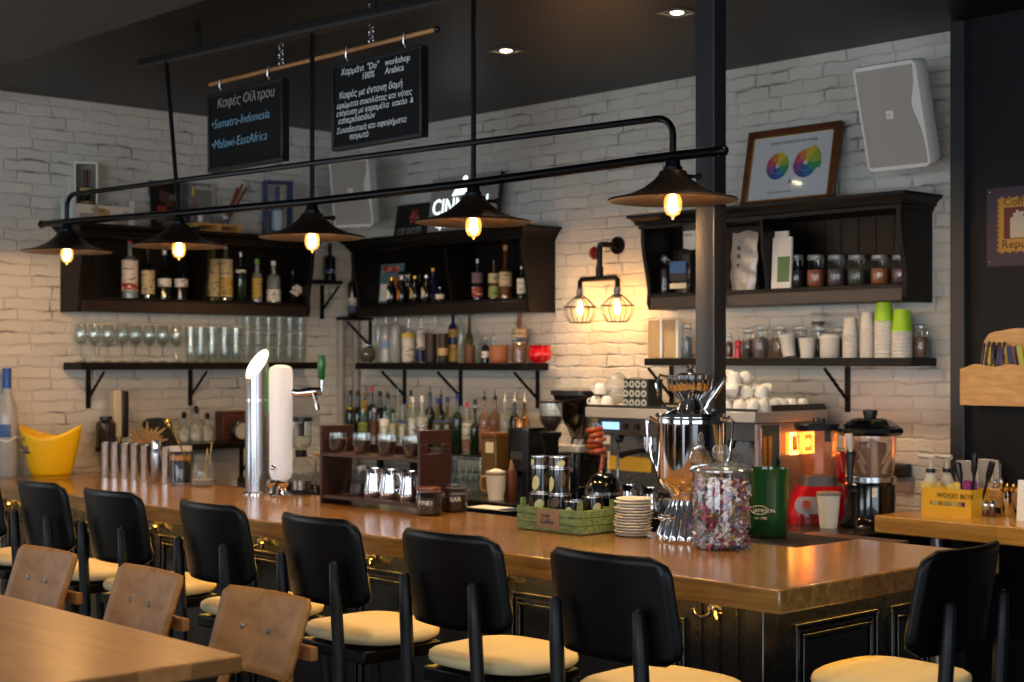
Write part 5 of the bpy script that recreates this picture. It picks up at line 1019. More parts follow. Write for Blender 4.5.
# ================================================================ right low shelf
YR = WY-.10
for k, (a, b) in enumerate(((649.5, 661), (665.5, 677))):
    p0, p1 = at(a, 320, 'Y', YR), at(b, 320, 'Y', YR); t = thing('wooden_board', '%s pale wooden board with white edge on the shelf beside the column' % ('first', 'second')[k], 'board', (p0.x, YR, SR), group='pale boards on the shelf'); h = p0.z-SR; w = p1.x-p0.x
    MB().bb(0, w, -.012, .012, 0, h).build('board', wood('pale_board', '#a98a60', '#c4a678', .5, (10, 10, 1)), t, bevel=.003); MB().bb(w+.001, w+.017, -.012, .012, 0, h).build('white_edge', WHITE, t, bevel=.002)
def sjar(px, y0, w, label, cont, dy=.08, base=SR, lid=None, fill=.6):
    q = at(px, 345, 'Y', WY-dy); h = at(px, y0, 'Y', WY-dy).z-base; clip_jar('storage_jar', label, (q.x, WY-dy, base), msize(w, q)/2, h, cont, -.6, 'jars on the cup shelf', fill, lid); return q, h
CNT = [P('jar_mix_%d' % i, c, .7, bump=1, bscale=120) for i, c in enumerate(('#5a4036', '#6b5a5c', '#6a4a38', '#4b403a', '#5d6a72'))]
sjar(687, 323, 10, 'glass jar of bluish tea on the shelf just beside the column', CNT[4]); sjar(728.5, 333, 9, 'small dark jar peeping out from behind the column', CNT[0], .13)
sjar(760, 325, 15.5, 'clip jar of pinkish tea beside the red pepper mill', CNT[1]); sjar(779.5, 325, 15.5, 'clip jar of brown spices beside the tilted white cup', CNT[2])
sjar(800, 325, 15, 'clip jar behind the tilted white cup', CNT[3], .055); q, h = sjar(818, 326, 15, 'clip jar behind the white cups carrying a smaller jar', CNT[0], .055)
clip_jar('storage_jar', 'small glass jar standing on top of another jar on the cup shelf', (q.x, WY-.055, SR+h+.001), .03, .062, CNT[1], 0, 'jars on the cup shelf', .3)
sjar(839, 327, 14, 'clip jar between the white cups and the first stack of paper cups', CNT[3], .055); sjar(748, 328, 12, 'glass jar behind the red pepper mill', CNT[1], .05); sjar(921, 324, 15, 'glass jar of dried roots at the very end of the cup shelf', CNT[2])
q = at(738.5, 348, 'Y', WY-.125); lobj('pepper_mill', 'red pepper mill on the cup shelf', 'pepper mill', (q.x, WY-.13, SR), [('mill_body', [(0, 0), (.017, 0), (.018, .008), (.012, .035), (.015, .05), (0, .052)], RED), ('mill_head', [(0, .052), (.014, .054), (.016, .065), (.012, .078), (0, .082)], RED)])
q = at(746.5, 352, 'Y', WY-.14); lobj('pepper_mill', 'short dark pepper mill beside the red one', 'pepper mill', (q.x, WY-.13, SR), [('mill_body', [(0, 0), (.013, 0), (.014, .006), (.010, .026), (0, .028)], CAPK), ('mill_head', [(0, .028), (.012, .03), (.013, .038), (0, .044)], DGREY)])
CUPW = P('cup_card', '#cfc9be', .6); CUPG = P('cup_lime', '#9fcb1c', .5)
def pcup(name, label, loc, r0, r1, h, wall, rim, grp, rot=None, lid=False):
    """upside-down paper cup: mouth r0 below, foot r1 above"""
    t = thing(name, label, 'paper cup', loc, 0, grp, rot)
    MB().lathe([(r0-.002, .0), (r0, .0), (r0, .004), (r1, h), (r1-.004, h), (r1-.006, h-.006), (0, h-.006)], 20).build('cup_wall', wall, t)
    MB().lathe([(r0, .0), (r0+.0022, .0015), (r0+.0022, .004), (r0, .0055)], 20).build('rolled_rim', rim, t); return t
for px, y0, w, n, wall, nm in ((850.5, 318, 15.5, 9, CUPW, 'first white stack from the jars'), (867.5, 312, 14.5, 11, CUPW, 'tall slim white stack'), (884, 299.5, 19, 9, CUPG, 'taller lime green stack'), (902, 309.5, 20, 8, CUPG, 'shorter lime green stack')):
    q = at(px, 345, 'Y', WY-.13); r0 = msize(w, q)/2; tot = at(px, y0, 'Y', WY-.13).z-SR; ch_ = .095 if wall is CUPG else .075; st_ = (tot-ch_)/(n-1)
    pr_ = None
    for k in range(n-1):
        z = SR+st_*k; lab = 'nested paper cup below the topmost one in the %s' % nm
        if pr_ is None: pr_ = pcup('nested_cup', lab, (q.x, WY-.13, z), r0, r0*.78, ch_, CUPW, CUPW, 'paper cups in the '+nm)
        else: dup(pr_, (q.x, WY-.13, z), 0, lab, 'paper cups in the '+nm)
    pcup('nested_cup', 'topmost upside-down paper cup of the %s' % nm, (q.x, WY-.13, SR+st_*(n-1)), r0, r0*.78, ch_, wall, CUPW, 'paper cups in the '+nm)
for px, y0, w, lb, rot in ((791, 336, 16, 'white paper cup leaning over beside the brown spice jar', (0, rad(-9), 0)), (809, 338, 17, 'short white paper cup next to the leaning one', None)):
    q = at(px, 350, 'Y', WY-.13); r = msize(w, q)/2; h = at(px, y0, 'Y', WY-.13).z-SR
    t = thing('paper_cup', lb, 'paper cup', (q.x, WY-.14, SR+(.006 if rot else 0)), 0, None, rot); MB().lathe([(0, 0), (r*.8, 0), (r, h*.93), (r*1.05, h*.95), (r*1.05, h), (r*.96, h), (r*.78, .01), (0, .01)], 20).build('cup_wall', CUPW, t); MB().lathe([(r*1.0, h*.86), (r*1.03, h*.87), (r*1.03, h*.9), (r*1.0, h*.91)], 20).build('rolled_rim', CUPW, t)
q = at(830, 350, 'Y', WY-.13); r = msize(20, q)/2; h = at(830, 334, 'Y', WY-.13).z-SR
lobj('sugar_pot', 'wide white lidded pot beside the first stack of paper cups', 'pot', (q.x, WY-.13, SR), [('pot_body', [(0, 0), (r*.92, 0), (r, .006), (r, h*.78), (0, h*.78)], CUPW), ('lid', [(0, h*.78), (r*1.06, h*.78), (r*1.06, h*.86), (r*.8, h*.98), (0, h)], CUPW)])
# ================================================================ on top of the cabinets
CT = CB+.441; CTR = CT-.01
X2 = WX+.10
# boxed bottle
q = at(89, 214, 'X', X2); w = msize(23, q); h = at(89, 162, 'X', X2).z-CT
t = thing('gift_box', 'white framed box with grey back standing on the side wall cabinet', 'box', (WX+.068, q.y, CT+.0), -.5); BXG = P('box_grey', '#77756f', .7)
MB().bb(-.045, -.04, -w/2, w/2, 0, h).build('back_panel', BXG, t); CREAM = P('box_cream', '#dcd6c4', .6)
for y in (-w/2, w/2-.009): MB().bb(-.04, .034, y, y+.009, 0, h).build('side_frame', CREAM, t)
for z in (.0, h-.009): MB().bb(-.04, .034, -w/2+.009, w/2-.009, z, z+.009).build('cross_frame', CREAM, t)
bottle('dark wine bottle with crimson neck inside the white framed box', (WX+.066, q.y, CT+.0095), h*.86, .032, DKG, P('crimson_neck', '#4a1018', .35), LABY, (.18, .42), 'w', False, (TAN, .60, .66), None, 'wine_bottle', .36)
# printed crate
a, b = at(65, 221, 'X', WX+.17), at(127, 221, 'X', WX+.17); L_2 = b.y-a.y; h = .115
t = thing('printed_crate', 'pale blue-white printed crate with corner posts in front of the boxed bottle', 'crate', (WX+.128, a.y, CT)); PB = P('pale_blue_crate', '#b9c8c6', .7); PR = P('crate_print', '#8f8a84', .7)
for y in (0, L_2-.02):
    for x in (0, .10): MB().bb(x, x+.018, y, y+.02, 0, h+.012).build('corner_post', PB, t)
for x in (.004, .104): MB().bb(x, x+.01, .02, L_2-.02, .004, h-.02).build('long_side', labmat('crate_paper', '#cbc6b8', '#8d8478', (9, 9, 14), .52), t)
for y in (.004, L_2-.014): MB().bb(.018, .10, y, y+.01, .004, h-.02).build('short_side', PB, t)
m = MB()
for k, (y0, y1, z0, z1) in enumerate(((.04, .12, .02, .05), (.14, .2, .03, .07), (.22, .3, .012, .04), (.1, .18, .065, .08))): m.m = k % 2; m.bb(.114, .1148, y0*L_2/.33, y1*L_2/.33, z0, z1)
m.build('print_patch', [PR, P('ochre_print', '#a88a55', .7)], t)
MB().bb(.02, .10, .022, L_2-.022, .006, .012).build('base_board', PB, t)
t = thing('rolled_cloth', 'pale ochre cloth bundled in the printed crate', 'cloth', (WX+.165, a.y+L_2*.62, CT+.082)); m = MB(); m.ball(.05, (0, 0, 0), (.6, 1.9, .5), 14, 8); m.v = [(x, y, z+.006*sin(60*y)) for x, y, z in m.v]; m.build('bundle', P('ochre_cloth', '#9c8a66', .9, bump=.6), t)
# collage picture
a, b = at(153, 227, 'X', WX+.05), at(184, 226, 'X', WX+.05); h = at(170, 181, 'X', WX+.05).z-CT; w = b.y-a.y
t = thing('collage_panel', 'dark framed collage with red patches leaning on the side brick wall', 'picture', (WX+.05, a.y, CT), rot=(0, rad(-7), 0))
MB().bb(-.012, 0, 0, w, 0, h).build('frame', CAPK, t); m = MB()
for k in range(14): m.m = k % 4; y0 = R.uniform(.02, w-.08); z0 = R.uniform(.02, h-.07); m.bb(.0005+.0002*k, .001+.0002*k, y0, y0+R.uniform(.03, .07), z0, z0+R.uniform(.02, .06))
m.build('collage_print', [P('print_wine', '#4a1c1c', .6), P('print_brown', '#4a3428', .6), P('print_red', '#8a2f26', .6), P('print_grey2', '#6a6058', .6)], t)
# glass display case with amber bottle
a, b = at(186, 226, 'X', WX+.09), at(216, 224, 'X', WX+.09); w = b.y-a.y; h = at(200, 182, 'X', WX+.09).z-CT
t = thing('display_case', 'greyish clear display case with small pale lettering beside the collage', 'display case', (WX+.03, a.y, CT)); m = MB(); m.bb(0, .006, 0, w, 0, h); m.build('back_pane', P('case_grey', '#6a6862', .3), t)
for y in (0, w-.003): MB().bb(.006, .08, y, y+.003, 0, h).build('side_pane', GLASS, t)
MB().bb(.077, .08, .003, w-.003, 0, h).build('front_pane', GLASS, t); text('RESERVE', 'lettering', t, (.0812, w*.25, h*.84), .03, PAPER, rot=(PI/2, 0, PI/2))
bottle('amber brandy bottle with gold stopper in the display case', (WX+.072, a.y+.055, CT+.002), h*.9, .032, P('brandy_red', '#5e2a1e', .2, coat=.5), GOLD, P('violet_label', '#4a2a4a', .6), (.1, .4), 'o', False, None, None, 'brandy_bottle', .2)
# pallet stand with miniatures and sticks
a, b = at(191, 232, 'X', WX+.19), at(238, 232, 'X', WX+.19); w = b.y-a.y; PLT = wood('pallet_pine', '#b07a3c', '#cc9a58', .55, (4, 20, 20)); pz = CT-.012
t = thing('mini_pallet', 'small pine pallet used as a stand on the side wall cabinet', 'pallet', (WX+.115, a.y, CT))
for x in (0, .045, .09): MB().bb(x, x+.03, 0, w, .034, .044).build('deck_board', PLT, t)
for y in (0, w/2-.014, w-.028): MB().bb(0, .12, y, y+.028, .010, .034).build('block', PLT, t)
for x in (0, .09): MB().bb(x, x+.03, 0, w, 0, .010).build('bottom_board', PLT, t)
for px, y0, lb in ((200, 204, 'white miniature bottle standing on the pine pallet nearer the display case'), (225, 206, 'bluish miniature bottle standing on the pine pallet nearer the sticks')):
    q = at(px, 222, 'X', WX+.17); bottle(lb, (WX+.175, q.y, CT+.0445), .085, .014, CLEARB, PAPER, WLAB, (.1, .6), 'w', False, (LABB, .1, .4) if px > 210 else None, None, 'miniature_bottle', .2)
q = at(222, 224, 'X', WX+.06); t = thing('stick_vase', 'clear vase of reddish cane sticks leaning to one side', 'vase', (WX+.06, q.y, CT)); MB().lathe([(0, 0), (.03, 0), (.032, .1), (.03, .1), (.028, .006)], 16).build('glass_wall', GLASS, t)
q0 = Vector((WX+.06, q.y, CT))
for k, (dy, l) in enumerate(((.10, .27), (.125, .29), (.15, .275), (-.05, .2))):
    t = thing('cane_stick', ('reddish cane stick leaning out of the vase' if dy > 0 else 'thin brown twig leaning the other way out of the vase'), 'stick', q0, 0, 'cane sticks in the vase' if dy > 0 else None); MB().tube([(.004*k, -dy*.1, .01), (.006*k+.004, dy, l)], .007 if dy > 0 else .003, 7).build('stick', P('cane_red', '#7a3a20', .5), t)
# blue gift frame with bottle
a, b = at(268, 224, 'X', WX+.11), at(291, 224, 'X', WX+.11); w = b.y-a.y; h = at(280, 182, 'X', WX+.11).z-CT
t = thing('open_box', 'open blue box frame on the corner end of the side wall cabinet', 'box', (WX+.05, a.y, CT), -.35); BFR = P('box_blue', '#1a2f63', .35)
for y in (0, w-.012): MB().bb(0, .09, y, y+.012, 0, h).build('side_frame', BFR, t)
for z in (0, h-.012): MB().bb(0, .09, .012, w-.012, z, z+.012).build('cross_frame', BFR, t)
bottle('silver-blue gin bottle inside the blue box frame', (WX+.05+.045*cos(.35)+w/2*sin(.35), a.y-.045*sin(.35)+w/2*cos(.35), CT+.0125), h*.88, .036, TEALG, BFR, P('ice_label', '#9fb4bd', .4), (.1, .5), 'w', False, None, None, 'gin_bottle', .3)
# pictures on the corner cabinet
a, b = at(393, 237, 'Y', WY-.10), at(429, 235, 'Y', WY-.10); w = b.x-a.x; h = at(393, 205, 'Y', WY-.1).z-CT
t = thing('dark_picture', 'small black picture with red figure leaning on the corner cabinet', 'picture', (a.x, WY-.10, CT), rot=(rad(-10), 0, 0)); MB().bb(0, w, 0, .012, 0, h).build('board', CAPK, t)
m = MB(); m.T = Matrix.Translation((w*.52, -.001, h*.62)) @ Matrix.Rotation(PI/2, 4, 'X'); m.prism([(.055*(1-.45*(i % 2))*cos(i*PI/6), .055*(1-.45*(i % 2))*sin(i*PI/6)) for i in range(12)], .001); m.build('red_figure', LABR, t); text('CIT DOTE', 'lettering', t, (w*.1, -.001, h*.1), .06, P('grey_letters', '#9a968e', .6), sx=.78)
a, b = at(431, 233, 'Y', WY-.09), at(499, 229, 'Y', WY-.09); w = b.x-a.x; h = at(431, 179, 'Y', WY-.09).z-CT
t = thing('backlit_sign', 'tall grey sign board with glowing white letters behind the pendant lamp', 'sign', (a.x, WY-.12, CT), rot=(rad(-8), 0, 0)); MB().bb(0, w, 0, .02, 0, h).build('board', P('sign_grey', '#98948f', .6), t); MB().bb(w, w+.008, -.002, .022, 0, h).build('side_edge', CAPK, t)
SGN = P('sign_white', '#ffffff', .5, emit=(.82, .95, 1.), es=.9)
text('CINNNAL', 'glowing_lettering', t, (w*.04, -.002, h*.36), .125, SGN, sx=.88); text('open', 'glowing_lettering', t, (w*.12, -.002, h*.13), .06, SGN); m = MB(); m.T = Matrix.Translation((w*.5, -.002, h*.94)) @ Matrix.Rotation(PI/2, 4, 'X'); m.cyl(.018, 0, .002, 14); m.build('glowing_dot', SGN, t)
m = MB(); m.T = Matrix.Translation((w*.47, -.002, h*.77)) @ Matrix.Rotation(PI/2, 4, 'X'); m.prism([(-.08, -.034), (.08, -.026), (.05, .036), (-.04, .026)], .002); m.build('glowing_emblem', SGN, t)
# framed colour-wheel print
a, b = at(739, 206, 'Y', WY-.12), at(832, 198, 'Y', WY-.12); w = b.x-a.x; h = .36
t = thing('framed_print', 'brown framed print of two colour wheels on the cabinet behind the column', 'picture', (a.x, WY-.12, CTR), rot=(rad(-11), 0, 0)); FRW = wood('frame_walnut', '#43220f', '#6b3c1a', .35, (3, 12, 12)); fw_ = .03
for x0_, x1_, z0, z1 in ((0, w, 0, fw_), (0, w, h-fw_, h), (0, fw_, fw_, h-fw_), (w-fw_, w, fw_, h-fw_)): MB().bb(x0_, x1_, 0, .02, z0, z1).build('frame_side', FRW, t, bevel=.003)
for x0_, x1_, z0, z1 in ((fw_, w-fw_, fw_, fw_+.006), (fw_, w-fw_, h-fw_-.006, h-fw_), (fw_, fw_+.006, fw_, h-fw_), (w-fw_-.006, w-fw_, fw_, h-fw_)): MB().bb(x0_, x1_, .003, .012, z0, z1).build('gilt_edge', GOLD, t)
MB().bb(fw_, w-fw_, .010, .014, fw_, h-fw_).build('print_sheet', P('print_sheet', '#c9ccd0', .08, coat=.8), t)
WH = [P('wheel_%d' % i, c, .4) for i, c in enumerate(('#c8b02c', '#8fa53a', '#3a8f5a', '#2f6fa0', '#41508f', '#7a4a86', '#b04a62', '#c77a3c'))]
for cx_, cz_, rr, part in ((.36, .52, .062, 0), (.66, .53, .068, 1)):
    m = MB(); m.T = Matrix.Translation((w*cx_, .0098, h*cz_)) @ Matrix.Rotation(PI/2, 4, 'X')
    for k in range(16):
        m.m = k//2; a0 = PI/2-2*PI*k/16; a1 = a0-2*PI/16; r2 = rr*(1.25 if part and 1 <= k < 5 else .92 if part and k > 11 else 1.0); r1 = rr*.16
        for ra, rb in ((r1, r2*.55), (r2*.57, r2)): m.add([(ra*cos(a0), ra*sin(a0), .0005), (rb*cos(a0), rb*sin(a0), .0005), (rb*cos(a1), rb*sin(a1), .0005), (ra*cos(a1), ra*sin(a1), .0005)], [(0, 3, 2, 1)])
    m.build('colour_wheel', WH, t, smooth=0)
text('COFFEE TASTERS FLAVOR WHEEL', 'title_lettering', t, (w*.25, .0095, h*.80), .017, P('print_ink', '#55555a', .6)); text('A', 'small_emblem', t, (w*.49, .0095, h*.28), .035, P('print_ink', '')); text('specialty coffee association', 'caption_lettering', t, (w*.28, .0095, h*.18), .012, P('print_ink', ''))
# ================================================================ loudspeakers
SPW = P('speaker_white', '#dedcd7', .45); SPG = P('speaker_grille', '#a5a199', .7, bump=.3, bscale=400)
def speaker(label, loc, W_, H_, rot, wy):
    t = thing('wall_speaker', label, 'speaker', loc, rot=rot); n = 6
    # body: front outline lofted to a smaller back; front face looks along -y
    m = MB(); secs = [(0, 1, 1), (.02, 1.02, 1.01), (.09, .97, .97), (.15, .70, .86), (.17, .55, .8)]
    for y, sx, sz in secs: m.v += [(x*sx, y, z*sz) for x, z in rrect(W_, H_, .025, 4)]
    k = 20; m.f = [(i*k+j, i*k+(j+1) % k, (i+1)*k+(j+1) % k, (i+1)*k+j) for i in range(4) for j in range(k)]+[tuple(range(k))[::-1], tuple(range(4*k, 5*k))]; m.mi = [0]*len(m.f); m.build('housing', SPW, t)
    pts = []; gw, gh = W_/2-.014, H_/2-.016
    for i in range(13): z = gh-2*gh*i/12; f = i/12; pts.append((gw-.030*math.exp(-((f-.42)/.2)**2)-(.0 if f < .42 else -.004), z))
    poly = pts+[(-gw, -gh), (-gw, gh)]
    g = MB(); g.T = Matrix.Rotation(PI/2, 4, 'X'); g.prism(poly[::-1], .006); g.build('grille', SPG, t)
    b_ = MB(); b_.bb(-.016, .016, -.0085, -.006, -.006, .026); b_.build('badge', PAPER, t); text('EV', 'lettering', t, (-.011, -.0088, .002), .017, P('grey_letters', ''))
    br = MB(); br.tube([(0, .165, 0), (0, .165+wy, .02)], .018, 8); br.build('wall_bracket', SPW, t); return t
q = at(891, 117, 'Y', WY-.33); speaker('white loudspeaker tilted forward on the brick wall above the framed print', (q.x, WY-.33, q.z), .285, .42, (rad(16), 0, rad(0)), .13)
q = at(351, 193, 'Y', WY-.36); speaker('white loudspeaker in the room corner behind the chalkboards', (q.x, WY-.36, q.z), .25, .385, (rad(10), 0, rad(24)), .08)
# ================================================================ chalkboards
yB = 3.53; a, b = at(210, 85, 'Y', yB), at(437, 29, 'Y', yB)
t = thing('hanging_rail', 'thin wooden rail hung on two chains from the ceiling for the chalkboards', 'rail', (0, 0, 0))
zr = (a.z+b.z)/2
MB().tube([(a.x, yB, zr), (b.x, yB, zr)], .009, 8).build('rod', wood('rod_wood', '#8a5a2a', '#b98248', .4), t); MB().ball(.013, (b.x, yB, zr)).build('end_knob', CAPK, t)
for px in (281, 371):
    x = at(px, 40, 'Y', yB).x; m = MB(); n = 9; z0 = zr+.008; dz = (HC-z0)/n
    for k in range(n):
        c = z0+dz*(k+.5); pts = [(.011*cos(u_), .019*sin(u_)*dz/.03) for u_ in [2*PI*i/10 for i in range(10)]]
        m.tube([(x+(p_[0] if k % 2 else 0), yB+(0 if k % 2 else p_[0]), c+p_[1]) for p_ in pts], .0035, 5, True)
    m.build('chain', STEEL, t)
CHB = P('chalkboard_black', '#08090b', .75, spec=.25); CHW = P('chalk_white', '#dcdfe2', .9); CHP = P('chalk_pink', '#b5a5a0', .9); CHBL = P('chalk_blue', '#7fb0cc', .9); FRM = P('chalkboard_frame', '#101318', .4)
def board(label, p0, p1, p2, lines):
    a, b, c = at(*p0, 'Y', yB), at(*p1, 'Y', yB), at(*p2, 'Y', yB); w = b.x-a.x; ztop = zr-.045; h = ztop-c.z
    t = thing('chalkboard', label, 'chalkboard', (a.x, yB, c.z))
    MB().bb(.012, w-.012, -.008, .008, .012, h-.012).build('slate', CHB, t)
    for x0_, x1_, z0, z1 in ((0, w, 0, .014), (0, w, h-.014, h), (0, .014, .014, h-.014), (w-.014, w, .014, h-.014)): MB().bb(x0_, x1_, -.014, .022, z0, z1).build('frame_side', FRM, t, bevel=.002)
    for fx in (.18, .82): m = MB(); m.tube([(w*fx, 0, h), (w*fx, -.016, h+.02), (w*fx, -.014, zr-c.z+.012), (w*fx, .012, zr-c.z+.014)], .004, 6); m.build('hook', STEEL, t)
    for s_, x, z, sz, mm in lines: text(s_, 'chalk_lettering', t, (w*x, -.0085, h*z), sz, mm, shear=.18, ext=.0004, sx=1.0, off=-.0008 if sz > .05 else 0.)
    return t
board('chalkboard listing filter coffees in pink and blue chalk, on the far half of the rail', (210, 95), (285, 77), (210.5, 173),
      [('Καφές', .12, .80, .058, CHP), ('Φίλτρου', .47, .80, .058, CHP), ('•Sumatra-Indonesia', .04, .55, .056, CHBL), ('•Malawi-EastAfrica', .04, .29, .056, CHBL)])
board('chalkboard covered in small white chalk writing, on the near half of the rail', (334, 65), (424, 43), (337, 151),
      [('Χαρμάνι', .10, .86, .036, CHW), ('"Do"', .40, .86, .036, CHW), ('workshop', .60, .86, .036, CHW), ('100%', .34, .765, .036, CHW), ('Arabica', .60, .765, .036, CHW), ('Καφές με έντονη δομή', .08, .59, .036, CHW), ('αρώματα σοκολάτας και νότες', .05, .48, .031, CHW), ('επίγευση με καραμέλα  κακάο  &', .05, .39, .030, CHW), ('εσπεριδοειδών', .07, .30, .032, CHW), ('Συνοδευτικά και αφεψήματα', .05, .19, .031, CHW), ('παγωτό', .20, .10, .032, CHW)])
# ================================================================ long pendant lamp
P1 = Vector((-6.379, 3.234, 0)); P5 = Vector((-3.074, 3.548, 0)); LZ = 2.28
LAMPM = P('lamp_black_iron', '#121214', .3, .75); SHADE = P('shade_bronze', '#3a302a', .38, .7)
t = thing('pendant_lamp', 'long black pipe pendant with five glowing bulbs under wide shades over the bar', 'pendant lamp', (0, 0, 0))
d = (P5-P1).normalized(); Z3 = lambda v, z: Vector((v.x, v.y, z))
MB().tube([Z3(P1-d*.20, LZ)]+[Z3(P1+(P5-P1)*i/4, LZ+(0, -.016, -.024, -.018, 0)[i]) for i in range(5)]+[Z3(P5+d*.175, LZ)], .015, 10).build('lower_rail', LAMPM, t)
for e, s_ in ((P1-d*.205, -1), (P5+d*.18, 1)): MB().ball(.019, tuple(Z3(e, LZ)), seg=10).build('end_cap', LAMPM, t)
up = [Z3(P1, LZ)]+[Z3(P1+d*(.06-.06*cos(a_)), 2.345+.055*sin(a_)) for a_ in [PI/2*i/5 for i in range(6)]]+[Z3(P5-d*(.06-.06*sin(a_)), 2.345+.055*cos(a_)) for a_ in [PI/2*i/5 for i in range(6)]]+[Z3(P5, LZ)]
MB().tube(up, .011, 8).build('upper_rail', LAMPM, t)
BULBS = []; SAG = (0, -.016, -.024, -.018, 0); LP = [P1+(P5-P1)*i/4+Vector((0, 0, SAG[i])) for i in range(5)]
mp = [Z3(LP[0]+d*.58, 2.9), Z3(LP[4]+d*.1, 2.9)]; ang = math.atan2(d.y, d.x)
m = MB(); m.T = Matrix.Translation((mp[0]+mp[1])/2) @ Matrix.Rotation(ang, 4, 'Z'); ln = (mp[1]-mp[0]).length; m.bb(-ln/2, ln/2, -.03, .03, .0, .028); [m.cyl(.012, .028, HC-2.9-.001, 8, (k_*ln/6, 0, 0)) for k_ in (-2.2, 0, 2.2)]; m.build('ceiling_mount', CEIL, t, bevel=.003)
m = MB(); m.T = Matrix.Translation((mp[0]+mp[1])/2) @ Matrix.Rotation(ang, 4, 'Z'); m.bb(-ln/2, ln/2, -.031, .031, -.012, -.0005); m.build('mount_strip', P('mount_strip_grey', '#2e2926', .5), t)
for i in (1, 2, 3): MB().tube([Z3(LP[i]+(Vector((-.05, -.03, 0)) if i == 1 else Vector()), 2.9), Z3(LP[i], LZ+SAG[i])], .009, 8).build('rod', LAMPM, t)
for i, q in enumerate(LP):
    s_ = MB(); s_.lathe([(.028, 2.236), (.040, 2.234), (.046, 2.220), (.060, 2.206), (.09, 2.183), (.13, 2.165), (.17, 2.154), (.197, 2.149), (.2, 2.145), (.197, 2.143), (.17, 2.148), (.13, 2.159), (.09, 2.177), (.058, 2.200), (.044, 2.213), (.028, 2.225)], 44, (q.x, q.y, q.z)); sh = s_.build('shade', SHADE, t)
    s_ = MB(); s_.lathe([(0, LZ-.012), (.022, LZ-.014), (.024, LZ-.03), (.030, LZ-.034), (.030, LZ-.05), (.040, LZ-.052), (.042, LZ-.07), (.03, 2.20), (.02, 2.185), (.017, 2.168), (0, 2.168)], 24, (q.x, q.y, q.z)); s_.build('socket', LAMPM, t)
    s_ = MB(); k = Vector((RT.x, RT.y, 0)); c = Z3(q+k*.045, LZ-.062+q.z); s_.tube([c, c+k*.03], .006, 8); s_.ball(.010, tuple(c+k*.034)); s_.build('switch_knob', LAMPM, t)
    bl = MB(); bl.lathe([(.014, 2.170), (.018, 2.164), (.026, 2.152), (.0285, 2.138), (.027, 2.117), (.020, 2.102), (.006, 2.095), (.003, 2.088), (0, 2.086)], 18, (q.x, q.y, q.z)); bl.build('bulb', glass('bulb_glass', '#fff0d8', glow=(1., .42, .08), gs=.55), sh); BULBS.append(((q.x, q.y, 2.13+q.z), 19))
    fl = MB(); fl.lathe([(0, 2.105), (.008, 2.107), (.0125, 2.13), (.0105, 2.155), (.004, 2.167), (0, 2.168)], 12, (q.x, q.y, q.z)); fl.build('filament', P('filament_glow', '#ffe0a0', .3, emit=(1., .66, .28), es=14.), sh)
# ================================================================ wall sconce with two cages
q = at(610, 245, 'Y', WY-.06); PIPE = P('pipe_iron', '#15120f', .4, .7)
t = thing('wall_sconce', 'black pipe wall sconce with two caged glowing bulbs and a red valve', 'wall lamp', (q.x, WY, q.z)); z_ = lambda y: at(610, y, 'Y', WY-.12).z-q.z; x_ = lambda px: at(px, 280, 'Y', WY-.12).x-q.x
m = MB(); m.T = Matrix.Rotation(PI/2, 4, 'X'); m.lathe([(0, 0), (.044, 0), (.044, .012), (.02, .016), (.02, .03), (0, .03)], 24); m.build('wall_flange', PIPE, t)
xc = x_(599.5); m = MB(); m.tube([(0, -.02, 0), (0, -.10, 0), (0, -.12, 0), (xc*.6, -.12, 0), (xc, -.12, -.015), (xc, -.12, z_(272))], .014, 10); m.build('feed_pipe', PIPE, t)
xl, xr = x_(580), x_(617.5); zb = z_(278)
m = MB(); m.tube([(xc, -.12, z_(266)), (xc, -.12, zb)], .019, 10); m.build('tee_fitting', PIPE, t)
m = MB(); m.tube([(xl, -.12, zb-.045), (xl, -.12, zb-.01), (xl+.012, -.12, zb), (xr-.012, -.12, zb), (xr, -.12, zb-.01), (xr, -.12, zb-.045)], .013, 10); m.build('cross_pipe', PIPE, t)
m = MB(); m.T = Matrix.Translation((xc-.0, -.12, z_(252))) @ Matrix.Rotation(-PI/2, 4, 'Y'); m.lathe([(.008, 0), (.008, .03), (.028, .03), (.03, .036), (.028, .042), (0, .042)], 18, flute=6, amp=.12, fr=(2, 4)); m.build('red_valve', P('valve_red', '#8a1a1c', .4), t)
for xx in (xl, xr):
    m = MB(); m.lathe([(0, zb-.045), (.016, zb-.045), (.018, zb-.06), (.018, zb-.085), (.022, zb-.09), (.02, zb-.10), (0, zb-.10)], 16, (xx, -.12, 0)); m.build('socket', STEEL, t)
    cg = MB(); zt_, zm, zbt = zb-.085, z_(306), z_(322)
    for k in range(8):
        a_ = 2*PI*k/8+.2; cg.tube([(xx+r_*cos(a_), -.12+r_*sin(a_), zz_) for r_, zz_ in ((.022, zt_), (.046, zt_-(zt_-zm)*.35), (.082, zm), (.076, zm-(zm-zbt)*.5), (.05, zbt))], .0022, 5)
    for r_, zz_ in ((.024, zt_), (.0825, zm), (.05, zbt)): cg.tube([(xx+r_*cos(a_), -.12+r_*sin(a_), zz_) for a_ in [2*PI*i/24 for i in range(24)]], .0026, 5, True)
    cgo = cg.build('wire_cage', PIPE, t)
    bl = MB(); h0 = zb-.10; bl.lathe([(0, h0), (.012, h0-.002), (.018, h0-.02), (.029, h0-.05), (.030, h0-.065), (.022, h0-.085), (0, h0-.094)], 16, (xx, -.12, 0)); bl.build('bulb', glass('bulb_glass', ''), t); wp = (q.x+xx, WY-.12, q.z+h0-.05); BULBS.append((wp, 6.0))
    fl = MB(); fl.lathe([(0, h0-.078), (.008, h0-.075), (.015, h0-.055), (.013, h0-.03), (.005, h0-.008), (0, h0-.006)], 12, (xx, -.12, 0)); fl.build('filament', P('filament_glow', ''), t)
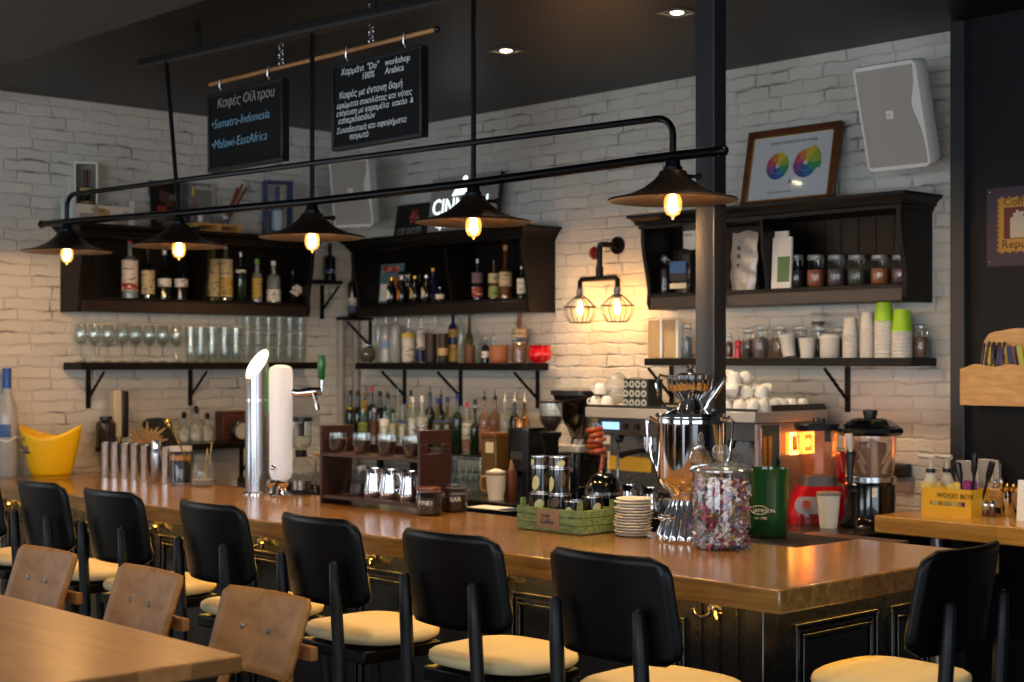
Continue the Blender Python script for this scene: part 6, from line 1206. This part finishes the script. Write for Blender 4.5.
# ================================================================ recessed downlights
DOWN = []
for px, py, lb in ((506, 50, 'square recessed ceiling spotlight above the pendant lamp'), (677, 12, 'square recessed ceiling spotlight beside the top of the steel column')):
    q = at(px, py, 'Z', HC); t = thing('ceiling_light', lb, 'ceiling light', (q.x, q.y, HC)); s_ = .06
    fr = MB()
    for x0_, x1_, y0_, y1_ in ((-s_, s_, -s_, -s_+.016), (-s_, s_, s_-.016, s_), (-s_, -s_+.016, -s_+.016, s_-.016), (s_-.016, s_, -s_+.016, s_-.016)): fr.bb(x0_, x1_, y0_, y1_, -.006, -.0005)
    fr.build('frame', P('downlight_frame', '#7d766c', .4, .5), t); MB().lathe([(.026, -.002), (.040, -.003), (.044, -.0005)], 24).build('reflector_ring', DGREY, t)
    MB().lathe([(0, -.008), (.02, -.007), (.026, -.003), (0, -.002)], 24).build('lamp', P('downlight_lamp', '#fff0d0', .3, emit=(1., .82, .55), es=9.), t); DOWN.append((q.x, q.y, HC-.03))
# ================================================================ purple poster and pen rack on the dark wall
a, b = at(987.5, 189, 'Y', 5.43), at(987.5, 267, 'Y', 5.43); PH = a.z-b.z
t = thing('poster', 'purple stamp poster screwed to the dark wall above the pen rack', 'poster', (a.x, 5.43, b.z)); PW = .5
MB().bb(0, PW, -.006, -.001, 0, PH).build('board', P('poster_purple', '#2c2036', .5), t)
for x in (.014, PW-.014):
    for z in (.02, PH-.015): m = MB(); m.ball(.006, (x, -.007, z), seg=8, rg=5); m.build('screw', STEEL, t)
sx0, sz0, sx1, sz1 = .05, PH*.18, PW-.05, PH*.86; m = MB(); m.T = Matrix.Translation((0, -.006, 0)) @ Matrix.Rotation(PI/2, 4, 'X'); m.prism([(sx0, sz0), (sx1, sz0), (sx1, sz1), (sx0, sz1)], .0015)
nz_ = 11
for i in range(nz_):
    z = sz0+(sz1-sz0)*(i+.5)/nz_
    for x in (sx0, sx1): m.cyl(.006, 0, .0015, 8, (x, z, 0))
for i in range(13):
    x = sx0+(sx1-sx0)*(i+.5)/13
    for z in (sz0, sz1): m.cyl(.006, 0, .0015, 8, (x, z, 0))
m.build('stamp_edge', P('stamp_ochre', '#b5862c', .5), t)
MB().bb(sx0+.024, sx1-.024, -.0085, -.0075, PH*.34, PH*.74).build('red_field', P('stamp_red', '#5e1a16', .5), t)
m = MB(); m.T = Matrix.Translation((0, -.0085, 0)) @ Matrix.Rotation(PI/2, 4, 'X'); cx_ = sx0+.085; m.prism([(cx_-.034, PH*.35), (cx_+.034, PH*.35), (cx_+.034, PH*.60), (cx_+.018, PH*.625), (cx_+.026, PH*.66), (cx_+.036, PH*.66), (cx_+.036, PH*.68), (cx_, PH*.68), (cx_, PH*.70), (cx_-.01, PH*.70), (cx_-.01, PH*.665), (cx_-.026, PH*.66), (cx_-.018, PH*.625), (cx_-.034, PH*.60)], .001); m.build('jar_emblem', P('stamp_cream', '#b9ae98', .6), t)
text('Coffee', 'lettering', t, (sx0+.02, -.0078, PH*.765), .042, P('stamp_brown', '#3a1f14', .6), sx=1.15); text('Republic', 'lettering', t, (sx0+.014, -.0078, PH*.225), .046, P('stamp_brown', ''), sx=1.1)
# pen rack
a, b = at(961.5, 369, 'Y', 5.33), at(961.5, 405, 'Y', 5.33); hb = a.z-b.z; RW = .52; PINE = wood('rack_pine', '#b9894f', '#d2a76c', .5, (3, 10, 16))
t = thing('pen_rack', 'pine wall rack with scalloped back holding pens and sachets', 'rack', (a.x, 5.43, b.z))
m = MB(); m.T = Matrix.Translation((0, -.10, 0)) @ Matrix.Rotation(PI/2, 4, 'X'); m.prism([(0, 0), (RW, 0), (RW, hb), (RW-.03, hb+.018)]+[(RW-.03-(RW-.09)*i/16, hb+.014+.006*cos(i*1.2)) for i in range(17)]+[(.02, hb+.006), (0, hb)], .012); m.build('front_board', PINE, t, bevel=.002)
for x in (0, RW-.012): MB().bb(x, x+.012, -.10, -.001, 0, hb).build('side_board', PINE, t)
MB().bb(.012, RW-.012, -.10, -.001, 0, .012).build('bottom_board', PINE, t)
zk = lambda y: at(990, y, 'Y', 5.41).z-b.z
m = MB(); m.T = Matrix.Rotation(PI/2, 4, 'X'); m.prism([(.03, 0), (RW-.03, 0), (RW-.03, zk(345)), (RW-.05, zk(333))]+[(RW-.06-(RW-.15)*i/12, zk(330)+.006*sin(i*.9)) for i in range(13)]+[(.065, zk(334)), (.045, zk(341)), (.03, zk(352))], .012); m.build('back_board', PINE, t, bevel=.002)
cols = [('black', CAPK)]*9+[('yellow', P('sachet_yellow', '#c9a53a', .5)), ('crimson', P('sachet_crimson', '#7a1a3a', .5)), ('purple', P('sachet_purple', '#4a2a6a', .5)), ('ochre', P('sachet_yellow', '')), ('navy', P('sachet_navy', '#22305f', .5)), ('violet', P('sachet_purple', '')), ('lime', P('sachet_lime', '#a8b03a', .5))]
for i, (cn, mm) in enumerate(cols):
    px = 974+2.6*i if i < 9 else 997+5.2*(i-9); X_ = at(px, 360, 'Y', 5.36).x-a.x; tl = thing('pen' if i < 9 else 'sachet', 'black marker pen upright in the pine rack, one of the tight bunch' if i < 9 else '%s sachet leaning in the pine rack, %s after the black pens' % (cn, ORD[i-9]), 'pen' if i < 9 else 'sachet', (a.x+X_, 5.375-.016*(i % 2), b.z+.0125), rot=(0, rad(8 if i < 9 else -10), 0), group='black pens in the rack' if i < 9 else 'sachets in the rack')
    hh = zk(342)-.012+R.uniform(-.01, .005)
    if i < 9: MB().lathe([(0, 0), (.006, 0), (.006, hh*.7), (.0068, hh*.7), (.0068, hh*.97), (.004, hh), (0, hh)], 8).build('barrel', mm, tl)
    else: MB().box(0, 0, hh*.48, .020, .006, hh*.96).build('packet', mm, tl, bevel=.002)
# ================================================================ side counter things
Bc = lambda px, py: at(px, py, 'Z', BZ)
a, b = Bc(921.5, 513.4), Bc(970.4, 517.6); w = b.x-a.x; h = at(921, 487, 'Y', a.y).z-BZ; YB = P('yellow_box_paint', '#d9ab24', .45)
t = thing('yellow_box', 'yellow wooden box lettered with two black words on the pale oak counter', 'box', (a.x, a.y, BZ)); D_ = .13
z1, z2 = h*.36, h*.53; m = MB()
for z0, zz in ((0, z1), (z2, h)): m.bb(0, w, 0, .01, z0, zz)
m.bb(0, w*.17, 0, .01, z1, z2); m.bb(w*.88, w, 0, .01, z1, z2); m.build('front_panel', YB, t); MB().bb(0, w, D_-.01, D_, 0, h).build('back_panel', YB, t)
for x in (0, w-.01): MB().bb(x, x+.01, .01, D_-.01, 0, h*.98).build('side_panel', YB, t)
MB().bb(.01, w-.01, .01, D_-.01, 0, .008).build('base_panel', YB, t); text('WOOD BOX', 'lettering', t, (w*.31, -.0006, h*.66), .026, CAPK, sx=1.02)
SUG = [P('sugar_yellow', '#d8c46a', .6), P('sugar_magenta', '#8a2a78', .5)]
for i in range(14):
    mag = i >= 9; x = .025+.0135*i; tl = thing('sugar_sachet', ('magenta' if mag else 'pale yellow')+' sugar sachet standing in the yellow box', 'sachet', (a.x+min(x, w-.03), a.y+.035+.045*(i % 2), BZ+.0085), rot=(rad(R.uniform(-12, 12)), rad(R.uniform(-25, 25) if not mag else R.uniform(-6, 6)), .3*(i % 3)), group=('magenta' if mag else 'yellow')+' sachets in the box')
    MB().box(0, 0, h*.58, .024, .004, h*(1.1 if not mag else 1.25)).build('packet', SUG[mag], tl)
for i, (dx, hh, tl_) in enumerate(((.15, .19, -10), (.17, .225, 3), (.19, .205, 16))):
    tl = thing('black_stirrer', ('shortest', 'tallest', 'outward-leaning')[i]+' black paddle standing among the magenta sachets', 'paddle', (a.x+dx, a.y+.06+.012*i, BZ+.0085), rot=(0, rad(tl_), 0)); m = MB(); m.tube([(0, 0, 0), (0, 0, hh*.6), (0, 0, hh*.72), (0, 0, hh*.97), (0, 0, hh)], [.005, .005, .012, .013, .006], 8); m.build('paddle', CAPK, tl)
for i, px in enumerate((930.5, 947)):
    yk = (5.19, 5.26)[i]; q = at(px, 480, 'Y', yk); hh = at(px, 456, 'Y', yk).z-BZ
    t = thing('spray_bottle', 'white pump bottle with black collar behind the yellow box, '+('beside the brick wall' if i == 0 else 'beside the dark wall'), 'bottle', (q.x, yk, BZ)); MB().lathe([(0, 0), (.028, 0), (.03, .006), (.03, hh*.5), (.014, hh*.68), (.013, hh*.74), (0, hh*.74)], 18).build('bottle_body', P('milk_plastic', '#c6c2b8', .4), t)
    MB().lathe([(0, hh*.70), (.017, hh*.70), (.017, hh*.77), (0, hh*.77)], 14).build('collar', CAPK, t); m = MB(); m.tube([(0, 0, hh*.77), (0, 0, hh*.96)], .008, 8); m.tube([(.02, 0, hh*.98), (-.05, 0, hh*.99)], .009, 8); m.build('pump_head', P('milk_plastic', ''), t)
for k, (p0, p1, y0) in enumerate(((955.5, 975, 460), (976, 993, 459))):
    A, B = at(p0, 470, 'Y', 5.31+.03*k), at(p1, 470, 'Y', 5.31+.03*k); w = B.x-A.x; hh = at(p0, y0, 'Y', 5.31).z-BZ
    t = thing('napkin_holder', 'pale napkin dispenser on the pale oak counter, '+('behind the black paddles' if k == 0 else 'next to the cutlery glasses'), 'napkin holder', (A.x, 5.31+.03*k, BZ)); MB().bb(0, w, 0, .012, 0, hh).build('front_plate', P('napkin_steel', '#a9a8a4', .4, .3), t, bevel=.003); MB().bb(.004, w-.004, .013, .055, 0, hh*.97).build('napkins', PAPER, t, bevel=.004); MB().bb(0, w, .056, .062, 0, hh*.9).build('back_plate', P('napkin_steel', ''), t)
for i, (px, py) in enumerate(((977, 515), (985, 516), (992, 516.5))):
    q = Bc(px, py); lobj('salt_shaker', '%s glass shaker in the row beside the yellow box' % ORD[i], 'shaker', (q.x, q.y-.0, BZ), [('glass_wall', [(0, 0), (.013, 0), (.014, .004), (.012, .04), (0, .04)], GLASS), ('spice', [(0, .003), (.011, .003), (.0105, .022), (0, .022)], P('paprika', ('#6a2a1a', '#7a6a5a', '#5a2a2a')[0], .7)), ('steel_cap', [(0, .04), (.013, .04), (.013, .052), (.007, .06), (0, .06)], CHROME)], 'glass shakers on the side counter', 14)
for i, (px, py, w, y0, mm, lb) in enumerate(((984, 509, 13, 484, GLASS, 'glass of steel spoons and forks behind the shakers'), (996, 511, 13, 481, P('dark_steel', '#3a3a3a', .2, .9), 'dark steel beaker of cutlery beside the spoon glass'), (1008, 516, 14, 486, CHROME, 'shiny beaker with brass and pale handles next to the slanted menu'))):
    q = Bc(px, py); r = msize(w, q)/2; hh = at(px, y0, 'Y', q.y).z-BZ; q.z = BZ; q.y += .03*(i == 0)
    t = lobj('cutlery_beaker', lb, 'beaker', q, [('beaker_wall', [(0, 0), (r*.9, 0), (r, .004), (r, hh*.8), (r*.94, hh*.8), (r*.9, .008), (0, .008)], mm)])
    for k in range(6):
        a_ = k*1.05+i; b0 = Vector((.5*r*cos(a_), .5*r*sin(a_), .012)); b1 = Vector((1.0*r*cos(a_), 1.0*r*sin(a_), hh*R.uniform(1.0, 1.16))); tl = thing('spoon', ('%s standing in the ' % ('steel spoon' if i < 2 else 'brass-coloured spoon'))+lb.split(' of ')[0].split(' with ')[0]+(' beside the spoon glass' if i == 1 else '')+' on the side counter', 'spoon', q, 0, 'spoons in the '+('spoon glass', 'dark beaker', 'shiny beaker')[i])
        m = MB(); m.tube([b0, b0+(b1-b0)*.72, b0+(b1-b0)*.8, b0+(b1-b0)*.93, b1], [.0025, .003, .007, .0085, .003], 7); m.build('spoon_body', CHROME if i < 2 else BRASS, tl)
q = Bc(1014, 520); t = thing('menu_stand', 'slanted white menu card with black edge on the side counter', 'menu', (q.x+.02, q.y-.02, BZ), rot=(0, 0, rad(20)))
m = MB(); m.prism([(0, .003), (.16, .003), (.16, .009), (0, .009)], .15, Matrix.Rotation(rad(-14), 4, 'X')); m.build('card', PAPER, t); m = MB(); m.prism([(0, .0095), (.16, .0095), (.16, .016), (0, .016)], .15, Matrix.Rotation(rad(-14), 4, 'X')); m.build('back_board', CAPK, t)
t = thing('serving_tray', 'pale wooden serving tray lying at the back of the side counter', 'tray', (at(1012, 480, 'Y', 5.28).x-.02, 5.28, BZ)); MB().bb(-.12, .35, 0, .13, .0, .02).build('tray_base', CAPK, t); MB().bb(-.12, .35, 0, .13, .0205, .09).build('stacked_slab', PINE, t, bevel=.005)
# ================================================================ clutter on the low side shelf
SZ = 1.215; Ls = lambda px, py=440, d=.13: at(px, py, 'X', WX+d)
q = Ls(119.5); hh = Ls(119, 390).z-SZ
t = thing('beer_tap', 'tall ivory and black tap handle standing behind the steel tumblers', 'beer tap', (q.x, q.y, SZ)); MB().bb(-.03, .03, -.045, .0, .045, hh).build('ivory_face', P('ivory', '#b9ad92', .4), t, bevel=.008); MB().bb(-.03, .03, .0005, .04, .045, hh*.985).build('black_face', CAPK, t, bevel=.008); MB().lathe([(0, 0), (.03, 0), (.03, .01), (.012, .02), (.012, .045), (0, .045)], 16).build('foot', BRASS, t)
q = Ls(106); lobj('wire_stand', 'dark glass jar at the end of the low side shelf', 'jar', (q.x, q.y, SZ), [('glass_wall', [(0, 0), (.05, 0), (.052, .12), (.03, .14), (0, .14)], SMK), ('lid', [(0, .14), (.032, .14), (.032, .155), (0, .155)], CAPK)])
q = Ls(140); t = thing('dried_flower', 'tan dried flower bundle lying behind the steel tumblers', 'dried flower', (q.x+.06, q.y, SZ))
for k in range(11): a_ = -1.4+.28*k; m = MB(); l_ = .09+.02*(k % 3); m.tube([(0, 0, .012), (.01, l_*.6*sin(a_), .012+l_*.5*cos(a_)), (.015, l_*sin(a_)*1.1, .012+l_*cos(a_)*.9)], [.006, .012, .003], 6); m.build('petal', P('tan_straw', '#a88458', .8, bump=.5), t)
q = Ls(157, 430, .08); t = thing('black_hat', 'round black felt hat lying behind the steel tumblers', 'hat', (q.x, q.y, SZ)); MB().lathe([(0, 0), (.10, .0), (.105, .01), (.085, .06), (.075, .115), (.05, .135), (0, .14)], 26).build('crown', P('black_felt', '#121214', .8), t); MB().lathe([(.08, .0), (.118, .002), (.118, .008), (.09, .012)], 26).build('brim', P('black_felt', ''), t)
for i, (px, hh, r, mm, lb) in enumerate(((184, .17, .04, LIDG, 'clear glass decanter with stopper on the low side shelf'), (196, .20, .045, LIDG, 'round clear decanter behind the brass stirrers'), (207, .16, .04, LIDG, 'small clear carafe beside the round decanter'))):
    q = Ls(px); lobj('decanter', lb, 'decanter', (q.x, q.y, SZ), [('glass_wall', [(0, 0), (r*.9, 0), (r, hh*.15), (r*.85, hh*.45), (r*.35, hh*.65), (r*.4, hh*.8)], mm), ('stopper', [(0, hh*.78), (r*.3, hh*.78), (r*.45, hh*.92), (r*.2, hh), (0, hh)], CHROME)])
q = Ls(236); t = thing('wooden_case', 'reddish brown wooden case on the low side shelf by the steel tap tower', 'case', (q.x-.05, q.y, SZ)); MB().bb(-.05, .03, -.07, .09, 0, .15).build('case_body', P('red_brown_wood', '#4a241a', .45), t, bevel=.005); MB().bb(-.052, .032, -.072, .092, .1505, .165).build('lid', P('red_brown_wood', ''), t, bevel=.004)
t = thing('alarm_clock', 'round black clock with pale dial in front of the wooden case', 'clock', (q.x+.06, q.y-.005, SZ)); m = MB(); m.T = Matrix.Translation((0, 0, .06)) @ Matrix.Rotation(PI/2, 4, 'Y'); m.lathe([(0, -.03), (.055, -.03), (.058, -.02), (.058, .01), (.05, .016), (.046, .012)], 26); m.build('housing', CAPK, t); m = MB(); m.T = Matrix.Translation((0, 0, .06)) @ Matrix.Rotation(PI/2, 4, 'Y'); m.lathe([(0, .0085), (.045, .008), (.045, .0065)], 24); m.build('dial', P('pale_dial', '#a9a69c', .4), t)
for sy in (-.03, .03): m = MB(); m.tube([(0, sy, .012), (0, sy*1.2, 0.0)], .006, 6); m.build('foot', CAPK, t)
# ================================================================ camera and light
cam = bpy.data.cameras.new('camera'); co = bpy.data.objects.new('camera', cam); COL.objects.link(co)
co.location = (0, 0, HE); co.rotation_euler = (PI/2, 0, TH); cam.sensor_width = 36; cam.lens = F/1024*36; cam.shift_y = 20/1024
cam.clip_start = .05; cam.dof.use_dof = True; cam.dof.focus_distance = 4.5; cam.dof.aperture_fstop = 4.0
sc.camera = co
def area(name, loc, rot, sx, sy, e, col):
    l = bpy.data.lights.new(name, 'AREA'); l.shape = 'RECTANGLE'; l.size = sx; l.size_y = sy; l.energy = e; l.color = col
    o = bpy.data.objects.new(name, l); COL.objects.link(o); o.location = loc; o.rotation_euler = rot; return o
def spot(name, loc, e, col, ang=95, blend=.6, tgt=None, size=.03):
    l = bpy.data.lights.new(name, 'SPOT'); l.energy = e; l.color = col; l.spot_size = rad(ang); l.spot_blend = blend; l.shadow_soft_size = size
    o = bpy.data.objects.new(name, l); COL.objects.link(o); o.location = loc
    if tgt: o.rotation_euler = (Vector(tgt)-Vector(loc)).to_track_quat('-Z', 'Y').to_euler()
    return o
# daylight through the two windows behind the viewer
area('window_daylight', (-3.75, -4.02, 1.48), (PI/2, 0, 0), 2.8, 2.4, 50, (.84, .92, 1.0))
area('window_daylight', (WX+.02, .05, 1.75), (0, -PI/2, 0), 1.6, 3.2, 16, (.85, .93, 1.0))
area('window_daylight', (3.97, 0, 1.5), (0, PI/2, 0), 2.3, 5.0, 60, (.84, .92, 1.0))
area('window_daylight', (.65, -4.02, 1.48), (PI/2, 0, 0), 3.4, 2.4, 90, (.84, .92, 1.0))
# ceiling spots: two belong to built fixtures, the others are added fill without fixtures
def point(name, loc, e, col, size=.02):
    l = bpy.data.lights.new(name, 'POINT'); l.energy = e; l.color = col; l.shadow_soft_size = size
    o = bpy.data.objects.new(name, l); COL.objects.link(o); o.location = loc; return o
for q, e in BULBS: point('bulb_light', q, e, (1., .60, .27) if e > 10 else (1., .47, .14))
point('sign_lamp', LSIGN, .25, (1., .26, .03))
for q in DOWN: spot('fixture_and_fill_spot', q, 34, (1., .74, .46), 100)
for q in ((-6.3, 4.6, 2.97), (-5.4, 4.75, 2.97), (-2.3, 3.4, 2.97), (-2.2, 4.9, 2.97), (-2.9, 2.2, 2.85), (-5.2, 2.2, 2.85)): spot('fixture_and_fill_spot', q, 30, (1., .74, .46), 100)  # added fill spots, no fixtures, to brighten the bar and the bottles
w = bpy.data.worlds.new('world'); sc.world = w; w.use_nodes = True
w.node_tree.nodes['Background'].inputs['Color'].default_value = (.6, .75, 1, 1); w.node_tree.nodes['Background'].inputs['Strength'].default_value = .2
sc.view_settings.view_transform = 'Standard'; sc.view_settings.look = 'None'; sc.view_settings.gamma = 1; sc.view_settings.use_curve_mapping = False
sc.view_settings.exposure = 1.0
sc.cycles.use_denoising = True
sc.cycles.max_bounces = 8; sc.cycles.transparent_max_bounces = 24; sc.cycles.sample_clamp_indirect = 4
